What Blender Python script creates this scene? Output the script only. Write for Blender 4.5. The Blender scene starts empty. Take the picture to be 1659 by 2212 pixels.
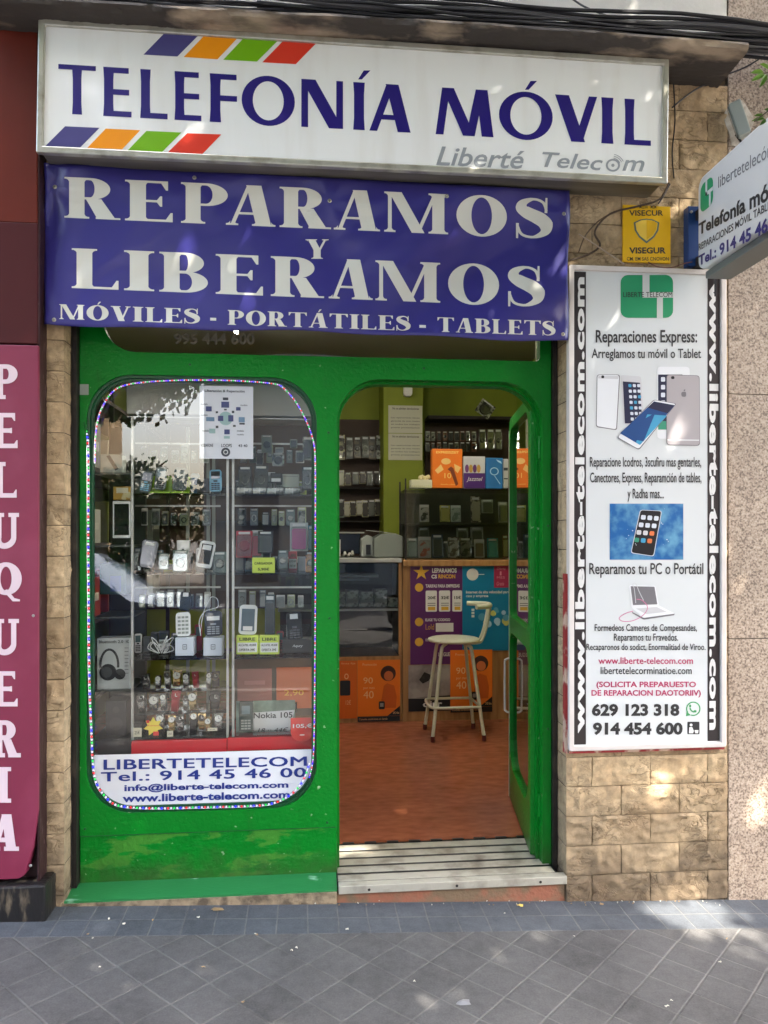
import bpy, bmesh, math, random
from mathutils import Vector, Matrix, noise
from mathutils.geometry import tessellate_polygon
rnd = random.Random(7)
sc = bpy.context.scene
COL = sc.collection
# ------------------------------------------------------------------ camera, sky, sun, exposure
PX, HORIZON, FOC = 829.5, 1160.0, 1661.0      # photograph measures (picture 1659 x 2212)
YAW = math.radians(5.6); CY, CZ = -3.2, 1.45
SN, CS = math.sin(YAW), math.cos(YAW)
cam = bpy.data.cameras.new('camera'); camo = bpy.data.objects.new('camera', cam); COL.objects.link(camo)
camo.location = (0, CY, CZ); camo.rotation_euler = (math.radians(90), 0, -YAW)
cam.sensor_fit = 'HORIZONTAL'; cam.sensor_width = 36; cam.lens = 36*FOC/1659
cam.shift_y = (HORIZON-1106)/1659; cam.clip_start = .05; cam.clip_end = 800
sc.camera = camo
SUN_EL, SUN_AZ = math.radians(52), math.radians(28)     # azimuth measured from -y towards +x
w = bpy.data.worlds.new('World'); sc.world = w; w.use_nodes = True
nt = w.node_tree; bg = nt.nodes['Background']
sky = nt.nodes.new('ShaderNodeTexSky'); sky.sky_type = 'NISHITA'; sky.sun_disc = False
sky.sun_elevation = SUN_EL; sky.sun_rotation = math.pi-SUN_AZ; sky.air_density = 1.0; sky.dust_density = 5.0; sky.ozone_density = .2
nt.links.new(sky.outputs[0], bg.inputs[0]); bg.inputs[1].default_value = .15
sun = bpy.data.lights.new('sun', 'SUN'); suno = bpy.data.objects.new('sun', sun); COL.objects.link(suno)
sun.energy = 2.0; sun.angle = math.radians(.53); sun.color = (1, .93, .82)
sd = Vector((math.sin(SUN_AZ)*math.cos(SUN_EL), -math.cos(SUN_AZ)*math.cos(SUN_EL), math.sin(SUN_EL)))
suno.rotation_euler = sd.to_track_quat('Z', 'Y').to_euler(); suno.location = sd*30
vs = sc.view_settings; vs.view_transform = 'Standard'; vs.look = 'None'; vs.gamma = 1; vs.use_curve_mapping = False
vs.exposure = 3.65
sc.cycles.max_bounces = 8; sc.cycles.transparent_max_bounces = 24; sc.cycles.caustics_reflective = False; sc.cycles.caustics_refractive = False

def P(u, v, y):
    "point on the plane at depth y seen at (u, v) of the photograph"
    a = (u-PX)/FOC; b = (HORIZON-v)/FOC
    t = (y-CY)/(CS-a*SN)
    return Vector((t*(SN+a*CS), y, CZ+t*b))
def PS(u, v, x):
    "point on the side plane x seen at (u, v)"
    a = (u-PX)/FOC; b = (HORIZON-v)/FOC
    t = x/(SN+a*CS)
    return Vector((x, CY+t*(CS-a*SN), CZ+t*b))
def gz(x, y=0.0): return -.066-.038*max(-25, min(25, x))+.012*max(-6, min(0, y))

# ------------------------------------------------------------------ object helpers
def lin(c):
    c /= 255.0
    return c/12.92 if c <= .04045 else ((c+.055)/1.055)**2.4
def rgb(r, g, b, k=1.0): return (min(1, lin(r)*k), min(1, lin(g)*k), min(1, lin(b)*k), 1)

def tag(o, label=None, cat=None, group=None, kind=None):
    if label: o['label'] = label
    if cat: o['category'] = cat
    if group: o['group'] = group
    if kind: o['kind'] = kind
    return o
def thing(name, label, cat, loc=(0, 0, 0), rotz=0, group=None, rot=None):
    o = bpy.data.objects.new(name, None); COL.objects.link(o); o.empty_display_size = .05
    o.location = loc; o.rotation_euler = rot if rot else (0, 0, rotz)
    return tag(o, label, cat, group)
def origin(o):
    v = Vector((0, 0, 0))
    while o: v += Vector(o.location); o = o.parent
    return v
def dup(root, **kw):
    c = root.copy(); COL.objects.link(c)
    for ch in list(root.children):
        d = dup(ch); d.parent = c
    return c

class MB:
    def __init__(s): s.v = []; s.f = []; s.m = []; s.tint = []
    def add(s, vs, fs, m=0, tint=1.0):
        n = len(s.v); s.v += [tuple(p) for p in vs]
        s.f += [tuple(n+i for i in f) for f in fs]; s.m += [m]*len(fs); s.tint += [tint]*len(fs); return s
    def box(s, x0, x1, y0, y1, z0, z1, m=0, tint=1.0):
        x0, x1 = sorted((x0, x1)); y0, y1 = sorted((y0, y1)); z0, z1 = sorted((z0, z1))
        v = [(x, y, z) for z in (z0, z1) for y in (y0, y1) for x in (x0, x1)]
        return s.add(v, [(0, 2, 3, 1), (4, 5, 7, 6), (0, 1, 5, 4), (2, 6, 7, 3), (0, 4, 6, 2), (1, 3, 7, 5)], m, tint)
    def obox(s, c, sx, sy, sz, R=None, m=0, tint=1.0):
        R = R or Matrix.Identity(3); c = Vector(c)
        v = [c+R@Vector((x*sx/2, y*sy/2, z*sz/2)) for z in (-1, 1) for y in (-1, 1) for x in (-1, 1)]
        return s.add(v, [(0, 2, 3, 1), (4, 5, 7, 6), (0, 1, 5, 4), (2, 6, 7, 3), (0, 4, 6, 2), (1, 3, 7, 5)], m, tint)
    def pbox(s, u0, v0, u1, v1, y0, y1, m=0):
        "box whose front face (depth y0) covers a photo rectangle"
        a = P(u0, v0, y0); b = P(u1, v1, y0); return s.box(a.x, b.x, y0, y1, b.z, a.z, m)
    def quad(s, a, b, c, d, m=0): return s.add([a, b, c, d], [(0, 1, 2, 3)], m)
    def slab(s, pts, y0, y1, m=0):
        "front outline (list of (x,z)) extruded from y0 to y1"
        tri = tessellate_polygon([[Vector((p[0], p[1], 0)) for p in pts]]); n = len(pts)
        v = [(p[0], y0, p[1]) for p in pts]+[(p[0], y1, p[1]) for p in pts]
        f = [tuple(t) for t in tri]+[tuple(n+i for i in reversed(t)) for t in tri]
        f += [(i, (i+1) % n, n+(i+1) % n, n+i) for i in range(n)]
        return s.add(v, f, m)
    def sheet(s, pts, m=0):
        tri = tessellate_polygon([[Vector(p) for p in pts]])
        return s.add(pts, [tuple(t) for t in tri], m)
    def ring(s, outer, inner, y0, y1, m=0):
        "frame between two outlines of the same number of points"
        n = len(outer)
        v = [(p[0], y0, p[1]) for p in outer]+[(p[0], y0, p[1]) for p in inner]+[(p[0], y1, p[1]) for p in outer]+[(p[0], y1, p[1]) for p in inner]
        f = []
        for i in range(n):
            j = (i+1) % n
            f += [(i, j, n+j, n+i), (2*n+i, 3*n+i, 3*n+j, 2*n+j), (i, 2*n+i, 2*n+j, j), (n+i, n+j, 3*n+j, 3*n+i)]
        return s.add(v, f, m)
    def tube(s, pts, r, seg=8, m=0, closed=False):
        pts = [Vector(p) for p in pts]; n = len(pts); vs = []; fs = []
        nrm = None
        for i, p in enumerate(pts):
            if closed: t = pts[(i+1) % n]-pts[i-1]
            else: t = pts[min(i+1, n-1)]-pts[max(i-1, 0)]
            t = t.normalized() if t.length > 1e-9 else Vector((0, 0, 1))
            if nrm is None:
                nrm = t.orthogonal().normalized()
            else:
                nrm = (nrm-t*nrm.dot(t)); nrm = nrm.normalized() if nrm.length > 1e-6 else t.orthogonal().normalized()
            bn = t.cross(nrm); rr = r[i] if isinstance(r, (list, tuple)) else r
            for k in range(seg):
                a = 2*math.pi*k/seg; vs.append(p+(nrm*math.cos(a)+bn*math.sin(a))*rr)
        for i in range(n if closed else n-1):
            j = (i+1) % n
            for k in range(seg):
                fs.append((i*seg+k, i*seg+(k+1) % seg, j*seg+(k+1) % seg, j*seg+k))
        if not closed:
            fs.append(tuple(range(seg))[::-1]); fs.append(tuple((n-1)*seg+k for k in range(seg)))
        return s.add(vs, fs, m)
    def lathe(s, prof, c=(0, 0, 0), axis='z', seg=20, m=0):
        vs = []; fs = []; c = Vector(c); n = len(prof)
        for r, h in prof:
            for k in range(seg):
                a = 2*math.pi*k/seg; x, y = r*math.cos(a), r*math.sin(a)
                q = (x, y, h) if axis == 'z' else ((x, h, y) if axis == 'y' else (h, x, y))
                vs.append(c+Vector(q))
        for i in range(n-1):
            for k in range(seg):
                fs.append((i*seg+k, i*seg+(k+1) % seg, (i+1)*seg+(k+1) % seg, (i+1)*seg+k))
        fs.append(tuple(range(seg))[::-1]); fs.append(tuple((n-1)*seg+k for k in range(seg)))
        return s.add(vs, fs, m)
    def build(s, name, mats, parent=None, local=False, smooth=False, bevel=0, angle=40):
        if not isinstance(mats, (list, tuple)): mats = [mats]
        me = bpy.data.meshes.new(name)
        off = Vector((0, 0, 0)) if (local or parent is None) else origin(parent)
        vs = [(p[0]-off.x, p[1]-off.y, p[2]-off.z) for p in s.v]
        o0 = Vector((0, 0, 0))
        if parent is None and not local and vs:
            o0 = Vector((sum(p[0] for p in vs)/len(vs), sum(p[1] for p in vs)/len(vs), min(p[2] for p in vs)))
            vs = [(p[0]-o0.x, p[1]-o0.y, p[2]-o0.z) for p in vs]
        me.from_pydata(vs, [], s.f)
        for m in mats: me.materials.append(m)
        me.polygons.foreach_set('material_index', s.m)
        if any(t != 1.0 for t in s.tint):
            at = me.attributes.new('tint', 'FLOAT', 'FACE'); at.data.foreach_set('value', s.tint)
        bm = bmesh.new(); bm.from_mesh(me); bmesh.ops.recalc_face_normals(bm, faces=bm.faces)
        if smooth:
            for f in bm.faces: f.smooth = True
            for e in bm.edges:
                if len(e.link_faces) == 2 and e.calc_face_angle(0) > math.radians(angle): e.smooth = False
        bm.to_mesh(me); bm.free()
        o = bpy.data.objects.new(name, me); COL.objects.link(o); o.location = o0
        if parent is not None: o.parent = parent
        if bevel:
            md = o.modifiers.new('bevel', 'BEVEL'); md.width = bevel; md.segments = 2; md.limit_method = 'ANGLE'; md.angle_limit = math.radians(35)
        return o
def rrect(x0, z0, x1, z1, r, seg=8):
    "rounded rectangle outline"
    rs = r if isinstance(r, (list, tuple)) else (r, r, r, r)      # bl, br, tr, tl
    out = []
    for (cx, cz, a0, rr) in ((x0+rs[0], z0+rs[0], 180, rs[0]), (x1-rs[1], z0+rs[1], 270, rs[1]), (x1-rs[2], z1-rs[2], 0, rs[2]), (x0+rs[3], z1-rs[3], 90, rs[3])):
        for k in range(seg+1):
            a = math.radians(a0+90*k/seg); out.append((cx+rr*math.cos(a), cz+rr*math.sin(a)))
    return out
def smoothpath(pts, n=8, closed=False):
    pts = [Vector(p) for p in pts]; out = []; L = len(pts)
    rng = range(L) if closed else range(L-1)
    for i in rng:
        p0 = pts[i-1] if (closed or i > 0) else pts[i]; p1 = pts[i]; p2 = pts[(i+1) % L]; p3 = pts[(i+2) % L] if (closed or i+2 < L) else p2
        for k in range(n):
            t = k/n
            out.append(.5*((2*p1)+(p2-p0)*t+(2*p0-5*p1+4*p2-p3)*t*t+(3*p1-p0-3*p2+p3)*t**3))
    if not closed: out.append(pts[-1])
    return out

# ------------------------------------------------------------------ materials
def mat(name, col, rough=.6, metal=0.0, spec=.5, col2=None, nscale=8, nlo=.4, nhi=.6, bump=0, bscale=40, emit=None, estr=1, tint=False, detail=6, stretch=None, rough2=None, coat=0, var=0):
    m = bpy.data.materials.new(name); m.use_nodes = True; t = m.node_tree; N = t.nodes; L = t.links
    b = N['Principled BSDF']; b.inputs['Base Color'].default_value = col; b.inputs['Roughness'].default_value = rough
    b.inputs['Metallic'].default_value = metal; b.inputs['Specular IOR Level'].default_value = spec; b.inputs['Coat Weight'].default_value = coat
    tc = N.new('ShaderNodeTexCoord'); out = tc.outputs['Object']
    if stretch:
        mp = N.new('ShaderNodeMapping'); mp.inputs['Scale'].default_value = stretch; L.new(out, mp.inputs[0]); out = mp.outputs[0]
    c = None
    if col2 is not None:
        n = N.new('ShaderNodeTexNoise'); n.inputs['Scale'].default_value = nscale; n.inputs['Detail'].default_value = detail; L.new(out, n.inputs['Vector'])
        r = N.new('ShaderNodeMapRange'); r.inputs[1].default_value = nlo; r.inputs[2].default_value = nhi; L.new(n.outputs[0], r.inputs[0])
        x = N.new('ShaderNodeMix'); x.data_type = 'RGBA'; x.inputs[6].default_value = col; x.inputs[7].default_value = col2
        L.new(r.outputs[0], x.inputs[0]); c = x.outputs[2]
        if rough2 is not None:
            rr = N.new('ShaderNodeMapRange'); rr.inputs[3].default_value = rough; rr.inputs[4].default_value = rough2
            L.new(r.outputs[0], rr.inputs[0]); L.new(rr.outputs[0], b.inputs['Roughness'])
    if var:
        n = N.new('ShaderNodeTexNoise'); n.inputs['Scale'].default_value = 2.3; n.inputs['Detail'].default_value = 8; L.new(out, n.inputs['Vector'])
        r = N.new('ShaderNodeMapRange'); r.inputs[1].default_value = .3; r.inputs[2].default_value = .7; r.inputs[3].default_value = 1-var; r.inputs[4].default_value = 1+var; L.new(n.outputs[0], r.inputs[0])
        x = N.new('ShaderNodeVectorMath'); x.operation = 'SCALE'
        if c is not None: L.new(c, x.inputs[0])
        else: x.inputs[0].default_value = col[:3]
        L.new(r.outputs[0], x.inputs['Scale']); c = x.outputs[0]
    if tint:
        at = N.new('ShaderNodeAttribute'); at.attribute_name = 'tint'
        x = N.new('ShaderNodeVectorMath'); x.operation = 'SCALE'
        if c is not None: L.new(c, x.inputs[0])
        else: x.inputs[0].default_value = col[:3]
        L.new(at.outputs['Fac'], x.inputs['Scale']); c = x.outputs[0]
    if c is not None: L.new(c, b.inputs['Base Color'])
    if bump:
        n = N.new('ShaderNodeTexNoise'); n.inputs['Scale'].default_value = bscale; n.inputs['Detail'].default_value = 8; L.new(out, n.inputs['Vector'])
        q = N.new('ShaderNodeBump'); q.inputs['Strength'].default_value = bump; q.inputs['Distance'].default_value = .01
        L.new(n.outputs[0], q.inputs['Height']); L.new(q.outputs[0], b.inputs['Normal'])
    if emit: b.inputs['Emission Color'].default_value = emit; b.inputs['Emission Strength'].default_value = estr
    return m
def glass(name, tint=(1, 1, 1, 1), rough=.0, ior=1.5, extra=0.0):
    "thin pane: light passes straight through, fresnel part is mirrored"
    m = bpy.data.materials.new(name); m.use_nodes = True; t = m.node_tree; N = t.nodes; L = t.links
    N.remove(N['Principled BSDF']); o = N['Material Output']
    tr = N.new('ShaderNodeBsdfTransparent'); tr.inputs[0].default_value = tint
    gl = N.new('ShaderNodeBsdfGlossy'); gl.inputs['Roughness'].default_value = rough
    fr = N.new('ShaderNodeFresnel'); fr.inputs[0].default_value = ior
    ad = N.new('ShaderNodeMath'); ad.operation = 'ADD'; ad.inputs[1].default_value = extra; ad.use_clamp = True
    mx = N.new('ShaderNodeMixShader'); L.new(fr.outputs[0], ad.inputs[0]); L.new(ad.outputs[0], mx.inputs[0]); L.new(tr.outputs[0], mx.inputs[1]); L.new(gl.outputs[0], mx.inputs[2])
    L.new(mx.outputs[0], o.inputs[0]); return m

# ------------------------------------------------------------------ lettering
_tc = {}
def text_geo(s, bold=0.0, shear=0.0, spacing=1.0, mono=False):
    k = (s, bold, shear, spacing)
    if k in _tc: return _tc[k]
    c = bpy.data.curves.new('t', 'FONT'); c.body = s; c.size = 1; c.offset = bold; c.shear = shear; c.space_character = spacing; c.resolution_u = 3
    o = bpy.data.objects.new('t', c); COL.objects.link(o)
    dg = bpy.context.evaluated_depsgraph_get(); me = bpy.data.meshes.new_from_object(o.evaluated_get(dg))
    V = [(v.co.x, v.co.y) for v in me.vertices]; F = [tuple(p.vertices) for p in me.polygons]
    bpy.data.objects.remove(o); bpy.data.curves.remove(c); bpy.data.meshes.remove(me)
    x0 = min(v[0] for v in V); x1 = max(v[0] for v in V); y0 = min(v[1] for v in V); y1 = max(v[1] for v in V)
    V = [((v[0]-x0)/max(1e-6, x1-x0), (v[1]-y0)/max(1e-6, y1-y0)) for v in V]
    _tc[k] = (V, F); return V, F
def put_text(mb, s, a, b, c, d, bold=0.0, shear=0.0, spacing=1.0, m=0, off=(0, -.0012, 0), fat=0):
    "ink box of the text fills the quad a (bottom left) b (bottom right) c (top right) d (top left)"
    V, F = text_geo(s, bold, shear, spacing); a, b, c, d = map(Vector, (a, b, c, d)); off = Vector(off)
    if fat:                                    # heavier strokes: slightly shifted copies of the outline
        u_ = (b-a).normalized()*fat; w_ = (d-a).normalized()*fat
        for k, sh_ in enumerate((-u_-w_*.4, u_+w_*.4, u_-w_*.4, -u_+w_*.4, u_*.3)): mb.add([(a*(1-x)+b*x)*(1-y)+(d*(1-x)+c*x)*y+off*(1+.12*k)+sh_ for x, y in V], F, m)
        return
    mb.add([(a*(1-x)+b*x)*(1-y)+(d*(1-x)+c*x)*y+off for x, y in V], F, m)
def ptext(mb, s, u0, vt, vb, u1, vt2=None, vb2=None, y=0, **kw):
    vt2 = vt if vt2 is None else vt2; vb2 = vb if vb2 is None else vb2
    put_text(mb, s, P(u0, vb, y), P(u1, vb2, y), P(u1, vt2, y), P(u0, vt, y), **kw)

def glyph(ch, S=.26, h=.05, sl=.08, sh=.045, br=.07, beak=.16, flare=0.0, W=None):
    "polygons of one drawn roman capital, cap height 1; S stem, h hairline, sl serif length, sh serif height"
    out = []
    def rect(x0, y0, x1, y1): out.append([(x0, y0), (x1, y0), (x1, y1), (x0, y1)])
    def stem(x0, x1, y0=0, y1=1, foot=True, head=True):
        if flare:
            m = (y0+y1)/2; f = flare
            out.append([(x0, y0), (x1, y0), (x1-f, y0+.25*(y1-y0)), (x1-f, y0+.75*(y1-y0)), (x1, y1), (x0, y1), (x0+f, y0+.75*(y1-y0)), (x0+f, y0+.25*(y1-y0))])
        else: rect(x0, y0, x1, y1)
        if sl:
            if foot: serif(x0, x1, y0, 1)
            if head: serif(x0, x1, y1, -1)
    def serif(x0, x1, y, s, left=True, right=True):
        if not sl: return
        a = x0-(sl if left else 0); b = x1+(sl if right else 0)
        out.append([(a, y), (b, y), (b, y+s*sh), (a, y+s*sh)])
        if br:
            if left: out.append([(x0+.002, y+s*sh), (x0-br*.9, y+s*sh), (x0-br*.35, y+s*(sh+br*.35)), (x0, y+s*(sh+br)), (x0+.002, y+s*(sh+br))])
            if right: out.append([(x1-.002, y+s*sh), (x1+br*.9, y+s*sh), (x1+br*.35, y+s*(sh+br*.35)), (x1, y+s*(sh+br)), (x1-.002, y+s*(sh+br))])
    def diag(x0, y0, x1, y1, w): out.append([(x0, y0), (x0+w, y0), (x1+w, y1), (x1, y1)])
    def ring(cx, cy, a, b, S_, h_, a0=0, a1=360, n=40):
        for k in range(n):
            t0 = math.radians(a0+(a1-a0)*k/n); t1 = math.radians(a0+(a1-a0)*(k+1)/n)
            out.append([(cx+a*math.cos(t0), cy+b*math.sin(t0)), (cx+a*math.cos(t1), cy+b*math.sin(t1)),
                        (cx+(a-S_)*math.cos(t1), cy+(b-h_)*math.sin(t1)), (cx+(a-S_)*math.cos(t0), cy+(b-h_)*math.sin(t0))])
    def arm(x0, x1, y, s):        # horizontal arm of E, F, L, T with a beak; s = inward direction
        rect(x0, min(y, y+s*h), x1, max(y, y+s*h))
        if beak:
            out.append([(x1, y), (x1, y+s*(h+beak)), (x1-.035, y+s*(h+beak)), (x1-.12, y+s*h*.9)])
    hh = h*1.0
    base = {'Ó': 'O', 'Á': 'A', 'Í': 'I'}.get(ch, ch)
    o = sl
    if base in 'EFL':
        stem(o, o+S, foot=not (base in 'EL') or bool(sl), head=True)
        x1 = o+S+(.42 if sl else .36)
        if base in 'EF': arm(o+S*.5, x1-.04, 1, -1)
        if base in 'EL': arm(o+S*.5, x1+(.04 if sl else .02), 0, 1)
        if base in 'EF':
            rect(o+S*.5, .5-h/2, x1-.14 if sl else x1-.03, .5+h/2)
            if beak: out.append([(x1-.14, .5-beak*.75), (x1-.14, .5+beak*.75), (x1-.175, .5+beak*.75), (x1-.23, .5+h/2), (x1-.23, .5-h/2), (x1-.175, .5-beak*.75)])
    elif base == 'I': stem(o, o+S)
    elif base == 'T':
        wd = .95 if sl else .88; c = wd/2
        stem(c-S/2, c+S/2, 0, 1-h*.5, head=False)
        rect(0, 1-h, wd, 1)
        if beak:
            out.append([(0, 1), (0, 1-h-beak), (.035, 1-h-beak), (.13, 1-h*.9)]); out.append([(wd, 1), (wd, 1-h-beak), (wd-.035, 1-h-beak), (wd-.13, 1-h*.9)])
    elif base in 'PRB':
        stem(o, o+S)
        x = o+S; yb = .46
        def bowl(y0, y1, ext):
            b = (y1-y0)/2; cy = (y0+y1)/2; fl = .10
            rect(o+S*.5, y1-hh, x+fl, y1); rect(o+S*.5, y0, x+fl, y0+hh)
            ring(x+fl, cy, ext, b, S*1.02, hh, -90, 90, 20)
        if base == 'P': bowl(.44, 1, .40)
        if base == 'R':
            bowl(.47, 1, .36)
            out.append([(x+.02, .49), (x+.30, .49), (x+.56, .0), (x+.23, .0)])
            if sl: rect(x+.20, 0, x+.64, sh)
        if base == 'B': bowl(.49, 1, .33); bowl(0, .53, .40)
    elif base == 'A':
        t = .42; w2 = S*1.12; th = max(h*1.5, .075)
        diag(.06, 0, t-.01, 1, th); diag(.84-w2+.06, 0, t-.03, 1, w2)
        rect(.2, .30-h/2, .70, .30+h/2)
        if sl: serif(.06, .06+th, 0, 1); serif(.90-w2, .90, 0, 1)
    elif base == 'V':
        w2 = S*1.12; th = max(h*1.5, .09)
        diag(.44-w2*.35, 0, .04, 1, w2); diag(.44-th*.3+.01, 0, .84-th, 1, th)
        if sl: serif(.04, .04+w2, 1, -1); serif(.84-th, .84, 1, -1)
    elif base == 'M':
        th = max(h*1.5, .085); wd = 1.42 if sl else 1.16
        if sl:
            rect(.08, 0, .08+th, 1); serif(.08, .08+th, 0, 1); serif(.08, .08+S*.7, 1, -1, right=False)
            stem(wd-S-.06, wd-.06)
            diag(.62, 0, .10, 1, S*1.05); diag(.62+S*.35, 0, wd-.06-S*.9, 1, th)
        else:
            diag(0, 0, .13, 1, th); diag(wd-S, 0, wd-S-.12, 1, S)
            diag(.55, 0, .13, 1, S*1.0); diag(.55+.06, 0, wd-S-.12, 1, th*1.1)
    elif base == 'N':
        th = S*.55; diag(0, 0, 0, 1, th); diag(.80-th, 0, .80-th, 1, th); diag(.80-S*1.15, 0, .0, 1, S*1.15)
    elif base == 'Y':
        stem(.40-S/2, .40+S/2, 0, .5, head=False)
        diag(.40-S/2, .45, .04, 1, S); diag(.40+S/2-h*1.6, .45, .76-h*1.6, 1, h*1.6)
        if sl: serif(.04, .04+S, 1, -1); serif(.76-h*1.6, .76, 1, -1)
    elif base in 'OQ':
        a = .52 if sl else .56
        ring(a, .5, a, .52, S*1.12 if sl else S, hh*1.1)
        if base == 'Q': out.append([(.42, .12), (.56, .16), (.80, -.12), (.98, -.16), (.98, -.22), (.74, -.22)])
    elif base == 'U':
        stem(o, o+S, .3, 1, foot=False); x1 = o+S+.50; th = max(h*1.4, .1)
        rect(x1-th, .3, x1, 1); serif(x1-th, x1, 1, -1)
        n = 20; cx = (o+x1)/2; a = (x1-o)/2
        for k in range(n):
            t0 = math.pi+math.pi*k/n; t1 = math.pi+math.pi*(k+1)/n
            w0 = S+(th-S)*k/n; w1 = S+(th-S)*(k+1)/n
            out.append([(cx+a*math.cos(t0), .3+.32*math.sin(t0)), (cx+a*math.cos(t1), .3+.32*math.sin(t1)), (cx+(a-w1)*math.cos(t1), .3+(.32-h*1.3)*math.sin(t1)), (cx+(a-w0)*math.cos(t0), .3+(.32-h*1.3)*math.sin(t0))])
    elif base == 'S':
        c = [Vector(p+(0,)) for p in ((.60, .70), (.54, .90), (.36, .975), (.17, .88), (.14, .74), (.26, .62), (.46, .50), (.58, .36), (.57, .16), (.36, .025), (.14, .08), (.055, .30))]
        w = [.05, .06, .06, .16, S*.85, S*1.05, S*1.15, S*1.05, .17, .06, .06, .05]
        pts = smoothpath(c, 5); n = len(pts)
        W_ = [w[min(int(i/5), 11)]*(1-(i % 5)/5)+w[min(int(i/5)+1, 11)]*((i % 5)/5) for i in range(n)]
        sid = []
        for i in range(n):
            t = (pts[min(i+1, n-1)]-pts[max(i-1, 0)]).normalized(); q = Vector((-t.y, t.x, 0))
            sid.append((pts[i]+q*W_[i]/2, pts[i]-q*W_[i]/2))
        for i in range(n-1): out.append([tuple(sid[i][0][:2]), tuple(sid[i+1][0][:2]), tuple(sid[i+1][1][:2]), tuple(sid[i][1][:2])])
        out.append([(.565, .64), (.62, .64), (.62, 1.02), (.585, 1.02)]); out.append([(.03, .36), (.085, .36), (.07, -.02), (.03, -.02)])
    elif base == '-': rect(0, .25, .4, .40)
    return out
def put_glyph(mb, ch, u0, u1, vt, vb, proj, style, m=0, lift=.00025, base_lift=.0015):
    pl = glyph(ch, **style); xs = [p[0] for q in pl for p in q]; x0, x1 = min(xs), max(xs)
    acc = ch in 'ÓÁÍ'
    for i, q in enumerate(pl):
        off = base_lift+lift*(i % 6)
        pts = []
        for x, y in q:
            f = (x-x0)/(x1-x0); u = u0+(u1-u0)*f
            pts.append(proj(u, (vb(u)*(1-y)+vt(u)*y), off))
        if len(pts) == 4: mb.add(pts, [(0, 1, 2, 3)], m)
        else: mb.sheet(pts, m)
    if acc:
        c = (u0+u1)/2; H = vb(c)-vt(c)
        for q in ([(c-.02*H, vt(c)-.06*H), (c+.06*H, vt(c)-.06*H), (c+.24*H, vt(c)-.25*H), (c+.10*H, vt(c)-.25*H)],):
            mb.add([proj(a, b, base_lift) for a, b in q], [(0, 1, 2, 3)], m)

# ------------------------------------------------------------------ colours used more than once
WHITE = mat('white_paint', rgb(225, 225, 222, .95), .35, col2=rgb(200, 198, 190), nscale=6, nlo=.45, nhi=.8, bump=.05)
ALU = mat('aluminium', rgb(190, 190, 186), .38, .85, col2=rgb(150, 146, 138), nscale=9, nlo=.45, nhi=.75, bump=.04)
BLACK = mat('black_plastic', rgb(22, 22, 24), .35)
DARK = mat('dark_metal', rgb(38, 34, 32), .5, .3, col2=rgb(70, 62, 54), nscale=14, nlo=.5, nhi=.75, bump=.2)
CLEAR = glass('thin_clear_plastic', (.93, .95, .94, 1), .05, 1.45, .04)
SHELFGLASS = glass('shelf_glass', (.90, .95, .93, 1), .0, 1.45, .02)
def slab_holes(mb, outer, holes, y0, y1, m=0):
    loops = [outer]+holes
    tri = tessellate_polygon([[Vector((p[0], p[1], 0)) for p in L_] for L_ in loops])
    pts = [p for L_ in loops for p in L_]; n = len(pts)
    v = [(p[0], y0, p[1]) for p in pts]+[(p[0], y1, p[1]) for p in pts]
    f = [tuple(t) for t in tri]+[tuple(n+i for i in reversed(t)) for t in tri]; k = 0
    for L_ in loops:
        q = len(L_)
        f += [(k+i, k+(i+1) % q, n+k+(i+1) % q, n+k+i) for i in range(q)]; k += q
    return mb.add(v, f, m)

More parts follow.
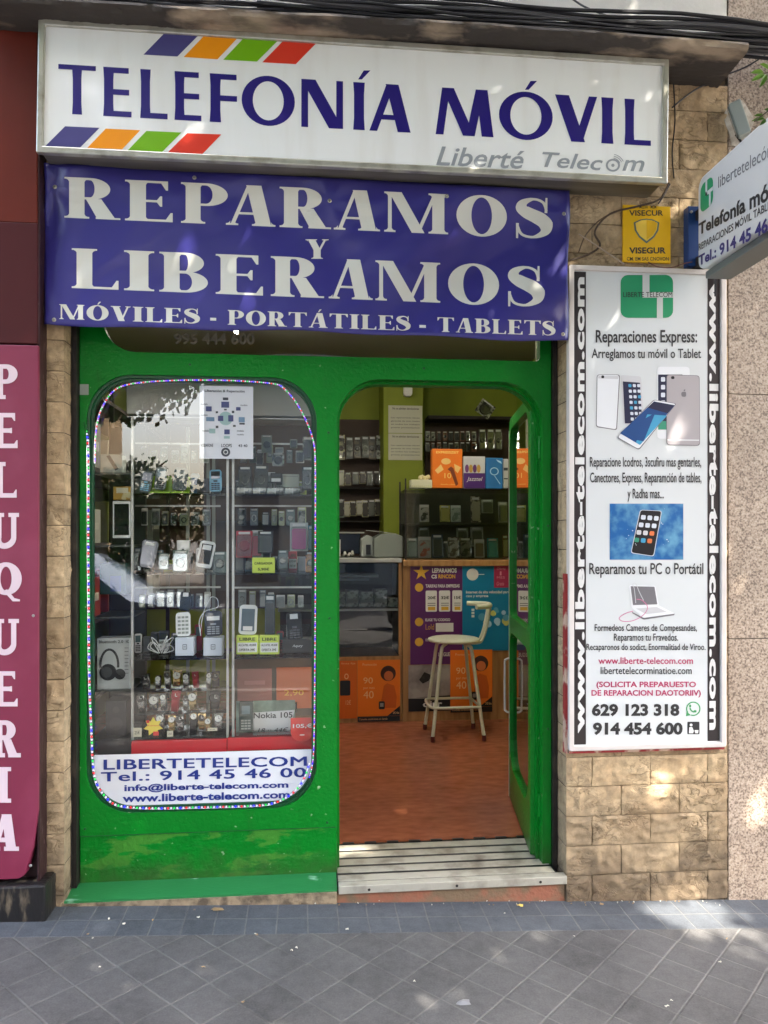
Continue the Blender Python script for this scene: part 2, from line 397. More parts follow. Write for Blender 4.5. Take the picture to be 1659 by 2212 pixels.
# ------------------------------------------------------------------ ground
def tile_mat(name, diamond):
    m = bpy.data.materials.new(name); m.use_nodes = True; t = m.node_tree; N = t.nodes; L = t.links; b = N['Principled BSDF']
    tc = N.new('ShaderNodeTexCoord'); mp = N.new('ShaderNodeMapping')
    wob = N.new('ShaderNodeTexNoise'); wob.inputs['Scale'].default_value = 5; L.new(tc.outputs['Object'], wob.inputs['Vector'])
    sc_ = N.new('ShaderNodeVectorMath'); sc_.operation = 'SCALE'; sc_.inputs['Scale'].default_value = .006; L.new(wob.outputs['Color'], sc_.inputs[0])
    ad = N.new('ShaderNodeVectorMath'); ad.operation = 'ADD'; L.new(tc.outputs['Object'], ad.inputs[0]); L.new(sc_.outputs[0], ad.inputs[1]); L.new(ad.outputs[0], mp.inputs[0])
    if diamond: mp.inputs['Rotation'].default_value = (0, 0, math.radians(45)); s = 1/.156
    else: s = 1/.12
    mp.inputs['Scale'].default_value = (s, s, s)
    sep = N.new('ShaderNodeSeparateXYZ'); L.new(mp.outputs[0], sep.inputs[0])
    ms = []; fl = []
    for ax in (0, 1):
        fr = N.new('ShaderNodeMath'); fr.operation = 'FRACT'; L.new(sep.outputs[ax], fr.inputs[0])
        sb = N.new('ShaderNodeMath'); sb.operation = 'SUBTRACT'; L.new(fr.outputs[0], sb.inputs[0]); sb.inputs[1].default_value = .5
        ab = N.new('ShaderNodeMath'); ab.operation = 'ABSOLUTE'; L.new(sb.outputs[0], ab.inputs[0])
        mr = N.new('ShaderNodeMapRange'); mr.interpolation_type = 'SMOOTHSTEP'; mr.inputs[1].default_value = .462; mr.inputs[2].default_value = .492; L.new(ab.outputs[0], mr.inputs[0]); ms.append(mr)
        f2 = N.new('ShaderNodeMath'); f2.operation = 'FLOOR'; L.new(sep.outputs[ax], f2.inputs[0]); fl.append(f2)
    mx = N.new('ShaderNodeMath'); mx.operation = 'MAXIMUM'; L.new(ms[0].outputs[0], mx.inputs[0]); L.new(ms[1].outputs[0], mx.inputs[1])
    cb = N.new('ShaderNodeCombineXYZ'); L.new(fl[0].outputs[0], cb.inputs[0]); L.new(fl[1].outputs[0], cb.inputs[1])
    wn = N.new('ShaderNodeTexWhiteNoise'); L.new(cb.outputs[0], wn.inputs['Vector'])
    n1 = N.new('ShaderNodeTexNoise'); n1.inputs['Scale'].default_value = 3; n1.inputs['Detail'].default_value = 10; n1.inputs['Roughness'].default_value = .65; L.new(tc.outputs['Object'], n1.inputs['Vector'])
    n2 = N.new('ShaderNodeTexNoise'); n2.inputs['Scale'].default_value = 170; n2.inputs['Detail'].default_value = 4; L.new(tc.outputs['Object'], n2.inputs['Vector'])
    def val(*terms):
        acc = None
        for sock, k in terms:
            q = N.new('ShaderNodeMath'); q.operation = 'MULTIPLY_ADD'; L.new(sock, q.inputs[0]); q.inputs[1].default_value = k
            if acc is None: q.inputs[2].default_value = 0
            else: L.new(acc, q.inputs[2])
            acc = q.outputs[0]
        return acc
    n3 = N.new('ShaderNodeTexNoise'); n3.inputs['Scale'].default_value = 24; n3.inputs['Detail'].default_value = 8; n3.inputs['Roughness'].default_value = .7; L.new(tc.outputs['Object'], n3.inputs['Vector'])
    vsum = val((n3.outputs[0], .5), (wn.outputs['Value'], .16), (n1.outputs[0], 1.0), (n2.outputs[0], .65))
    mr = N.new('ShaderNodeMapRange'); mr.inputs[1].default_value = .75; mr.inputs[2].default_value = 1.55; mr.inputs[3].default_value = .5; mr.inputs[4].default_value = 1.5; L.new(vsum, mr.inputs[0])
    base = rgb(82, 81, 80) if diamond else rgb(73, 77, 82)
    xs = N.new('ShaderNodeVectorMath'); xs.operation = 'SCALE'; xs.inputs[0].default_value = base[:3]; L.new(mr.outputs[0], xs.inputs['Scale'])
    jn = N.new('ShaderNodeMath'); jn.operation = 'MULTIPLY'; L.new(mx.outputs[0], jn.inputs[0])
    jr = N.new('ShaderNodeMapRange'); jr.inputs[1].default_value = .35; jr.inputs[2].default_value = .65; jr.inputs[3].default_value = .05; jr.inputs[4].default_value = .8; L.new(n1.outputs[0], jr.inputs[0]); L.new(jr.outputs[0], jn.inputs[1])
    mc = N.new('ShaderNodeMix'); mc.data_type = 'RGBA'; L.new(jn.outputs[0], mc.inputs[0]); L.new(xs.outputs[0], mc.inputs[6]); mc.inputs[7].default_value = rgb(112, 110, 106)
    # round old gum spots
    vo = N.new('ShaderNodeTexVoronoi'); vo.inputs['Scale'].default_value = 4.2; L.new(tc.outputs['Object'], vo.inputs['Vector'])
    gs = N.new('ShaderNodeMapRange'); gs.inputs[1].default_value = .05; gs.inputs[2].default_value = .075; gs.inputs[3].default_value = .7; gs.inputs[4].default_value = 0; L.new(vo.outputs['Distance'], gs.inputs[0])
    mg = N.new('ShaderNodeMix'); mg.data_type = 'RGBA'; L.new(gs.outputs[0], mg.inputs[0]); L.new(mc.outputs[2], mg.inputs[6]); mg.inputs[7].default_value = rgb(62, 62, 62)
    L.new(mg.outputs[2], b.inputs['Base Color'])
    b.inputs['Roughness'].default_value = .82
    hh = val((mx.outputs[0], -1.0), (n2.outputs[0], .35), (n1.outputs[0], .3))
    bp = N.new('ShaderNodeBump'); bp.inputs['Strength'].default_value = .55; bp.inputs['Distance'].default_value = .004; L.new(hh, bp.inputs['Height']); L.new(bp.outputs[0], b.inputs['Normal'])
    return m
def sheet_xy(name, x0, x1, y0, y1, m, dz=0.0, nx=40, ny=6):
    mb = MB(); vs = []; fs = []
    for j in range(ny+1):
        for i in range(nx+1):
            x = x0+(x1-x0)*i/nx; y = y0+(y1-y0)*j/ny; vs.append((x, y, gz(x, y)+dz))
    for j in range(ny):
        for i in range(nx):
            k = j*(nx+1)+i; fs.append((k, k+1, k+nx+2, k+nx+1))
    mb.add(vs, fs); o = mb.build(name, m, local=True); return tag(o, kind='structure')
sheet_xy('ground', -240, 240, -240, 60, mat('earth', rgb(110, 105, 98), .9, col2=rgb(90, 86, 80)), -.22, 96, 40)
sheet_xy('sidewalk', -30, 30, -4.3, -.242, tile_mat('diamond_paving', True), 0, 120, 8)
sheet_xy('paving_border', -30, 30, -.242, .0, tile_mat('border_paving', False), 0, 120, 2)
sheet_xy('road', -60, 60, -13.5, -4.45, mat('asphalt', rgb(70, 70, 72), .85, col2=rgb(88, 87, 85), nscale=60, bump=.4, bscale=200), -.13, 60, 4)
sheet_xy('far_sidewalk', -30, 30, -18.2, -13.5, mat('far_paving', rgb(128, 125, 120), .85, col2=rgb(110, 108, 104)), 0, 60, 4)
kb = MB()
for i in range(-26, 26):
    for y0, y1 in ((-4.45, -4.3), (-13.6, -13.45)):
        x = i*1.0; kb.box(x+.004, x+.996, y0, y1, gz(x+.5, y0)-.2, gz(x+.5, y0)+.004)
tag(kb.build('curb', mat('granite_curb', rgb(150, 148, 144), .8, col2=rgb(120, 118, 116), nscale=90), bevel=.01), kind='structure')

# ------------------------------------------------------------------ building: stone, terrazzo, plaster, ledge
def stone_mat():
    m = mat('split_stone', rgb(196, 172, 136), .85, col2=rgb(168, 142, 108), nscale=4.5, nlo=.38, nhi=.72, tint=True)
    t = m.node_tree; N = t.nodes; L = t.links; b = N['Principled BSDF']; tc = N['Texture Coordinate']
    n = N.new('ShaderNodeTexNoise'); n.noise_type = 'RIDGED_MULTIFRACTAL'; n.inputs['Scale'].default_value = 11; n.inputs['Detail'].default_value = 5; n.inputs['Distortion'].default_value = 1.3
    L.new(tc.outputs['Object'], n.inputs['Vector'])
    n2 = N.new('ShaderNodeTexNoise'); n2.inputs['Scale'].default_value = 90; n2.inputs['Detail'].default_value = 6; L.new(tc.outputs['Object'], n2.inputs['Vector'])
    a = N.new('ShaderNodeMath'); a.operation = 'MULTIPLY_ADD'; L.new(n2.outputs[0], a.inputs[0]); a.inputs[1].default_value = .25; L.new(n.outputs[0], a.inputs[2])
    bp = N.new('ShaderNodeBump'); bp.inputs['Strength'].default_value = .75; bp.inputs['Distance'].default_value = .007; L.new(a.outputs[0], bp.inputs['Height']); L.new(bp.outputs[0], b.inputs['Normal'])
    # dirt rising from the pavement and thin dark creases
    sx = N.new('ShaderNodeSeparateXYZ'); L.new(tc.outputs['Object'], sx.inputs[0])
    nn = N.new('ShaderNodeTexNoise'); nn.inputs['Scale'].default_value = 7; nn.inputs['Detail'].default_value = 8; L.new(tc.outputs['Object'], nn.inputs['Vector'])
    hz = N.new('ShaderNodeMath'); hz.operation = 'MULTIPLY_ADD'; L.new(nn.outputs[0], hz.inputs[0]); hz.inputs[1].default_value = -.55; L.new(sx.outputs[2], hz.inputs[2])
    mr = N.new('ShaderNodeMapRange'); mr.inputs[1].default_value = -.30; mr.inputs[2].default_value = .12; mr.inputs[3].default_value = .75; mr.inputs[4].default_value = 0; L.new(hz.outputs[0], mr.inputs[0])
    prev = b.inputs['Base Color'].links[0].from_socket
    mx = N.new('ShaderNodeMix'); mx.data_type = 'RGBA'; L.new(mr.outputs[0], mx.inputs[0]); L.new(prev, mx.inputs[6]); mx.inputs[7].default_value = rgb(84, 72, 58)
    vr = N.new('ShaderNodeMapRange'); vr.inputs[1].default_value = 1.15; vr.inputs[2].default_value = 1.7; vr.inputs[3].default_value = 0; vr.inputs[4].default_value = .35; L.new(n.outputs[0], vr.inputs[0])
    def crease(scale, wd, loc):
        mp = N.new('ShaderNodeMapping'); mp.inputs['Location'].default_value = (loc, 0, 0); mp.inputs['Scale'].default_value = (1, 1, 1.5); L.new(tc.outputs['Object'], mp.inputs[0])
        c = N.new('ShaderNodeTexNoise'); c.inputs['Scale'].default_value = scale; c.inputs['Detail'].default_value = 5; c.inputs['Distortion'].default_value = .8; L.new(mp.outputs[0], c.inputs['Vector'])
        d = N.new('ShaderNodeMath'); d.operation = 'SUBTRACT'; d.inputs[1].default_value = .5; L.new(c.outputs[0], d.inputs[0])
        e = N.new('ShaderNodeMath'); e.operation = 'ABSOLUTE'; L.new(d.outputs[0], e.inputs[0])
        q = N.new('ShaderNodeMapRange'); q.inputs[1].default_value = 0; q.inputs[2].default_value = wd; q.inputs[3].default_value = 1; q.inputs[4].default_value = 0; L.new(e.outputs[0], q.inputs[0]); return q.outputs[0]
    c1 = crease(9, .018, 0); c2 = crease(17, .022, 5)
    mk = N.new('ShaderNodeTexNoise'); mk.inputs['Scale'].default_value = 5; L.new(tc.outputs['Object'], mk.inputs['Vector'])
    mkr = N.new('ShaderNodeMapRange'); mkr.inputs[1].default_value = .42; mkr.inputs[2].default_value = .6; L.new(mk.outputs[0], mkr.inputs[0])
    cm_ = N.new('ShaderNodeMath'); cm_.operation = 'MAXIMUM'; L.new(c1, cm_.inputs[0]); L.new(c2, cm_.inputs[1])
    cx = N.new('ShaderNodeMath'); cx.operation = 'MULTIPLY'; L.new(cm_.outputs[0], cx.inputs[0]); L.new(mkr.outputs[0], cx.inputs[1])
    cy = N.new('ShaderNodeMath'); cy.operation = 'MULTIPLY'; L.new(cx.outputs[0], cy.inputs[0]); cy.inputs[1].default_value = .5
    m2 = N.new('ShaderNodeMix'); m2.data_type = 'RGBA'; L.new(cy.outputs[0], m2.inputs[0]); L.new(mx.outputs[2], m2.inputs[6]); m2.inputs[7].default_value = rgb(96, 74, 52)
    mo = N.new('ShaderNodeTexNoise'); mo.inputs['Scale'].default_value = 30; mo.inputs['Detail'].default_value = 8; mo.inputs['Roughness'].default_value = .7; L.new(tc.outputs['Object'], mo.inputs['Vector'])
    mr_ = N.new('ShaderNodeMapRange'); mr_.inputs[1].default_value = .3; mr_.inputs[2].default_value = .7; mr_.inputs[3].default_value = .74; mr_.inputs[4].default_value = 1.30; L.new(mo.outputs[0], mr_.inputs[0])
    fs_ = N.new('ShaderNodeVectorMath'); fs_.operation = 'SCALE'; L.new(m2.outputs[2], fs_.inputs[0]); L.new(mr_.outputs[0], fs_.inputs['Scale']); L.new(fs_.outputs[0], b.inputs['Base Color'])
    hs_ = N.new('ShaderNodeMath'); hs_.operation = 'MULTIPLY_ADD'; L.new(cx.outputs[0], hs_.inputs[0]); hs_.inputs[1].default_value = -.7; L.new(a.outputs[0], hs_.inputs[2]); L.new(hs_.outputs[0], bp.inputs['Height'])
    return m
STONE = stone_mat()
building = thing('apartment_building', 'building front of pale split stone, speckled terrazzo and white plaster around the shop', 'building', (0, 0, 0))
def stone_block(mb, x0, x1, z0, z1, ydep=.14, g=.0016):
    x0 += g; x1 -= g; z0 += g; z1 -= g
    nx = max(3, int((x1-x0)/.010)); nz = max(4, int((z1-z0)/.010)); tint = rnd.uniform(.86, 1.12)
    seed = Vector((rnd.uniform(0, 99), rnd.uniform(0, 99), rnd.uniform(0, 99)))
    vs = []; fs = []
    for j in range(nz+1):
        for i in range(nx+1):
            fx = i/nx; fz = j/nz; x = x0+(x1-x0)*fx; z = z0+(z1-z0)*fz
            e = min(1, .25+min(fx*nx, (1-fx)*nx))*min(1, .25+min(fz*nz, (1-fz)*nz))
            q = Vector((x*9, z*13, 0))+seed
            r = 1-abs(noise.noise(q+Vector((noise.noise(q*.8), noise.noise(q*.7), 0)))*2.2); r = max(0, r)**4
            r2 = 1-abs(noise.noise(q*2.1+Vector((4, 2, 1)))*2.2); r2 = max(0, r2)**4
            y = -.0035-(.0075*r+.0045*r2+.005*noise.noise(q*2.7)+.003*noise.noise(q*6))*e
            if i in (0, nx) and nx > 3: x += .0025*noise.noise(q*3)
            vs.append((x, y, z))
    for j in range(nz):
        for i in range(nx):
            k = j*(nx+1)+i; fs.append((k, k+1, k+nx+2, k+nx+1))
    mb.add(vs, fs, 0, tint)
    ed = [i for i in range(nx+1)]+[j*(nx+1)+nx for j in range(1, nz+1)]+[nz*(nx+1)+i for i in range(nx-1, -1, -1)]+[j*(nx+1) for j in range(nz-1, 0, -1)]
    sk = [vs[i] for i in ed]+[(vs[i][0], .007, vs[i][2]) for i in ed]; c = len(ed)
    mb.add(sk, [(i, (i+1) % c, c+(i+1) % c, c+i) for i in range(c)], 0, tint*.9)
    # rough returns on both ends
    for xx, s, col in ((x0, -1, 0), (x1, 1, nx)):
        vs = []; fs = []; ny = 6
        for j in range(nz+1):
            for i in range(ny+1):
                z = z0+(z1-z0)*j/nz; y = ydep*i/ny
                if i == 0: vs.append(mb.v[len(mb.v)-0-(nz+1)*(nx+1)+j*(nx+1)+col] if False else (xx, 0, z)); continue
                q = Vector((y*22, z*22, xx))+seed; e = min(1, min(j, nz-j)/1.5)
                vs.append((xx+s*(.002+.005*noise.noise(q))*e, y, z))
        for j in range(nz):
            for i in range(ny):
                k = j*(ny+1)+i; fs.append((k, k+1, k+ny+2, k+ny+1))
        mb.add(vs, fs, 0, tint*.97)
XR0, XR1 = 1.0955, 1.822
mb = MB(); H = .127; z0 = .380
for r in range(-4, 24):
    a = z0+r*H; b = a+H
    if a > 3.42: break
    ph = 1.21 if r % 2 == 0 else 1.34
    xs = sorted({XR0, XR1} | {ph+.26*k for k in range(-3, 4) if XR0+.03 < ph+.26*k < XR1-.03})
    for x0_, x1_ in zip(xs, xs[1:]): stone_block(mb, x0_, x1_, a, min(b, 3.42))
mb.build('stone_pilaster', STONE, building, smooth=True, angle=60)
mb = MB(); h2 = .1238; zz = P(120, 735, 0).z
for r in range(-20, 3):
    stone_block(mb, -1.050, -.975, zz+r*h2, zz+(r+1)*h2)
mb.build('stone_pilaster', STONE, building, smooth=True, angle=60)
mb = MB()                                                 # stone over the shop, mostly behind banner and sign
for r in range(0, 9):
    a = 2.41+r*H
    if a > 3.40: break
    ph = 0 if r % 2 else .13; k = -1.05
    xs = [-1.05]+[ -1.05+ph+.26*i for i in range(1, 9) if -1.05+ph+.26*i < XR0-.03]+[XR0]
    for x0_, x1_ in zip(xs, xs[1:]): stone_block(mb, x0_, x1_, a, a+H, .1)
mb.build('stone_lintel', STONE, building, smooth=True, angle=60)
MORTAR = mat('mortar', rgb(96, 82, 66), .95, col2=rgb(60, 50, 42), nscale=30, bump=.3)
mb = MB(); mb.box(XR0+.01, XR1-.004, .006, .4, -.5, 3.46); mb.box(-1.045, -.98, .006, .4, -.4, 2.41); mb.box(-1.045, XR0+.009, .006, .4, 2.412, 3.46)
mb.build('mortar_backing', MORTAR, building)
def terrazzo():
    m = mat('terrazzo', rgb(186, 170, 150), .55, bump=.05)
    t = m.node_tree; N = t.nodes; L = t.links; b = N['Principled BSDF']; tc = N['Texture Coordinate']
    v = N.new('ShaderNodeTexNoise'); v.inputs['Scale'].default_value = 125; v.inputs['Detail'].default_value = 3.5; v.inputs['Roughness'].default_value = .6; L.new(tc.outputs['Object'], v.inputs['Vector'])
    r = N.new('ShaderNodeValToRGB'); r.color_ramp.elements[0].position = .38; r.color_ramp.elements[0].color = rgb(112, 98, 86)
    r.color_ramp.elements[1].position = .5; r.color_ramp.elements[1].color = rgb(172, 153, 135)
    e = r.color_ramp.elements.new(.60); e.color = rgb(186, 170, 152); e = r.color_ramp.elements.new(.72); e.color = rgb(204, 190, 172)
    L.new(v.outputs[0], r.inputs[0]); 
    v2 = N.new('ShaderNodeTexVoronoi'); v2.inputs['Scale'].default_value = 34; L.new(tc.outputs['Object'], v2.inputs['Vector'])
    g = N.new('ShaderNodeMapRange'); g.inputs[1].default_value = .10; g.inputs[2].default_value = .16; g.inputs[3].default_value = .5; g.inputs[4].default_value = 0; L.new(v2.outputs['Distance'], g.inputs[0])
    mx = N.new('ShaderNodeMix'); mx.data_type = 'RGBA'; L.new(g.outputs[0], mx.inputs[0]); L.new(r.outputs[0], mx.inputs[6]); mx.inputs[7].default_value = rgb(60, 52, 46)
    st = N.new('ShaderNodeTexNoise'); st.inputs['Scale'].default_value = 1.7; st.inputs['Detail'].default_value = 9; L.new(tc.outputs['Object'], st.inputs['Vector'])
    sr = N.new('ShaderNodeMapRange'); sr.inputs[1].default_value = .35; sr.inputs[2].default_value = .7; sr.inputs[3].default_value = .85; sr.inputs[4].default_value = 1.12; L.new(st.outputs[0], sr.inputs[0])
    xs = N.new('ShaderNodeVectorMath'); xs.operation = 'SCALE'; L.new(mx.outputs[2], xs.inputs[0]); L.new(sr.outputs[0], xs.inputs['Scale']); L.new(xs.outputs[0], b.inputs['Base Color'])
    return m
mb = MB(); zt = [P(1620, v, 0).z for v in (320, 852, 1379)]; zz = [3.9, zt[0], zt[1], zt[2], -.6]
for a, b in zip(zz, zz[1:]):
    for k in range(4): mb.box(1.826+k*1.4, 1.826+k*1.4+1.397, -.004, .35, b+.0018, a-.0018)
mb.build('terrazzo_cladding', terrazzo(), building)
mb = MB(); mb.box(-9, 9, -.002, .5, 3.903, 9.5)
mb.build('plaster_wall', mat('white_plaster', rgb(222, 220, 214), .8, col2=rgb(205, 202, 196), nscale=3, bump=.15, bscale=60), building)
mb = MB(); mb.box(-9, 1.82, .0, .5, 3.462, 3.90)
mb.build('plaster_band', mat('white_plaster_band', rgb(222, 220, 214), .8, col2=rgb(205, 202, 196), nscale=3, bump=.15, bscale=60), building)
# ledge: weathered slab with a rounded, chipped nose
mb = MB(); vs = []; fs = []; NX = 190; prof = [(.0, 3.478), (-.16, 3.474), (-.225, 3.468), (-.243, 3.456), (-.247, 3.444), (-.240, 3.431), (-.225, 3.423), (-.12, 3.415), (.0, 3.412)]
XL0, XL1 = -1.22, 1.775
for i in range(NX+1):
    x = XL0+(XL1-XL0)*i/NX; sag = .006*math.sin(x*2.1)+.004*noise.noise(Vector((x*5, 0, 0)))
    for j, (y, z) in enumerate(prof):
        k = 1 if 1 < j < 8 else .2
        n = noise.noise(Vector((x*14, j*.9, 3)))+.6*noise.noise(Vector((x*45, j*1.7, 9)))
        vs.append((x, y+k*.010*n, z+sag*(1 if j else .3)+k*.007*n))
m_ = len(prof)
for i in range(NX):
    for j in range(m_-1):
        k = i*m_+j; fs.append((k, k+1, k+m_+1, k+m_))
fs.append(tuple(range(m_))); fs.append(tuple(NX*m_+j for j in range(m_)))
mb.add(vs, fs)
LEDGE = mat('weathered_ledge', rgb(66, 60, 55), .9, col2=rgb(170, 152, 130), nscale=5, nlo=.52, nhi=.68, bump=.5, bscale=35, stretch=(.55, 1.6, 1.6), detail=10)
mb.build('ledge', LEDGE, building, smooth=True, angle=50)

# doorstep: raised strip under the shopfront, riser of red stone, metal threshold
CONC = mat('worn_render', rgb(150, 132, 106), .92, col2=rgb(96, 84, 68), nscale=22, bump=.6, bscale=70)
mb = MB(); mb.box(-.985, .116, -.012, .14, -.3, -.022)
mb.build('base_course', CONC, building)
RISER = mat('red_riser', rgb(150, 96, 74), .9, col2=rgb(120, 100, 78), nscale=9, nlo=.42, nhi=.6, bump=.5, bscale=60)
mb = MB(); mb.box(.118, 1.092, .006, .14, -.3, -.034)
mb.build('riser', RISER, building)
step = thing('metal_threshold', 'ribbed aluminium threshold plate at the open shop doorway', 'threshold', (.6, .2, -.03))
TH = mat('threshold_metal', rgb(178, 174, 160), .5, .25, col2=rgb(120, 112, 98), nscale=10, nlo=.48, nhi=.75, bump=.1)
mb = MB(); mb.box(.124, 1.098, -.012, .034, -.032, .002); mb.build('nosing', TH, step, bevel=.003)
yy = .037
for k in range(5):
    mb = MB(); mb.box(.124, 1.06, yy, yy+.058, -.02, .003); mb.build('slat', TH, step, bevel=.0015); yy += .079
mb = MB(); mb.box(.12, 1.07, .036, yy, -.03, .0008); mb.build('groove_bed', BLACK, step)
for k in range(9): mb = MB(); mb.box(.16+k*.105, .215+k*.105, yy-.008, yy+.012, -.01, .004); mb.build('rubber_stop', BLACK, step)
for x in (.25, .62, .98): mb = MB(); mb.lathe([(.006, -.0165), (.0045, -.0135), (.001, -.0125)], (x, 0, -.015), 'y', 10); mb.build('screw', DARK, step)

# ------------------------------------------------------------------ shopfront joinery
def green_mat(name, worn):
    m = mat(name, rgb(8, 122, 34, 1.0), .3, spec=.22, var=.10, bump=.35, bscale=60, coat=0)
    t = m.node_tree; N = t.nodes; L = t.links; b = N['Principled BSDF']; tc = N['Texture Coordinate']
    prev = b.inputs['Base Color'].links[0].from_socket
    n = N.new('ShaderNodeTexNoise'); n.inputs['Scale'].default_value = 34; n.inputs['Detail'].default_value = 4; L.new(tc.outputs['Object'], n.inputs['Vector'])
    r = N.new('ShaderNodeMapRange'); r.inputs[1].default_value = .69; r.inputs[2].default_value = .72; r.inputs[3].default_value = 0; r.inputs[4].default_value = .8; L.new(n.outputs[0], r.inputs[0])
    x = N.new('ShaderNodeMix'); x.data_type = 'RGBA'; L.new(r.outputs[0], x.inputs[0]); L.new(prev, x.inputs[6]); x.inputs[7].default_value = rgb(150, 190, 140); out = x.outputs[2]
    if worn:
        mp = N.new('ShaderNodeMapping'); mp.inputs['Scale'].default_value = (1.6, 1, 6.2); mp.inputs['Location'].default_value = (.7, 0, .35); L.new(tc.outputs['Object'], mp.inputs[0])
        n = N.new('ShaderNodeTexNoise'); n.inputs['Scale'].default_value = 1.5; n.inputs['Detail'].default_value = 5; n.inputs['Roughness'].default_value = .62; L.new(mp.outputs[0], n.inputs['Vector'])
        r = N.new('ShaderNodeMapRange'); r.inputs[1].default_value = .535; r.inputs[2].default_value = .55; r.inputs[4].default_value = .85; L.new(n.outputs[0], r.inputs[0])
        x = N.new('ShaderNodeMix'); x.data_type = 'RGBA'; L.new(r.outputs[0], x.inputs[0]); L.new(out, x.inputs[6]); x.inputs[7].default_value = rgb(66, 132, 44); out = x.outputs[2]
        r2 = N.new('ShaderNodeMapRange'); r2.inputs[1].default_value = .5; r2.inputs[2].default_value = .56; r2.inputs[3].default_value = .22; r2.inputs[4].default_value = .5; L.new(n.outputs[0], r2.inputs[0]); L.new(r2.outputs[0], b.inputs['Roughness'])
    gn = N.new('ShaderNodeTexNoise'); gn.inputs['Scale'].default_value = 5; gn.inputs['Detail'].default_value = 12; gn.inputs['Roughness'].default_value = .75; gm = N.new('ShaderNodeMapping'); gm.inputs['Scale'].default_value = (2.2, 2.2, .6); L.new(tc.outputs['Object'], gm.inputs[0]); L.new(gm.outputs[0], gn.inputs['Vector'])
    gr = N.new('ShaderNodeMapRange'); gr.inputs[1].default_value = .56; gr.inputs[2].default_value = .74; gr.inputs[4].default_value = .55; L.new(gn.outputs[0], gr.inputs[0])
    x = N.new('ShaderNodeMix'); x.data_type = 'RGBA'; L.new(gr.outputs[0], x.inputs[0]); L.new(out, x.inputs[6]); x.inputs[7].default_value = rgb(34, 78, 30); out = x.outputs[2]
    sz_ = N.new('ShaderNodeSeparateXYZ'); L.new(tc.outputs['Object'], sz_.inputs[0]); dn_ = N.new('ShaderNodeTexNoise'); dn_.inputs['Scale'].default_value = 14; dn_.inputs['Detail'].default_value = 8; L.new(tc.outputs['Object'], dn_.inputs['Vector'])
    dz_ = N.new('ShaderNodeMath'); dz_.operation = 'MULTIPLY_ADD'; L.new(dn_.outputs[0], dz_.inputs[0]); dz_.inputs[1].default_value = -.22; L.new(sz_.outputs[2], dz_.inputs[2])
    dr_ = N.new('ShaderNodeMapRange'); dr_.inputs[1].default_value = -.16; dr_.inputs[2].default_value = .02; dr_.inputs[3].default_value = .75; dr_.inputs[4].default_value = 0; L.new(dz_.outputs[0], dr_.inputs[0])
    x = N.new('ShaderNodeMix'); x.data_type = 'RGBA'; L.new(dr_.outputs[0], x.inputs[0]); L.new(out, x.inputs[6]); x.inputs[7].default_value = rgb(62, 66, 44); out = x.outputs[2]
    L.new(out, b.inputs['Base Color']); return m
GREEN = green_mat('green_gloss_paint', False); GREENW = green_mat('worn_green_paint', True)
YF = .12
WX0, WX1, WZ0, WZ1 = -.925, .0345, .288, 2.133      # display window opening
DX0, DX1, DZ1 = .122, 1.031, 2.134                 # doorway
TRIMG = mat('darker_green_seam', rgb(10, 84, 34), .4)
shop = thing('shopfront', 'green painted shopfront with rounded display window and open glass door', 'shopfront', (0, .12, 0))
win_o = rrect(WX0, WZ0, WX1, WZ1, (.19, .19, .19, .19), 12)
door_o = [(DX0, -.03), (DX1, -.03)]+rrect(DX0, .2, DX1, DZ1, (.001, .001, .19, .19), 12)[26:]
tr_o = rrect(-.86, 2.228, 1.02, 2.62, (.14, .02, .02, .02), 8)
mb = MB()
outer = [(-.952, .20), (-.952, 2.70), (1.07, 2.70), (1.07, -.03), (DX1, -.03)]+[p for p in rrect(DX0, .2, DX1, DZ1, (.001, .001, .19, .19), 12)[26:]]+[(DX0, .20)]
slab_holes(mb, outer, [win_o, tr_o], YF, YF+.05)
mb.build('frame', GREEN, shop, bevel=.004)
mb = MB(); mb.box(-.952, DX0, YF+.003, YF+.05, -.012, .198); mb.build('kick_panel', GREENW, shop, bevel=.003)
mb = MB(); mb.box(-.950, DX0-.002, YF-.0008, YF+.0028, .198, .2005); mb.build('seam', TRIMG, shop)
for x, z in ((-.93, .23), (.08, .22), (.09, 1.1), (.085, 1.9), (-.5, 2.18), (.5, 2.185), (1.055, 1.5), (1.055, .6)):
    mb = MB(); mb.lathe([(.0055, 0), (.0045, -.0022), (.001, -.003)], (x, YF-.0002, z), 'y', 10); mb.build('screw', TRIMG, shop)
mb = MB()
mb.add([(-.972, YF+.002, .004), (DX0-.004, YF+.002, .004), (DX0-.004, -.004, -.014), (-.985, -.004, -.014), (-.972, YF+.002, -.022), (DX0-.004, YF+.002, -.022), (DX0-.004, -.004, -.022), (-.985, -.004, -.022)],
       [(0, 1, 2, 3), (7, 6, 5, 4), (3, 2, 6, 7), (0, 3, 7, 4), (1, 5, 6, 2)])
mb.build('sill', mat('scuffed_green_sill', rgb(40, 120, 66), .4, col2=rgb(140, 190, 160), nscale=5, nlo=.62, nhi=.68, stretch=(1, 2.5, 1), bump=.1), shop)
def offset_rr(x0, z0, x1, z1, r, d): return rrect(x0+d, z0+d, x1-d, z1-d, max(.01, r-d), 12)
mb = MB(); mb.ring(offset_rr(WX0, WZ0, WX1, WZ1, .19, -.001), offset_rr(WX0, WZ0, WX1, WZ1, .19, .012), YF+.012, YF+.049)
mb.ring(offset_rr(WX0, WZ0, WX1, WZ1, .19, .012), offset_rr(WX0, WZ0, WX1, WZ1, .19, .022), YF+.026, YF+.049)
mb.build('window_moulding', mat('dark_green_moulding', rgb(8, 74, 40), .3, bump=.1), shop)
mb = MB(); pts = rrect(DX0, .2, DX1, DZ1, (.001, .001, .19, .19), 12)[26:]
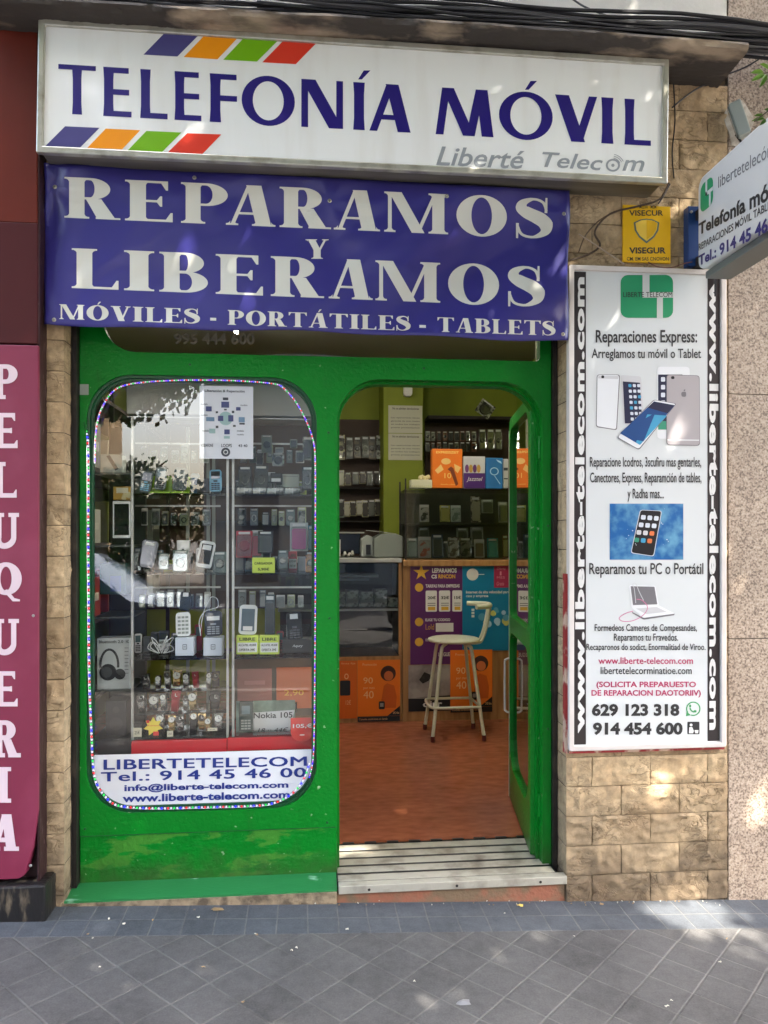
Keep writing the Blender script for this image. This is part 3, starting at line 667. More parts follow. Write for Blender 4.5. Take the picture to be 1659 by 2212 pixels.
pi = rrect(DX0+.012, .2, DX1-.012, DZ1-.012, (.001, .001, .178, .178), 12)[26:]
L1 = [(DX1, .0)]+pts+[(DX0, .0)]; L2 = [(DX1-.012, .0)]+pi+[(DX0+.012, .0)]
mb2 = MB(); n = len(L1)
v = [(p[0], YF+.051, p[1]) for p in L1]+[(p[0], YF+.051, p[1]) for p in L2]+[(p[0], YF+.11, p[1]) for p in L1]+[(p[0], YF+.11, p[1]) for p in L2]
f = []
for i in range(n-1):
    j = i+1; f += [(i, j, n+j, n+i), (2*n+i, 3*n+i, 3*n+j, 2*n+j), (i, 2*n+i, 2*n+j, j), (n+i, n+j, 3*n+j, 3*n+i)]
mb2.add(v, f); mb2.build('door_stop', GREEN, shop)
PANE = glass('window_glass', (.96, .98, .97, 1), 0, 1.5, .035)
mb = MB(); mb.sheet([(p[0], YF+.036, p[1]) for p in offset_rr(WX0, WZ0, WX1, WZ1, .19, .004)]); mb.build('window_pane', PANE, shop)
mb = MB(); mb.sheet([(p[0], YF+.03, p[1]) for p in rrect(-.858, 2.23, 1.018, 2.618, (.138, .02, .02, .02), 8)]); mb.build('transom_pane', PANE, shop)
TXTG = mat('faded_silver_vinyl', rgb(120, 116, 100), .5)
mb = MB(); ptext(mb, '995 444 600', 376, 719, 744, 550, 719, 745, y=YF+.028, bold=.025); mb.build('transom_lettering', TXTG, shop)
# shutter guides (dark channels) both sides
mb = MB(); mb.box(-.972, -.954, .085, .19, -.03, 2.42); mb.box(-.9745, -.972, .075, .2, -.03, 2.42); mb.build('shutter_guide', DARK, shop)
mb = MB(); mb.box(1.072, 1.092, .10, .22, -.03, 2.42); mb.build('shutter_guide', DARK, shop)
mb = MB(); mb.box(-.951, -.915, YF-.0015, YF-.0005, P(180, 855, YF).z+.004, P(180, 828, YF).z-.004); mb.build('tape', mat('grey_tape', rgb(150, 158, 148), .5), shop)
# open door leaf: hinged on the right, swung inwards a little past square
HX, HY = 1.018, YF+.075; LW = .79; ang = math.radians(98)
dd = Vector((-math.cos(ang), math.sin(ang), 0))      # hinge -> free edge
dn = Vector((dd.y, -dd.x, 0))                       # thickness direction
def D(s, n_, z): p = Vector((HX, HY, 0))+dd*s+dn*n_; return (p.x, p.y, z)
door = bpy.data.objects.new('door', None); COL.objects.link(door); door.parent = shop; door.location = Vector((HX, HY, .01))-origin(shop)
def dbox(mb, s0, s1, n0, n1, z0, z1, m=0):
    v = [D(s, n_, z) for z in (z0, z1) for n_ in (n0, n1) for s in (s0, s1)]
    mb.add(v, [(0, 2, 3, 1), (4, 5, 7, 6), (0, 1, 5, 4), (2, 6, 7, 3), (0, 4, 6, 2), (1, 3, 7, 5)], m)
ztop = 2.10
outer = [(0, .012), (LW, .012), (LW, ztop-.05), (LW-.015, ztop-.015), (LW-.05, ztop), (.03, ztop), (0, ztop-.03)]
hole_t = rrect(.07, 1.02, LW-.022, ztop-.06, (.05, .05, .10, .10), 8)
hole_b = rrect(.07, .20, LW-.022, .93, (.16, .16, .10, .10), 8)
def door_slab(mb, outer, holes, n0, n1):
    loops = [outer]+holes; tri = tessellate_polygon([[Vector((p[0], p[1], 0)) for p in q] for q in loops]); pts = [p for q in loops for p in q]; n = len(pts)
    v = [D(p[0], n0, p[1]) for p in pts]+[D(p[0], n1, p[1]) for p in pts]
    f = [tuple(t_) for t_ in tri]+[tuple(n+i for i in reversed(t_)) for t_ in tri]; k = 0
    for q in loops:
        c = len(q); f += [(k+i, k+(i+1) % c, n+k+(i+1) % c, n+k+i) for i in range(c)]; k += c
    mb.add(v, f)
mb = MB(); door_slab(mb, outer, [hole_t, hole_b], -.02, .02); mb.build('door_frame', GREEN, door, bevel=.003)
mb = MB()
mb.add([D(p[0], 0, p[1]) for p in hole_t], [tuple(range(len(hole_t)))]); mb.add([D(p[0], 0, p[1]) for p in hole_b], [tuple(range(len(hole_b)))])
mb.build('door_glass', glass('door_glass', (.66, .78, .70, 1), 0, 1.5, .10), door)
mb = MB(); dbox(mb, LW+.001, LW+.012, -.021, .021, .012, ztop-.06); mb.build('edge_strip', WHITE, door)
mb = MB(); mb.tube(smoothpath([D(LW-.02, -.022, .78), D(LW-.018, -.042, .77), D(LW-.015, -.046, .74), D(LW-.015, -.046, .52), D(LW-.018, -.042, .49), D(LW-.02, -.022, .48)], 5), .006, 8); mb.build('handle', WHITE, door, smooth=True)
BRS = mat('brass', rgb(150, 120, 60), .3, .9)
for za, zb_ in ((.98, 1.03), (1.10, 1.16)): mb = MB(); dbox(mb, LW+.0125, LW+.017, -.012, .012, za, zb_); mb.build('lock', BRS, door)
for z in (.25, 1.12, 1.85):
    mb = MB(); mb.lathe([(.009, z-.05), (.009, z+.05)], (HX+.012, HY-.035, 0), 'z', 10); mb.build('hinge', GREEN, door, smooth=True)
# vinyl information panel across the bottom of the display window
z_v = P(430, 1625, YF+.034).z; VY = YF+.034
o = offset_rr(WX0, WZ0, WX1, WZ1, .19, .022)
low = [p for p in o if p[1] < z_v]; low.sort(key=lambda p: math.atan2(p[1]-.6, p[0]+.44))
left = min(p[0] for p in low); right = max(p[0] for p in low)
bot = [p for p in offset_rr(WX0, WZ0, WX1, WZ1, .19, .02)[:26]]
mb = MB(); mb.sheet([(p[0], VY, p[1]) for p in bot]+[(bot[-1][0], VY, z_v), (bot[0][0], VY, z_v)])
vp = mb.build('vinyl_panel', mat('white_vinyl', rgb(226, 228, 232), .3, var=.03), shop)
BLUEV = mat('blue_vinyl', rgb(30, 50, 130), .35)
mb = MB(); k = dict(y=VY-.001)
ptext(mb, 'LIBERTETELECOM', 225, 1641, 1662.5, 662, 1634, 1654, fat=.0020, spacing=1.05, **k)
ptext(mb, 'Tel.: 914 45 46 00', 219, 1668, 1688, 660, 1658, 1678, fat=.0018, spacing=1.06, **k)
ptext(mb, 'info@liberte-telecom.com', 268.6, 1694, 1713, 623, 1687, 1705, bold=.03, **k)
ptext(mb, 'www.liberte-telecom.com', 264.7, 1716, 1733, 626, 1708, 1724, bold=.03, **k)
mb.build('lettering', BLUEV, vp)

# ------------------------------------------------------------------ neighbouring salon on the left
salon = thing('salon_front', 'dark red and maroon front of the hairdresser next door, cut off at the left', 'shopfront', (-1.2, -.1, 0))
sy = -.1
xr = P(83, 1300, sy).x
mb = MB(); mb.box(-4, xr-.006, sy+.004, sy+.09, P(40, 480, sy).z+.002, 4.3); mb.build('upper_panel', mat('rust_red_panel', rgb(98, 34, 20), .5, var=.15, spec=.25), salon, bevel=.003)
mb = MB(); mb.box(-4, xr-.004, sy+.002, sy+.09, P(40, 743, sy).z+.003, P(40, 480, sy).z); mb.build('middle_panel', mat('dark_maroon_panel', rgb(70, 22, 24), .5, var=.12, spec=.25), salon, bevel=.003)
zb = P(40, 1899, sy).z; ztp = P(40, 745, sy).z
mb = MB(); mb.slab([(-4, zb), (xr-.075, zb), (xr-.05, zb+.015), (xr-.02, zb+.12), (xr-.001, zb+.26), (xr, ztp), (-4, ztp)], sy, sy+.05)
sp = mb.build('sign_panel', mat('raspberry_panel', rgb(126, 38, 66), .5, col2=rgb(146, 62, 88), nscale=2.5, nlo=.5, nhi=.8, var=.08, bump=.05, bscale=6), salon, bevel=.004)
mb = MB(); mb.box(xr-.0, P(98, 1300, 0).x-.004, sy+.012, .2, gz(-1.1)-.02, 4.3); mb.box(xr-.10, xr-.001, sy+.055, .2, gz(-1.1), 4.3)
mb.build('side_post', mat('dark_scratched_metal', rgb(50, 26, 30), .45, .2, col2=rgb(120, 100, 104), nscale=26, nlo=.62, nhi=.7, stretch=(3, 3, .5), bump=.2), salon, bevel=.004)
mb = MB(); mb.box(-4, P(98, 1900, -.13).x, -.13, .0, gz(-1.1)-.05, P(60, 1914, -.13).z)
mb.build('plinth', mat('black_plinth', rgb(30, 28, 28), .4, col2=rgb(120, 108, 90), nscale=12, nlo=.58, nhi=.75, bump=.4, bscale=30, stretch=(2, 2, .6)), salon, bevel=.008)
for u, v in ((72, 1330), (66, 1870)):
    mb = MB(); mb.lathe([(.006, 0), (.005, -.002), (.001, -.003)], P(u, v, sy), 'y', 10); mb.build('screw', ALU, salon)
SLAB = dict(S=.30, h=.125, sl=.09, sh=.115, br=0, beak=.10)
mb = MB(); prj = lambda u, v, o: tuple(P(u, v, sy-o))
for ch, top, bot, r, wd in (('P', 787, 862, 38, 56), ('E', 892, 968, 38, 57), ('L', 998, 1075, 36, 55), ('U', 1108, 1184, 41, 63), ('Q', 1216, 1284, 47, 68), ('U', 1337, 1414, 41, 63), ('E', 1450, 1526, 38, 57), ('R', 1556, 1636, 45, 64), ('I', 1657, 1734, 24, 40), ('A', 1759, 1838, 41, 64)):
    put_glyph(mb, ch, r-wd, r, lambda u, t=top: t, lambda u, b=bot: b, prj, SLAB)
mb.build('lettering', mat('pale_pink_letters', rgb(226, 204, 212), .4), sp)

# ------------------------------------------------------------------ light box sign over the shop
FY = -.17
c4 = lambda u, v, y=FY: P(u, v, y)
sign = thing('light_box_sign', 'long white light box sign in a metal frame above the purple banner', 'sign', (.2, -.1, 2.9))
def lerp(a, b, t): return a*(1-t)+b*t
TL, TR, BR, BL = c4(82, 38), c4(1446, 127), c4(1443, 396), c4(77, 328)
fw = .026
def inset(q, d):
    tl, tr, br_, bl = q
    return [tl+Vector((d, 0, -d)), tr+Vector((-d, 0, -d)), br_+Vector((-d, 0, d)), bl+Vector((d, 0, d))]
q0 = [TL, TR, BR, BL]; q1 = inset(q0, fw)
mb = MB()
xz = lambda q: [(p.x, p.z) for p in q]
FR = mat('sign_frame_metal', rgb(196, 194, 182), .35, .6, col2=rgb(140, 132, 112), nscale=12, nlo=.5, nhi=.8, bump=.05)
mb.ring(xz(q0), xz(q1), FY, FY+.028); mb.build('frame', FR, sign, bevel=.005)
q2 = inset(q0, .012)
mb = MB(); mb.slab(xz(q2), FY+.03, .0); mb.build('casing', mat('sign_casing', rgb(150, 145, 130), .45, .5, col2=rgb(100, 94, 82), nscale=3, nlo=.4, nhi=.7, stretch=(.4, 3, 3), bump=.1), sign)
ACR = mat('white_acrylic', rgb(238, 240, 238, 1.0), .08, col2=rgb(229, 229, 224), nscale=5, nlo=.5, nhi=.8, stretch=(2.5, 1, .35), bump=.05, bscale=4)
mb = MB(); qf = inset(q0, fw-.004); mb.slab(xz(qf), FY+.010, FY+.029); face = mb.build('face', ACR, sign)
FP = FY+.010
prj = lambda u, v, o: tuple(P(u, v, FP-o))
PURP = mat('purple_vinyl', rgb(44, 34, 118), .25)
OPT = dict(S=.235, h=.105, sl=0, sh=0, br=0, beak=.0, flare=.016)
tl_ = lambda u: 138+(u-126)*.0613; bl_ = lambda u: 245+(u-126)*.0548
mb = MB()
for ch, a, b in zip('TELEFONÍAMÓVIL', (126, 223, 303, 377, 453, 522, 651, 763, 798, 941, 1078, 1199, 1299, 1349), (207, 284, 362, 435, 512, 637, 741, 788, 887, 1066, 1194, 1290, 1325, 1406)):
    st = dict(OPT)
    if ch in 'EFL': st['h'] = .115
    if ch == 'T': st['h'] = .10
    ov = 2.5 if ch in 'OÓ' else 0
    put_glyph(mb, ch, a, b, lambda u: tl_(u)-ov*0, lambda u: bl_(u), prj, st, lift=.00015, base_lift=.0008)
mb.build('lettering', PURP, face)
def para(mb, pts, m=0, d=.0009): mb.add([tuple(P(u, v, FP-d)) for u, v in pts], [(0, 1, 2, 3)], m)
k = .50222
tops = [[(617, 235), (763, 243), (852, 153), (705, 145)], [(790, 245), (935, 255), (1022, 163), (877, 155)], [(960, 257), (1105, 265), (1192, 178), (1046, 166)], [(1128, 268), (1272, 276), (1360, 186), (1216, 178)]]
bots = [[(195, 628), (345, 634), (428, 550), (280, 543)], [(375, 636), (525, 642), (603, 560), (455, 553)], [(550, 646), (697, 654), (780, 570), (630, 563)], [(722, 655), (870, 663), (952, 578), (805, 573)]]
cols = [mat('slate_purple_stripe', rgb(76, 72, 130), .3), mat('orange_stripe', rgb(248, 156, 20), .3), mat('lime_stripe', rgb(120, 184, 24), .3), mat('red_stripe', rgb(222, 62, 44), .3)]
for i in range(4):
    for row in (tops, bots):
        mb = MB(); para(mb, [(x*k, y*k) for x, y in row[i]]); mb.build('stripe', cols[i], face)
GREYV = mat('grey_vinyl', rgb(150, 156, 160), .35)
mb = MB()
ptext(mb, 'Liberté', 942, 316, 357, 1133, 325, 366, y=FP, shear=.28, bold=.012)
ptext(mb, 'Telec', 1171, 328, 361, 1302, 336, 369, y=FP, shear=.28, bold=.012)
ptext(mb, 'm', 1344, 345, 369, 1392, 347, 371, y=FP, shear=.28, bold=.012)
def arc(mb, cu, cv, r0, r1, a0, a1, pj, n=24, m=0, sx=1, o=.001):
    for i in range(n):
        t0 = math.radians(a0+(a1-a0)*i/n); t1 = math.radians(a0+(a1-a0)*(i+1)/n)
        mb.add([pj(cu+sx*r*math.cos(t), cv-r*math.sin(t), o) for r, t in ((r0, t0), (r1, t0), (r1, t1), (r0, t1))], [(0, 1, 2, 3)], m)
arc(mb, 1324, 357, 10, 14, 0, 360, prj, sx=1.1); arc(mb, 1324, 357, 0.5, 3.5, 0, 360, prj)
for r in (18, 22, 26): arc(mb, 1322, 360, r, r+1.6, 25, 80, prj, 8)
mb.build('subtitle', GREYV, face)

# ------------------------------------------------------------------ purple banner
ban = thing('banner', 'purple cloth banner with large white capitals hung under the light box', 'banner', (.1, -.03, 2.3))
BQ = {'TL': (95, 352), 'TR': (1230, 412), 'BR': (1226, 736), 'BL': (95, 700)}
BY = -.046
def fold(u, v):
    f = (u-95)/1135
    # soft diagonal drag folds running down from the eyelets, plus small puckers at the left edge
    a = .0085*math.sin((u*.011+v*.021)+.6*math.sin(u*.006))*(.35+.65*math.sin(math.pi*min(1, max(0, f))))
    b = .0065*math.sin(u*.055+v*.012)*math.exp(-((u-120)/60)**2)
    c = .009*noise.noise(Vector((u*.0052, v*.0085, 1.3)))+.0035*noise.noise(Vector((u*.018+v*.02, v*.014, 5)))
    e_ = 0
    for eu, ev in ((119, 404), (420, 384), (712, 434), (1218, 462), (117, 691), (1216, 722)):
        dx, dy = u-eu, v-ev; r_ = math.hypot(dx, dy)+1; e_ += .005*min(1, r_/45)*math.exp(-r_/90)*math.sin(math.atan2(dy, dx)*6+r_*.02)
    d_ = .012*math.sin((v-352)*.016+u*.0035+1.2)*math.sin(u*.0045+.5)+.007*math.sin((u*.7-v*1.1)*.016)*max(0, math.sin(u*.0031))
    return a*1.3+b*1.3+c*1.7+e_+d_
def BP(u, v, o=0.0): p = P(u, v, BY-fold(u, v)-o); return tuple(p)
mb = MB(); NX, NY = 150, 44; vs = []; fs = []
for j in range(NY+1):
    for i in range(NX+1):
        s, t = i/NX, j/NY
        u = lerp(lerp(95, 1230, s), lerp(95, 1226, s), t); vt_ = lerp(352, 412, s); vb_ = lerp(700, 736, s)+2.2*math.sin(s*23)+2*math.sin(s*9)
        if i in (0, NX): u += 2*math.sin(t*9)
        vs.append(BP(u, lerp(vt_, vb_, t)))
for j in range(NY):
    for i in range(NX): q = j*(NX+1)+i; fs.append((q, q+NX+1, q+NX+2, q+1))
mb.add(vs, fs)
cloth = mb.build('cloth', mat('purple_pvc', rgb(52, 48, 130, .95), .30, var=.08, bump=.06, bscale=400, spec=.6), ban, smooth=True, angle=180)
md = cloth.modifiers.new('thickness', 'SOLIDIFY'); md.thickness = .0012; md.offset = -1
SER = dict(S=.275, h=.055, sl=.085, sh=.042, br=.06, beak=.17)
CREAM = mat('cream_print', rgb(222, 222, 212, .95), .4, var=.03)
mb = MB(); pj = lambda u, v, o: (u, v, o)
def word(chars, boxes, vt, vb, st, **kw):
    for ch, (a, b) in zip(chars, boxes): put_glyph(mb, ch, a, b, vt, vb, pj, st, base_lift=.0022, **kw)
word('REPARAMOS', [(139, 260), (270, 373), (391, 492), (488, 595), (604, 715), (721, 821), (830, 968), (986, 1095), (1114, 1194)], lambda u: 382+(u-139)*.0455, lambda u: 470+(u-139)*.0436, SER)
word('LIBERAMOS', [(155, 256), (268, 333), (344, 449), (466, 568), (585, 700), (710, 805), (811, 951), (968, 1078), (1097, 1177)], lambda u: 536+(u-155)*.0401, lambda u: 622+(u-155)*.0401, SER)
word('Y', [(660, 710)], lambda u: 517, lambda u: 559, SER)
t3 = lambda u: 657+(u-128)*.0345; b3 = lambda u: 689+(u-128)*.0336
def spaced(chars, a, b, wts):
    tot = sum(wts)+.10*(len(wts)-1); x = a; out = []
    for w_ in wts: q = (b-a)*w_/tot; out.append((x, x+q)); x += q+(b-a)*.10/tot
    return out
WT = {'M': 1.2, 'Ó': 1.05, 'V': .95, 'I': .5, 'L': .8, 'E': .85, 'S': .75, 'P': .85, 'O': 1.05, 'R': 1.0, 'T': .95, 'Á': 1.0, 'A': 1.0, 'B': .9, '-': 1}
for wd_, a, b in (('MÓVILES', 128, 432), ('-', 454, 467), ('PORTÁTILES', 492, 887), ('-', 906, 920), ('TABLETS', 945, 1200)):
    word(wd_, spaced(wd_, a, b, [WT[c] for c in wd_]), t3, b3, SER) if wd_ != '-' else mb.add([(a, t3(a)+18, .002), (b, t3(b)+18, .002), (b, t3(b)+24, .002), (a, t3(a)+24, .002)], [(0, 1, 2, 3)])
# the letters are cut finely so that they follow the folds of the cloth
me = bpy.data.meshes.new('tmp'); me.from_pydata([tuple(p) for p in mb.v], [], mb.f); bm = bmesh.new(); bm.from_mesh(me)
for ax, lo, hi, st_ in ((0, 96, 1230, 9), (1, 350, 740, 9)):
    g = lo
    while g < hi:
        no = Vector((1, 0, 0)) if ax == 0 else Vector((0, 1, 0)); co = no*g
        bmesh.ops.bisect_plane(bm, geom=bm.verts[:]+bm.edges[:]+bm.faces[:], dist=1e-4, plane_co=co, plane_no=no); g += st_
mb2 = MB(); bm.verts.index_update(); mb2.add([BP(v.co.x, v.co.y, v.co.z) for v in bm.verts], [tuple(v.index for v in f.verts) for f in bm.faces])
mb2.build('lettering', CREAM, ban); bm.free(); bpy.data.meshes.remove(me)
EY = mat('eyelet_metal', rgb(170, 168, 160), .3, .9)
for u, v in ((119, 404), (117, 747), (1218, 462), (712, 434), (117, 691), (1216, 722), (420, 384), (965, 424)):
    if v > 740: continue
    mb = MB(); p = BP(u, v, .002); mb.lathe([(.0075, 0), (.0085, -.0015), (.0055, -.003), (.0035, -.0025), (.0035, 0)], p, 'y', 14); mb.build('eyelet', EY, ban, smooth=True)

# ------------------------------------------------------------------ tall information panel on the right pilaster
PYF = -.045
pan = thing('information_panel', 'tall framed white panel with phone pictures and black web address strips on the stone pilaster', 'sign', (1.45, -.03, .3))
a, b = P(1229, 569, PYF), P(1570, 1620, PYF)
X0, X1, Z0, Z1 = a.x, b.x, b.z+.0, a.z
Z0 = P(1400, 1619, PYF).z; Z1 = P(1400, 577, PYF).z
PFR = mat('worn_white_frame', rgb(222, 208, 204), .45, col2=rgb(150, 60, 54), nscale=11, nlo=.66, nhi=.7, stretch=(1, 1, 1), bump=.1, var=.06)
PFR2 = mat('pale_frame', rgb(220, 212, 206), .42, var=.08, bump=.05)
mb = MB(); mb.ring(rrect(X0, Z0, X1, Z1, .012, 4), rrect(X0+.024, Z0+.022, X1-.024, Z1-.022, .002, 4), PYF, PYF+.035); mb.build('frame', PFR2, pan, bevel=.004)
mb = MB(); mb.box(X0+.004, X1-.004, PYF+.012, .004, Z0-.012, Z0-.0005); mb.box(X0-.010, X0-.0005, PYF+.014, .004, Z0-.012, Z0+.75); mb.build('red_backing', mat('flaking_red_paint', rgb(150, 44, 44), .7, col2=rgb(200, 170, 150), nscale=9, nlo=.52, nhi=.58, bump=.3), pan)
QF = PYF+.012
mb = MB(); mb.box(X0+.02, X1-.02, QF, .0, Z0+.018, Z1-.018); pf = mb.build('panel_face', mat('glossy_white_sheet', rgb(226, 230, 230, .94), .18, var=.02), pan)
BLK = mat('black_vinyl', rgb(44, 38, 40), .3, var=.12)
sxl = (P(1239, 1100, QF).x, P(1265.5, 1100, QF).x); sxr = (P(1528.5, 1100, QF).x, P(1554.5, 1100, QF).x)
WHV = mat('white_letter_vinyl', rgb(228, 228, 226), .4)
for (x0_, x1_), up in ((sxl, True), (sxr, False)):
    mb = MB(); mb.box(x0_, x1_, QF-.0012, QF+.001, Z0+.026, Z1-.026); st = mb.build('web_strip', BLK, pan)
    mb = MB(); zt_, zb_ = (P(1400, 604, QF).z, P(1400, 1580, QF).z); o_ = (0, -.002, 0); mx_ = (x1_-x0_)*.12
    L_, R_ = x0_+mx_, x1_-mx_
    if up: put_text(mb, 'www.liberte-telecom.com', (R_, QF, zb_), (R_, QF, zt_), (L_, QF, zt_), (L_, QF, zb_), bold=.045, spacing=1.08, off=o_)
    else: put_text(mb, 'www.liberte-telecom.com', (L_, QF, zt_), (L_, QF, zb_), (R_, QF, zb_), (R_, QF, zt_), bold=.045, spacing=1.08, off=o_)
    mb.build('lettering', WHV, st)
RX = lambda x: 1194.2+.28013*x
A2 = lambda y: 555.5+.28013*y
A3 = lambda y: 1064.6+.28013*y
INK = mat('charcoal_print', rgb(44, 44, 46), .4); MAG = mat('magenta_print', rgb(190, 70, 110), .4)
LGREEN = mat('logo_green', rgb(36, 150, 100), .35); LGREY = mat('logo_grey', rgb(206, 210, 206), .35)
pq = lambda u, v, o: tuple(P(u, v, QF-o))
def flat(mb, pts, m=0, o=.001, pj=pq): mb.sheet([pj(u, v, o) for u, v in pts], m)
def flat_rr(mb, u0, v0, u1, v1, r, m=0, o=.001, pj=pq, seg=5): flat(mb, [(p[0], p[1]) for p in rrect(u0, v0, u1, v1, r, seg)], m, o, pj)
mb = MB(); flat_rr(mb, 1340.7, 594, 1454, 686.6, 16, 0, .001)
flat(mb, [(1388, 592), (1403, 592), (1403, 631), (1455, 631), (1455, 643), (1388, 643)], 1, .0016)
flat(mb, [(1419, 643), (1432, 643), (1432, 688), (1419, 688)], 1, .0016)
ptext(mb, 'LIBERTE TELECOM', 1346, 631, 642, 1452, y=QF-.001, m=2, bold=.0)
mb.build('emblem', [LGREEN, LGREY, INK], pf)
mb = MB(); yq = QF-.0003
for s, x0_, x1_, y0_, y1_, f_, bd in (
    ('Reparaciones Express:', 330, 1112, 562, 690, A2, .018), ('Arreglamos tu móvil o Tablet', 298, 1142, 706, 802, A2, .012),
    ('Reparacione lcodros, 3scufiru mas gentarles,', 285, 1143, 1540, 1640, A2, .012), ('Canectores, Express, Reparamción de tables,', 287, 1145, 1660, 1762, A2, .012),
    ('y Radha mas...', 575, 855, 1785, 1885, A2, .012), ('Reparamos tu PC o Portátil', 280, 1160, 540, 655, A3, .012),
    ('Formedeos Cameres de Compesandes,', 322, 1110, 1012, 1082, A3, .012), ('Reparamos tu Fravedos.', 470, 965, 1085, 1158, A3, .012),
    ('Recaparonos do sodict, Enormalitiad de Viroo.', 258, 1176, 1163, 1228, A3, .012), ('libertetelecorminatioe.com', 368, 1070, 1342, 1398, A3, .008)):
    ptext(mb, s, RX(x0_), f_(y0_), f_(y1_), RX(x1_), y=yq, bold=bd)
mb.build('black_lettering', INK, pf)
mb = MB()
ptext(mb, 'www.liberte-telecom.com', RX(350), A3(1268), A3(1320), RX(1080), y=yq, bold=.012)
ptext(mb, '(SOLICITA PREPARUESTO', RX(335), A3(1455), A3(1512), RX(1103), y=yq, bold=.025)
ptext(mb, 'DE REPARACION DAOTORIIV)', RX(297), A3(1520), A3(1578), RX(1140), y=yq, bold=.025)
mb.build('magenta_lettering', MAG, pf)
mb = MB()
ptext(mb, '629 123 318', RX(300), A3(1625), A3(1723), RX(975), y=yq, bold=.045)
ptext(mb, '914 454 600', RX(308), A3(1768), A3(1868), RX(1000), y=yq, bold=.045)
mb.build('phone_numbers', INK, pf)
mb = MB(); cu, cv = RX(1083), A3(1665)
arc(mb, cu, cv, 13, 15.6, -110, 215, pq); flat(mb, [(cu-14, cv+6), (cu-16, cv+16), (cu-5, cv+14)])
arc(mb, cu+3, cv-3, 8.5, 11.5, 185, 265, pq, 8); flat_rr(mb, cu-9, cv-9, cu-4.5, cv-3, 1.5); flat_rr(mb, cu+1, cv+3, cu+7, cv+8, 1.5)
mb.build('speech_bubble_icon', mat('bubble_green', rgb(70, 160, 100), .4), pf)
mb = MB(); u0, v0 = RX(1038), A3(1765); flat_rr(mb, u0, v0, u0+26, v0+27, 2); arc(mb, u0+8, v0+7, .2, 3, 0, 360, pq, 12, 1, 1, .0016)
flat(mb, [(u0+4, v0+12), (u0+10, v0+11), (u0+14, v0+20), (u0+12, v0+25), (u0+3, v0+25)], 1, .0016); flat(mb, [(u0+15, v0+18), (u0+24, v0+18), (u0+23, v0+25), (u0+17, v0+25)], 1, .0016)
mb.build('desk_icon', [INK, WHV], pf)
# printed pictures of phones and a laptop
cm = {n: mat(n, c, .3) for n, c in (('print_silver', rgb(206, 206, 208)), ('print_light', rgb(232, 234, 236)), ('print_grey', rgb(176, 170, 172)), ('print_navy', rgb(28, 36, 66)), ('print_blue', rgb(24, 74, 132)), ('print_cyan', rgb(70, 160, 200)), ('print_black', rgb(24, 26, 30)), ('print_icon', rgb(214, 220, 228)), ('print_orange', rgb(220, 120, 70)), ('print_teal', rgb(60, 150, 120)), ('print_pink', rgb(214, 120, 160)), ('print_shadow', rgb(120, 118, 122)))}
CM = list(cm.values()); ix = {n[6:]: i for i, n in enumerate(cm)}
mb = MB(); z2 = lambda pts: [(RX(x), A2(y)) for x, y in pts]
def rr_q(q, r=.12, seg=4):
    "rounded quadrilateral (corner list) in picture units"
    out = []; n = len(q)
    for i in range(n):
        p0, p1, p2 = Vector(q[i-1]), Vector(q[i]), Vector(q[(i+1) % n]); L0 = (p0-p1).length; L2 = (p2-p1).length; d = r*min(L0, L2)
        a_, c_ = p1+(p0-p1)*d/L0, p1+(p2-p1)*d/L2
        for k_ in range(seg+1): t = k_/seg; out.append(tuple((1-t)**2*a_+2*t*(1-t)*p1+t*t*c_))
    return out
def pic(q, c, o, r=.12): flat(mb, [(RX(x), A2(y)) for x, y in rr_q(q, r)], ix[c], o)
pic([(340, 905), (518, 905), (495, 1335), (332, 1310)], 'shadow', .0008); pic([(344, 909), (512, 909), (488, 1328), (337, 1303)], 'light', .0012)
pic([(350, 915), (508, 915), (505, 940), (349, 935)], 'silver', .0015, .2); pic([(374, 912), (396, 912), (396, 934), (374, 934)], 'black', .0018, .45)
pic([(524, 908), (680, 920), (700, 1285), (548, 1290)], 'silver', .0012); pic([(540, 958), (672, 968), (690, 1280), (556, 1282)], 'navy', .0016, .02)
for r_ in range(7):
    for c_ in range(3):
        x, y = 582+c_*34+r_*3, 978+r_*43
        pic([(x, y), (x+24, y+1), (x+25, y+25), (x+1, y+24)], 'icon' if (r_+c_) % 4 else 'cyan', .0019, .3)
pic([(805, 845), (1055, 845), (1060, 1400), (805, 1400)], 'light', .001); pic([(812, 905), (1000, 905), (1000, 1330), (812, 1330)], 'navy', .0013, .02)
for i_ in range(4): pic([(834, 925+i_*60), (866, 925+i_*60), (866, 960+i_*60), (834, 960+i_*60)], 'icon', .0016, .25)
pic([(812, 1265), (875, 1265), (875, 1330), (812, 1330)], 'teal', .0016, .02)
pic([(876, 905), (1132, 912), (1135, 1455), (876, 1450)], 'shadow', .0018, .1); pic([(880, 909), (1128, 916), (1131, 1450), (880, 1445)], 'grey', .0021, .1)
pic([(884, 1405), (1128, 1408), (1128, 1415), (884, 1412)], 'light', .0024, 0.01); pic([(912, 918), (938, 918), (938, 940), (912, 940)], 'black', .0024, .45)
pic([(990, 1040), (1028, 1036), (1028, 1078), (992, 1076)], 'shadow', .0024, .4); pic([(1010, 1022), (1022, 1018), (1020, 1032), (1008, 1034)], 'shadow', .0026, .3)
pic([(778, 1098), (955, 1128), (665, 1488), (493, 1392)], 'shadow', .0026, .10); pic([(782, 1102), (948, 1131), (661, 1480), (499, 1388)], 'light', .0029, .10)
pic([(780, 1112), (942, 1142), (672, 1448), (518, 1358)], 'blue', .0032, .02); pic([(728, 1212), (880, 1222), (672, 1448), (640, 1430)], 'cyan', .0034, .02)
pic([(700, 1250), (790, 1200), (700, 1420), (590, 1400)], 'blue', .0036, .02); pic([(780, 1114), (938, 1142), (884, 1204), (730, 1160)], 'navy', .0036, .02)
mb.build('phones_picture', CM, pf)
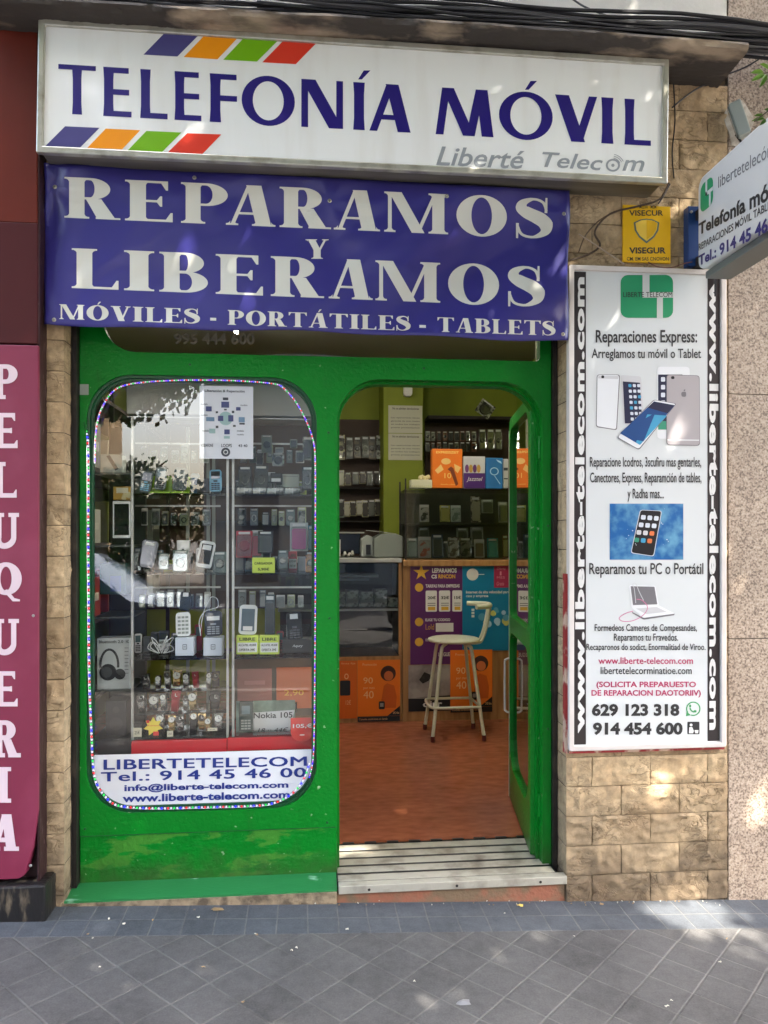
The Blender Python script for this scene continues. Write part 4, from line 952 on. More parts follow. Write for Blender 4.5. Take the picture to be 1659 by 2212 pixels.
pm = mat('blue_photo', rgb(22, 96, 160), .3, col2=rgb(120, 180, 206), nscale=14, nlo=.42, nhi=.72, stretch=(1, 1, 1))
mb = MB(); flat(mb, [(1317, 1088), (1476, 1088), (1476, 1209), (1317, 1209)], 0, .001); bp_ = mb.build('blue_picture', pm, pf)
mb = MB(); A2s = A2; A2 = A3
pic([(672, 130), (842, 138), (780, 492), (600, 465)], 'silver', .0014); pic([(678, 134), (836, 142), (775, 486), (606, 460)], 'black', .0017)
for r_ in range(4):
    for c_ in range(3):
        x, y = 682+c_*50-r_*17, 170+r_*58+c_*4
        pic([(x, y), (x+36, y+3), (x+32, y+38), (x-4, y+35)], ['icon', 'icon', 'icon', 'icon', 'icon', 'icon', 'silver', 'silver', 'orange', 'teal', 'cyan', 'orange'][r_*3+c_], .002, .3)
pr_ = random.Random(3)
for _ in range(26):
    x, y = pr_.uniform(560, 900), pr_.uniform(90, 400); s_ = pr_.uniform(3, 9)
    if 640 < x < 820: continue
    pic([(x, y), (x+s_, y+2), (x+s_, y+s_), (x, y+s_)], 'icon', .002, .4)
mb.build('phone_print', CM, bp_)
mb = MB()
pic([(590, 712), (790, 718), (818, 868), (606, 884)], 'light', .001, .06); pic([(600, 720), (784, 724), (806, 860), (618, 866)], 'shadow', .0014, .02)
pic([(606, 884), (818, 868), (940, 930), (700, 965)], 'light', .0012, .04); pic([(612, 918), (700, 965), (940, 932), (936, 944), (700, 978), (612, 928)], 'shadow', .0014, .1)
pic([(640, 892), (800, 880), (880, 918), (720, 935)], 'silver', .0016, .04)
pts = smoothpath([Vector((x, y, 0)) for x, y in ((645, 820), (690, 830), (730, 880), (700, 940), (620, 985), (540, 990), (512, 965), (560, 930), (620, 912))], 6)
for i_ in range(len(pts)-1):
    p, q = pts[i_], pts[i_+1]; n_ = (q-p).normalized(); n_ = Vector((-n_.y, n_.x, 0))*2.6
    flat(mb, [(RX(t.x), A2(t.y)) for t in (p+n_, q+n_, q-n_, p-n_)], ix['pink'], .0019)
pts = smoothpath([Vector((x, y, 0)) for x, y in ((640, 850), (628, 740), (615, 705), (640, 700), (665, 760), (700, 830))], 6)
for i_ in range(len(pts)-1):
    p, q = pts[i_], pts[i_+1]; n_ = (q-p).normalized(); n_ = Vector((-n_.y, n_.x, 0))*2.6
    flat(mb, [(RX(t.x), A2(t.y)) for t in (p+n_, q+n_, q-n_, p-n_)], ix['silver'], .0021)
mb.build('laptop_picture', CM, pf); A2 = A2s

# ------------------------------------------------------------------ yellow alarm plate, blue sign edge
ZX = lambda x: 1157.2+.30245*x
ZY = lambda y: 185.1+.30245*y
AY = -.02
al = thing('alarm_plate', 'yellow security company plate with a shield above the tall white panel', 'sign', tuple(P(1397, 569, 0)))
mb = MB(); mb.pbox(1346, 441.6, 1449, 569, AY, -.008); yp = mb.build('plate', mat('yellow_enamel', rgb(236, 184, 20), .3, col2=rgb(214, 160, 30), nscale=6, nlo=.55, nhi=.8, var=.05), al, bevel=.002)
ap = lambda u, v, o: tuple(P(u, v, AY-o))
mb = MB()
for s, x0_, x1_, y0_, y1_, bd in (('VISEGUR', 667, 928, 1155, 1200, .03), ('VISECUR', 667, 910, 890, 930, .02), ('CM. EM SAS CNOVON', 650, 950, 1224, 1250, .01), ('· MEDIA · MEM ·', 728, 872, 856, 878, .01)):
    ptext(mb, s, ZX(x0_), ZY(y0_), ZY(y1_), ZX(x1_), y=AY, bold=bd)
mb.build('lettering', INK, yp)
mb = MB()
def shield(s, dx=0, dy=0): return [(ZX(792+dx+x*s), ZY(1035+dy+y*s)) for x, y in ((-92, -58), (-45, -80), (0, -86), (45, -80), (92, -58), (84, 0), (55, 48), (0, 92), (-55, 48), (-84, 0))]
flat(mb, shield(1), 0, .001, ap); flat(mb, shield(.86, 0, -4), 1, .0015, ap); flat(mb, [(ZX(792), ZY(960)), (ZX(848), ZY(966)), (ZX(866), ZY(985)), (ZX(858), ZY(1030)), (ZX(835), ZY(1068)), (ZX(792), ZY(1100))], 2, .002, ap)
mb.build('shield', [mat('shield_grey', rgb(96, 112, 110), .3), mat('shield_yellow', rgb(244, 206, 80), .3), mat('shield_yellow_deep', rgb(228, 178, 20), .3)], yp)
mb = MB(); mb.pbox(1487, 444.6, 1512, 574, -.05, -.006)
bs = mb.build('blue_plate', mat('blue_enamel', rgb(26, 62, 120), .4, var=.15), None, bevel=.002); tag(bs, 'narrow blue enamel plate partly hidden behind the projecting sign', 'plate')
mb = MB(); mb.lathe([(.006, 0), (.006, -.004), (.003, -.006)], P(1493, 458, -.051), 'y', 12); sc1 = mb.build('screw', EY, bs)

# ------------------------------------------------------------------ projecting light box on the right
PXX = 1.60
proj_s = thing('projecting_sign', 'rounded white projecting sign sticking out from the wall at the upper right', 'sign', (PXX+.07, -.6, 2.5))
yf_, yn = -.16, -1.35
zs = lambda u, v: PS(u, v, PXX)
zT = PS(1503, 392, PXX).z; zB = PS(1503, 590, PXX).z
mb = MB(); o = rrect(yn, zB, yf_, zT, .045, 6); n = len(o)
tw = .17
def ydome(k): return k
rings = [(0.012, -.012), (0, .0), (0, tw), (.012, tw+.012)]
vs = []
for ins, dx in ((.014, 0), (.004, .004), (0, .014), (0, tw-.014), (.004, tw-.004), (.014, tw)):
    for (yy_, zz_) in rrect(yn+ins, zB+ins, yf_-ins, zT-ins, .045-ins*.8, 6): vs.append((PXX+dx, yy_, zz_))
fs = [tuple(range(n))]+[(r*n+i, r*n+(i+1) % n, (r+1)*n+(i+1) % n, (r+1)*n+i) for r in range(5) for i in range(n)]+[tuple(5*n+i for i in range(n))[::-1]]
mb.add(vs, fs); body = mb.build('body', mat('grey_white_casing', rgb(206, 208, 208), .3, var=.05), proj_s, smooth=True, angle=60)
mb = MB(); mb.box(PXX+.03, PXX+tw-.03, yn+.02, yf_-.01, zB-.03, zB-.0005); mb.build('underside_rail', mat('grey_rail', rgb(120, 124, 122), .45, .5), proj_s, bevel=.004)
mb = MB(); mb.box(PXX+.05, PXX+.10, yf_-.06, .0, zB+.06, zB+.10); mb.box(PXX+.05, PXX+.10, yf_-.06, .0, zT-.12, zT-.08); mb.build('wall_bracket', DARK, proj_s)
sx_ = lambda p, o=.001: (PXX-o, p.y, p.z)
mb = MB()
def stext(s, ul, vtl, vbl, ur, vtr, vbr, m, **kw):
    put_text(mb, s, PS(ul, vbl, PXX), PS(ur, vbr, PXX), PS(ur, vtr, PXX), PS(ul, vtl, PXX), m=m, off=(-.0012, 0, 0), **kw)
stext('libertetelecóm', ZX(1305), ZY(652), ZY(732), 1674, 300, 332, 1, bold=.0)
stext('Telefonía móvil', ZX(1166), ZY(985), ZY(1070), 1690, 375, 419, 0, bold=.03)
stext('REPARACIONES MÓVIL TABLETAS SEGUROS', ZX(1166), ZY(1118), ZY(1180), 1760, 370, 395, 0, bold=.01)
stext('Tel.: 914 45 46 00', ZX(1166), ZY(1213), ZY(1290), 1698, 447, 482, 2, bold=.03)
mb.build('lettering', [INK, mat('grey_print', rgb(110, 112, 116), .4), mat('indigo_print', rgb(50, 46, 110), .4)], body)
mb = MB(); L = [PS(ZX(1178), ZY(717), PXX), PS(ZX(1268), ZY(676), PXX)]; y0_, y1_ = L[1].y, L[0].y
zt_ = PS(ZX(1178), ZY(717), PXX).z; zb_ = PS(ZX(1178), ZY(917), PXX).z
oo = rrect(y0_, zb_, y1_, zt_, .03, 5); mb.add([(PXX-.001, p[0], p[1]) for p in oo], [tuple(range(len(oo)))], 0)
W_ = y1_-y0_; H_ = zt_-zb_
def sq(f0, g0, f1, g1): mb.add([(PXX-.0018, y1_-W_*f0, zb_+H_*g0), (PXX-.0018, y1_-W_*f1, zb_+H_*g0), (PXX-.0018, y1_-W_*f1, zb_+H_*g1), (PXX-.0018, y1_-W_*f0, zb_+H_*g1)], [(0, 1, 2, 3)], 1)
sq(.42, .47, .56, 1.01); sq(.42, .47, 1.01, .6); sq(.70, -.01, .84, .47)
mb.build('emblem', [LGREEN, LGREY], body)

# floodlight / camera box on the terrazzo wall
fl = thing('wall_floodlight', 'small grey metal box lamp tilted on the speckled wall above the projecting sign', 'lamp', tuple(P(1600, 300, -.05)))
p0 = P(1597, 258, -.06)
R_ = Matrix.Rotation(math.radians(-20), 3, 'Y')@Matrix.Rotation(math.radians(-30), 3, 'Z')
mb = MB(); mb.obox(p0, .05, .06, .145, R_); mb.build('housing', mat('grey_cast_metal', rgb(160, 170, 168), .5, .3, var=.1), fl, bevel=.005)
mb = MB(); mb.obox(p0+R_@Vector((-.028, -.005, 0)), .006, .05, .125, R_); mb.build('lens', mat('lamp_lens', rgb(110, 120, 118), .15), fl, bevel=.002)
mb = MB(); mb.tube([p0+Vector((.0, .03, -.05)), p0+Vector((.02, .02, -.085)), p0+Vector((.035, .05, -.06)), p0+Vector((.035, .057, .0))], .004, 8); mb.build('bracket', DARK, fl)
mb = MB(); q = [(p0.x+.03+.06*math.cos(t)*(1+.25*math.sin(3*t)), p0.z+.0+.105*math.sin(t)*(1+.15*math.cos(5*t))) for t in [i*math.pi/12 for i in range(24)]]
mb.slab(q, -.0075, -.0045); mb.build('plaster_patch', mat('old_plaster_patch', rgb(214, 208, 198), .9, col2=rgb(180, 170, 155), nscale=30, bump=.4), fl)

# ------------------------------------------------------------------ cables
CAB = mat('cable_black', rgb(34, 34, 38), .5); CAB2 = mat('cable_grey', rgb(84, 84, 88), .5)
cr = random.Random(11)
for i in range(26):
    f = i/25; z = 3.495+.075*cr.random()**1.3; y = -.05-.16*cr.random(); ph = cr.uniform(0, 6)
    x0 = cr.choice([-1.2, -1.0, -.6, -.2, .1]); pts = []
    for k_ in range(36):
        x = x0+(4.2-x0)*k_/35; s_ = (x-x0)/(4.2-x0)
        zz_ = z+.012*math.sin(x*2.6+ph)+.008*math.sin(x*6.1+ph*2)+.02*(1-s_)*cr.uniform(-.15, .15)-(.025*s_ if i % 3 else -.01)
        pts.append((x, min(-.012, y+.012*math.sin(x*3+ph)), max(zz_, 3.492 if x < 1.8 else 3.3)))
    mb = MB(); mb.tube(smoothpath(pts, 2), cr.choice([.0045, .006, .008, .011]), 6)
    o = mb.build('cable', CAB if i % 4 else CAB2, None, smooth=True)
    tag(o, 'cable in the bundle lying along the ledge above the light box', 'cable', 'cables bundled along the ledge')
def cable(pts, r, label, m=CAB, name='cable', n=6):
    mb = MB(); mb.tube(smoothpath([P(u, v, y) for u, v, y in pts], n), r, 6); return tag(mb.build(name, m, None, smooth=True), label, 'cable')
cable([(1225, -12, -.02), (1262, 14, -.03), (1330, 40, -.06), (1392, 52, -.1)], .004, 'thin grey cable dropping across the white wall onto the bundle', CAB2)
cable([(1452, 232, -.02), (1500, 195, -.02), (1560, 165, -.02), (1620, 140, -.04), (1700, 85, -.06)], .0035, 'black cable sloping up across the right corner under the ledge')
cable([(1455, 180, -.025), (1458, 260, -.022), (1452, 330, -.022), (1456, 385, -.022)], .0028, 'thin cable running down beside the right end of the light box')
cable([(1445, 395, -.03), (1425, 430, -.03), (1380, 445, -.025), (1318, 462, -.022), (1285, 500, -.022), (1296, 530, -.022), (1270, 550, -.022), (1232, 562, -.022)], .0045, 'brown cable looping from the sign corner over the stone to the banner edge', mat('cable_brown', rgb(78, 62, 48), .6))
cable([(1447, 398, -.03), (1432, 425, -.03), (1422, 440, -.03)], .003, 'short wire hanging from the lower right corner of the light box')
cable([(1318, 462, -.024), (1290, 480, -.022), (1264, 510, -.022), (1250, 545, -.022)], .003, 'thin brown wire arching left of the yellow plate', mat('wire_brown', rgb(100, 80, 60), .6))
cable([(1250, 505, -.028), (1300, 538, -.03), (1348, 570, -.05)], .003, 'pale straight wire slanting down to the panel top', mat('wire_pale', rgb(170, 150, 130), .6))
cable([(1400, 566, -.055), (1420, 590-14, -.052), (1450, 578, -.052), (1475, 570, -.052), (1495, 566, -.05)], .0022, 'thin wire drooping over the top edge of the tall panel', mat('wire_rust', rgb(120, 80, 70), .6))
cable([(1545, 590, -.045), (1545, 640, -.05)], .004, 'short black wire coming out under the projecting sign')

# ------------------------------------------------------------------ shop interior: floor, walls, ceiling
U8 = lambda x: 703.6+.31249*x
V8 = lambda y: 796.1+.31249*y
V9 = lambda y: 1185+.31249*y
CYF = 2.8                                               # counter fronts
FLOORM = mat('red_vinyl_floor', rgb(168, 102, 74), .15, col2=rgb(140, 78, 52), nscale=11, nlo=.3, nhi=.75, stretch=(1.0, 2.0, 1), bump=.03, detail=9, var=.08)
mb = MB(); mb.box(-1.7, 2.1, .12, 4.6, -.2, -.010); tag(mb.build('floor_base', MORTAR), kind='structure')
mb = MB(); mb.box(-1.68, 2.08, .435, 4.6, -.008, .001); tag(mb.build('floor', FLOORM), kind='structure')
OLIVE = mat('lime_green_wall', rgb(134, 146, 32), .6, var=.12)
mb = MB(); mb.box(-1.7, 2.1, 4.35, 4.45, 0, 3.2); tag(mb.build('wall', OLIVE), kind='structure')
mb = MB(); mb.box(-1.78, -1.68, .18, 4.5, 0, 3.2); tag(mb.build('wall', mat('grey_olive_wall', rgb(120, 126, 70), .7, var=.1)), kind='structure')  # greyer olive than the back wall
mb = MB(); mb.box(2.08, 2.18, .3, 4.5, 0, 3.2); tag(mb.build('wall', OLIVE), kind='structure')
mb = MB(); mb.box(-1.8, 2.2, .18, 4.5, 3.1, 3.2); tag(mb.build('ceiling', mat('shop_ceiling', rgb(150, 150, 140), .8)), kind='structure')
mb = MB(); mb.box(-1.7, -.97, .2, .26, 0, 3.1); mb.box(1.10, 2.1, .4, .46, 0, 3.1); tag(mb.build('wall', mat('front_inner_wall', rgb(120, 124, 90), .8)), kind='structure')
mb = MB(); a = P(U8(400), 900, 3.9); b = P(U8(672), 900, 3.9); mb.box(a.x, b.x, 3.9, 4.36, 0, 3.1); tag(mb.build('column', OLIVE), kind='structure')
# lit fluorescent fittings; the window and doorway ones are added to brighten the shop
FIT = mat('fitting_white', rgb(200, 200, 196), .5); TUBE = mat('fluorescent_tube', rgb(255, 255, 250), .4, emit=(1, .93, .80, 1), estr=7); TUBE2 = mat('fluorescent_tube_added', rgb(255, 255, 250), .4, emit=(1, .92, .80, 1), estr=10)
for i, (x, y, z, ln) in enumerate(((-.55, 2.2, 3.02, 1.2), (1.15, 1.9, 3.02, 1.2), (.35, 1.2, 3.02, 1.2))):
    t = thing('ceiling_lamp', ('added tube lamp on the shop ceiling brightening the room behind the display window', 'fluorescent tube lamp on the shop ceiling above the door leaf', 'added tube lamp on the shop ceiling brightening the floor just inside the doorway')[i], 'lamp', (x, y, z))
    mb = MB(); mb.box(x-.06, x+.06, y-ln/2, y+ln/2, z+.02, z+.075); mb.build('fitting', FIT, t, bevel=.004)
    mb = MB(); mb.lathe([(.014, y-ln/2+.02), (.014, y+ln/2-.02)], (x, 0, z), 'y', 12); mb.build('tube', TUBE2 if i == 2 else TUBE, t)

def ordn(i): return ('first', 'second', 'third', 'fourth', 'fifth', 'sixth', 'seventh', 'eighth', 'ninth', 'tenth', 'eleventh', 'twelfth')[i]
pc = {}
def pm_(key, col, **kw):
    if key not in pc: pc[key] = mat(key, col, **kw)
    return pc[key]
def dims(u0, v0, u1, v1, y):
    a = P(u0, v1, y); b = P(u1, v1, y); c = P((u0+u1)/2, v0, y); d_ = P((u0+u1)/2, v1, y)
    return (a.x+b.x)/2, d_.z, b.x-a.x, c.z-d_.z
def lflat(mb, pts, y, m=0): mb.sheet([(p[0], y, p[1]) for p in pts], m)
def ltext(mb, s, x0, x1, z0, z1, y, m=0, **kw): put_text(mb, s, (x0, y, z0), (x1, y, z0), (x1, y, z1), (x0, y, z1), m=m, off=(0, 0, 0), **kw)
def carton(name, label, cat, u0, v0, u1, v1, y, d, m, deco=None, group=None, rotz=0, tilt=0):
    x, z, w_, h_ = dims(u0, v0, u1, v1, y)
    t = thing(name, label, cat, (x, y+d/2, z), group=group, rot=(0, math.radians(tilt), math.radians(rotz)))
    mb = MB(); mb.box(-w_/2, w_/2, -d/2, d/2, 0, h_); mb.build('body', m, t, local=True, bevel=min(.003, d*.3))
    if deco: deco(t, w_, h_, -d/2-.0012)
    return t
def panelboard(name, label, cat, u0, v0, u1, v1, y, m, deco=None, d=.003, group=None):
    return carton(name, label, cat, u0, v0, u1, v1, y-d, d, m, deco, group)

WOOD = mat('light_wood', rgb(176, 132, 84), .45, col2=rgb(150, 106, 62), nscale=5, nlo=.4, nhi=.65, stretch=(5, 5, .5), bump=.04)
CWH = mat('counter_edge', rgb(176, 176, 170), .4, .4)
DKIN = mat('dark_cabinet_inside', rgb(52, 46, 42), .8)
# left counter: a glass-fronted case on a wooden base
lc = thing('glass_counter', 'low glass fronted counter with a shelf of packages left of the doorway view', 'counter', (.55, 3.0, 0))
yl = CYF
def wx(u): return P(u, 1300, yl).x
def wz(v): return P(800, v, yl).z
xL, xR = wx(600), wx(869)
mb = MB(); mb.box(xL, xR-.004, yl-.02, yl+.52, wz(1215), wz(1206)); mb.build('top', CWH, lc, bevel=.003)
mb = MB(); mb.box(xL, xR-.004, yl, yl+.5, .0, wz(1418)); mb.build('base', WOOD, lc, bevel=.002)
mb = MB(); mb.box(xL, xR-.004, yl+.47, yl+.5, wz(1417), wz(1216)); mb.box(xR-.03, xR-.005, yl+.0, yl+.469, wz(1417), wz(1216)); mb.build('carcass', DKIN, lc)
mb = MB(); mb.box(xR-.03, xR-.004, yl-.004, yl-.0005, wz(1417), wz(1216)); mb.build('edge_strip', WOOD, lc)
mb = MB(); mb.box(xL+.002, xR-.032, yl+.01, yl+.45, wz(1320), wz(1315)); mb.build('shelf', CWH, lc)
mb = MB(); mb.add([(xL, yl-.0, wz(1417)), (xR-.031, yl-.0, wz(1417)), (xR-.031, yl-.0, wz(1217)), (xL, yl-.0, wz(1217))], [(0, 1, 2, 3)]); mb.build('glass_front', SHELFGLASS, lc)
PK = mat('cellophane_pack', rgb(168, 178, 170), .25, col2=rgb(90, 96, 92), nscale=30, nlo=.45, nhi=.6)
for i, (a, b, c) in enumerate(((60, 138, 300), (140, 228, 290), (232, 330, 300), (335, 425, 282), (430, 515, 340))):
    def dc(t, w_, h_, y0):
        mb = MB(); mb.box(-w_*.42, w_*.42, y0, y0+.001, h_*.25, h_*.5); mb.build('wrap_label', pm_('pack_label', rgb(140, 150, 144)), t, local=True)
    carton('package', f'pale wrapped package on the glass counter shelf, {ordn(i)} from the left', 'package', U8(a), V9(c), U8(b), V9(404), yl+.06, .14, PK, dc, 'packages on the counter shelf')
for i, (a, b, c, d_) in enumerate(((90, 365, 180, 200), (85, 300, 205, 222))):
    carton('device', f'flat dark device lying in the back of the glass counter, {("upper", "lower")[i]} one', 'device', U8(a), V9(c), U8(b), V9(d_), yl+.25, .12, pm_('device_grey', rgb(96, 100, 104), rough=.3))
# right counter
rc = thing('wooden_counter', 'tall light wood counter covered with phone offer posters behind the white stool', 'counter', (1.2, 3.0, 0))
xr0, xr1 = wx(869.5), 2.07
zt = wz(1210)
mb = MB(); mb.box(xr0, xr1, yl+.0, yl+.5, .0, zt-.05); mb.build('front', WOOD, rc, bevel=.002)
mb = MB(); mb.box(xr0+.0, xr1, yl-.03, yl+.52, zt-.049, zt); mb.build('top', WOOD, rc, bevel=.004)
mb = MB(); mb.box(xr0, xr0+.045, yl-.012, yl-.0005, .0, zt-.051); mb.build('post', WOOD, rc)
# glass case standing on the right counter
gc = thing('glass_cabinet', 'glass display cabinet with accessory packs standing on the wooden counter', 'cabinet', (1.2, 3.0, zt))
gx0 = P(878, 1100, 2.86).x; g1 = P(1000, 1056, 2.86).z; g2 = P(1000, 1131, 2.86).z
mb = MB(); mb.box(gx0, 2.06, 2.86, 3.25, g1-.012, g1); mb.build('top_shelf', SHELFGLASS, gc)
mb = MB(); mb.box(gx0, 2.06, 2.865, 3.25, g2-.008, g2); mb.build('middle_shelf', SHELFGLASS, gc)
mb = MB(); mb.add([(gx0, 2.858, zt+.003), (2.06, 2.858, zt+.003), (2.06, 2.858, g1-.013), (gx0, 2.858, g1-.013)], [(0, 1, 2, 3)]); mb.build('front_pane', glass('case_glass', (.94, .97, .95, 1), 0, 1.5, .01), gc)
for y in (2.858, 3.24):
    mb = MB(); mb.box(gx0-.012, gx0-.001, y, y+.012, zt+.001, g1+.08); mb.build('post', DARK, gc)
mb = MB(); mb.box(gx0, 2.06, 3.26, 3.27, zt+.001, g1-.013); mb.build('back_panel', pm_('cabinet_back', rgb(64, 66, 50), rough=.6), gc)

# ---- things on the cabinet top
def orange_deco(t, w_, h_, y0):
    mb = MB(); ltext(mb, 'EXPRESSZEIT', -w_*.38, w_*.38, h_*.88, h_*.94, y0, bold=.03)
    ltext(mb, '10', -w_*.1, w_*.12, h_*.25, h_*.38, y0); ltext(mb, 'llamadas y datos', -w_*.22, w_*.25, h_*.07, h_*.11, y0); mb.build('lettering', pm_('pale_yellow_print', rgb(250, 214, 120)), t, local=True)
    mb = MB(); lflat(mb, [(-w_*.42, h_*.45), (-w_*.22, h_*.6), (-w_*.13, h_*.47), (-w_*.32, h_*.36)], y0); lflat(mb, [(w_*.22, h_*.62), (w_*.45, h_*.53), (w_*.34, h_*.38), (w_*.25, h_*.45)], y0)
    lflat(mb, [(-w_*.05+w_*.16*math.cos(a_), h_*.68+h_*.08*math.sin(a_)) for a_ in [i*math.pi/8 for i in range(16)]], y0); mb.build('printed_shapes', pm_('cream_shapes', rgb(240, 196, 120)), t, local=True)
    mb = MB(); lflat(mb, [(0, h_*.48), (w_*.12, h_*.55), (w_*.2, h_*.5), (w_*.36, h_*.1), (w_*.28, h_*.05), (w_*.1, h_*.42)], y0-.0006); mb.build('printed_figure', pm_('brown_print', rgb(120, 54, 24)), t, local=True)
OR = pm_('orange_card', rgb(236, 120, 22), rough=.5, var=.05); 
yc = 2.90
carton('carton', 'orange display box standing on the glass cabinet beside the purple one', 'box', U8(738), V8(555), U8(945), V8(826), yc, .10, OR, orange_deco)
def purple_deco(t, w_, h_, y0):
    mb = MB(); mb.box(-w_/2+.001, w_/2-.001, y0, y0+.001, .002, h_*.48); mb.build('lower_band', pm_('deep_violet', rgb(74, 30, 110)), t, local=True)
    mb = MB(); ltext(mb, 'Jazztel', -w_*.36, w_*.38, h_*.2, h_*.36, y0-.0006, shear=.3); mb.build('lettering', pm_('white_print', rgb(228, 226, 224)), t, local=True)
    mb = MB()
    for i in range(4): lflat(mb, [(-w_*.34+i*w_*.18+w_*.09*math.cos(a_), h_*.62+h_*.13*math.sin(a_)) for a_ in [j*math.pi/6 for j in range(12)]], y0-.0004-.0001*i, i % 2)
    mb.build('printed_people', [pm_('violet_mid', rgb(110, 60, 120)), pm_('ochre', rgb(190, 150, 70))], t, local=True)
carton('carton', 'white and purple box between the orange and blue boxes', 'box', U8(952), V8(607), U8(1102), V8(830), yc, .09, pm_('grey_card', rgb(196, 196, 200)), purple_deco)
def blue_deco(t, w_, h_, y0):
    mb = MB(); c = [(w_*.26*math.cos(a_), h_*.56+h_*.13*math.sin(a_)) for a_ in [i*math.pi/12 for i in range(24)]]
    mb2_ = [(-.0+w_*.2*math.cos(a_), h_*.56+h_*.10*math.sin(a_)) for a_ in [i*math.pi/12 for i in range(24)]]
    for i in range(24): j = (i+1) % 24; mb.add([(c[i][0], y0, c[i][1]), (c[j][0], y0, c[j][1]), (mb2_[j][0], y0, mb2_[j][1]), (mb2_[i][0], y0, mb2_[i][1])], [(0, 1, 2, 3)])
    lflat(mb, [(-.002, h_*.42), (w_*.03, h_*.42), (w_*.36, h_*.16), (w_*.33, h_*.14)], y0); lflat(mb, [(w_*.1, h_*.95), (w_*.4, h_*.88), (w_*.44, h_*.8), (w_*.2, h_*.88)], y0)
    mb.build('printed_bulb', pm_('pale_blue_print', rgb(170, 205, 232)), t, local=True)
carton('carton', 'blue box with a pale bulb drawing on the glass cabinet', 'box', U8(1106), V8(617), U8(1224), V8(830), yc, .09, pm_('azure_card', rgb(34, 110, 172)), blue_deco)
carton('carton', 'narrow grey white carton squeezed beside the blue box', 'box', U8(1227), V8(625), U8(1262), V8(826), yc+.02, .06, pm_('grey_card', rgb(196, 196, 200)), lambda t, w_, h_, y0: (lambda m_: (m_.box(-w_*.4, w_*.4, y0, y0+.001, h_*.6, h_*.7), m_.box(-w_*.4, w_*.4, y0, y0+.001, h_*.3, h_*.34), m_.build('print_bars', pm_('bar_ink', rgb(60, 66, 80)), t, local=True)))(MB()))
carton('carton', 'second orange display box seen through the glass of the open door', 'box', U8(1335), V8(555), U8(1520), V8(826), yc, .10, OR, orange_deco)
def tray(t, w_, h_, y0):
    mb = MB()
    for i in range(10): mb.box(-w_*.46+i*w_*.093, -w_*.40+i*w_*.093, y0, y0+.002, h_*.1, h_*.3)
    mb.build('ribs', pm_('tray_rib', rgb(190, 188, 150)), t, local=True)
tr = carton('tray', 'cream ribbed tray with small goods on the left of the glass cabinet top', 'tray', U8(590), V8(768), U8(736), V8(826), yc, .12, pm_('tray_cream', rgb(206, 204, 176)), tray)
x, z, w_, h_ = dims(U8(655), V8(728), U8(722), V8(768), yc)
mb = MB(); t = thing('shell_ornament', 'small cream ornament lying on the ribbed tray', 'ornament', (x, yc+.05, z))
for i in range(5): mb.lathe([(.001, -.02), (.016, -.012), (.02, 0), (.014, .014), (.001, .02)], (-w_*.4+i*w_*.2, 0, h_*.4+.006*math.sin(i*2)), 'z', 10)
mb.build('shells', pm_('shell', rgb(214, 200, 150)), t, local=True, smooth=True)

# ---- accessory packs
FOIL = mat('crinkled_foil', rgb(196, 194, 184), .16, .35, col2=rgb(70, 70, 66), nscale=38, nlo=.42, nhi=.58, bump=.8, bscale=45)
def packmat(c, c2=None, sc_=35): 
    k = f'pack_{c}'
    return pm_(k, rgb(*c), rough=.3, **(dict(col2=rgb(*c2), nscale=sc_, nlo=.46, nhi=.54) if c2 else {}))
def pack(label, u0, v0, u1, v1, y, card, inner, group=None, shape='case', name='accessory_pack', d=.016, tilt=0, screen=None):
    x, z, w_, h_ = dims(u0, v0, u1, v1, y)
    t = thing(name, label, 'accessory', (x, y, z), group=group, rot=(math.radians(-6), math.radians(tilt), 0))
    mb = MB(); mb.slab(rrect(-w_/2, 0, w_/2, h_, .003, 2), 0, .003); mb.build('card', card, t, local=True)
    mb = MB()
    if shape == 'case': mb.slab(rrect(-w_*.38, h_*.06, w_*.38, h_*.78, w_*.10, 4), -d*.7, -.0005)
    elif shape == 'round': mb.lathe([(.0005, -d*.8), (w_*.30, -d*.7), (w_*.36, -.0005)], (0, 0, h_*.45), 'y', 18)
    elif shape == 'cable':
        pts = [(w_*.26*math.cos(a_), -d*.3-.0015*(i % 3), h_*.42+h_*.2*math.sin(a_)*(1-.03*(i % 4))) for i, a_ in enumerate([k_*math.pi/6 for k_ in range(30)])]
        mb.tube(pts, .0022, 5)
    mb.build('contents', inner, t, local=True, smooth=True, bevel=0)
    mb = MB(); mb.slab(rrect(-w_*.44, h_*.04, w_*.44, h_*.84, w_*.14, 4), -d, -.0003); mb.build('blister', CLEAR, t, local=True)
    mb = MB(); mb.box(-w_*.35, w_*.35, -.0012, -.0002, h_*.87, h_*.96); mb.build('header_label', screen or pm_('header_white', rgb(200, 200, 196)), t, local=True)
    return t
cg = 'accessory packs in the glass cabinet'
rows = [
 (650, 940, 715, 1060, (200, 190, 190), (40, 36, 40), 'white pack with a dark figure'), (790, 945, 860, 1060, (150, 150, 60), (190, 180, 90), 'green gold patterned pack'),
 (866, 945, 935, 1060, (190, 200, 190), (120, 140, 130), 'pale patterned pack'), (1005, 882, 1073, 1062, (70, 62, 52), (170, 160, 140), 'tall leopard patterned pack'),
 (1078, 905, 1158, 1000, (150, 154, 140), (90, 96, 80), 'silver bag'), (1195, 920, 1258, 1064, (150, 154, 150), (110, 112, 110), 'plain grey pack'), (1350, 935, 1400, 1064, (200, 200, 190), (20, 20, 20), 'white and black pack')]
for i, (a, b, c, d_, c1, c2, nm) in enumerate(rows):
    m1 = packmat(c1, c2 if i in (1, 3) else None)
    pack(f'{nm} on the middle shelf of the glass cabinet', U8(a), V8(b), U8(c), V8(d_), 2.93, m1, packmat(c2, c1 if i in (0, 2) else None, 24), cg)
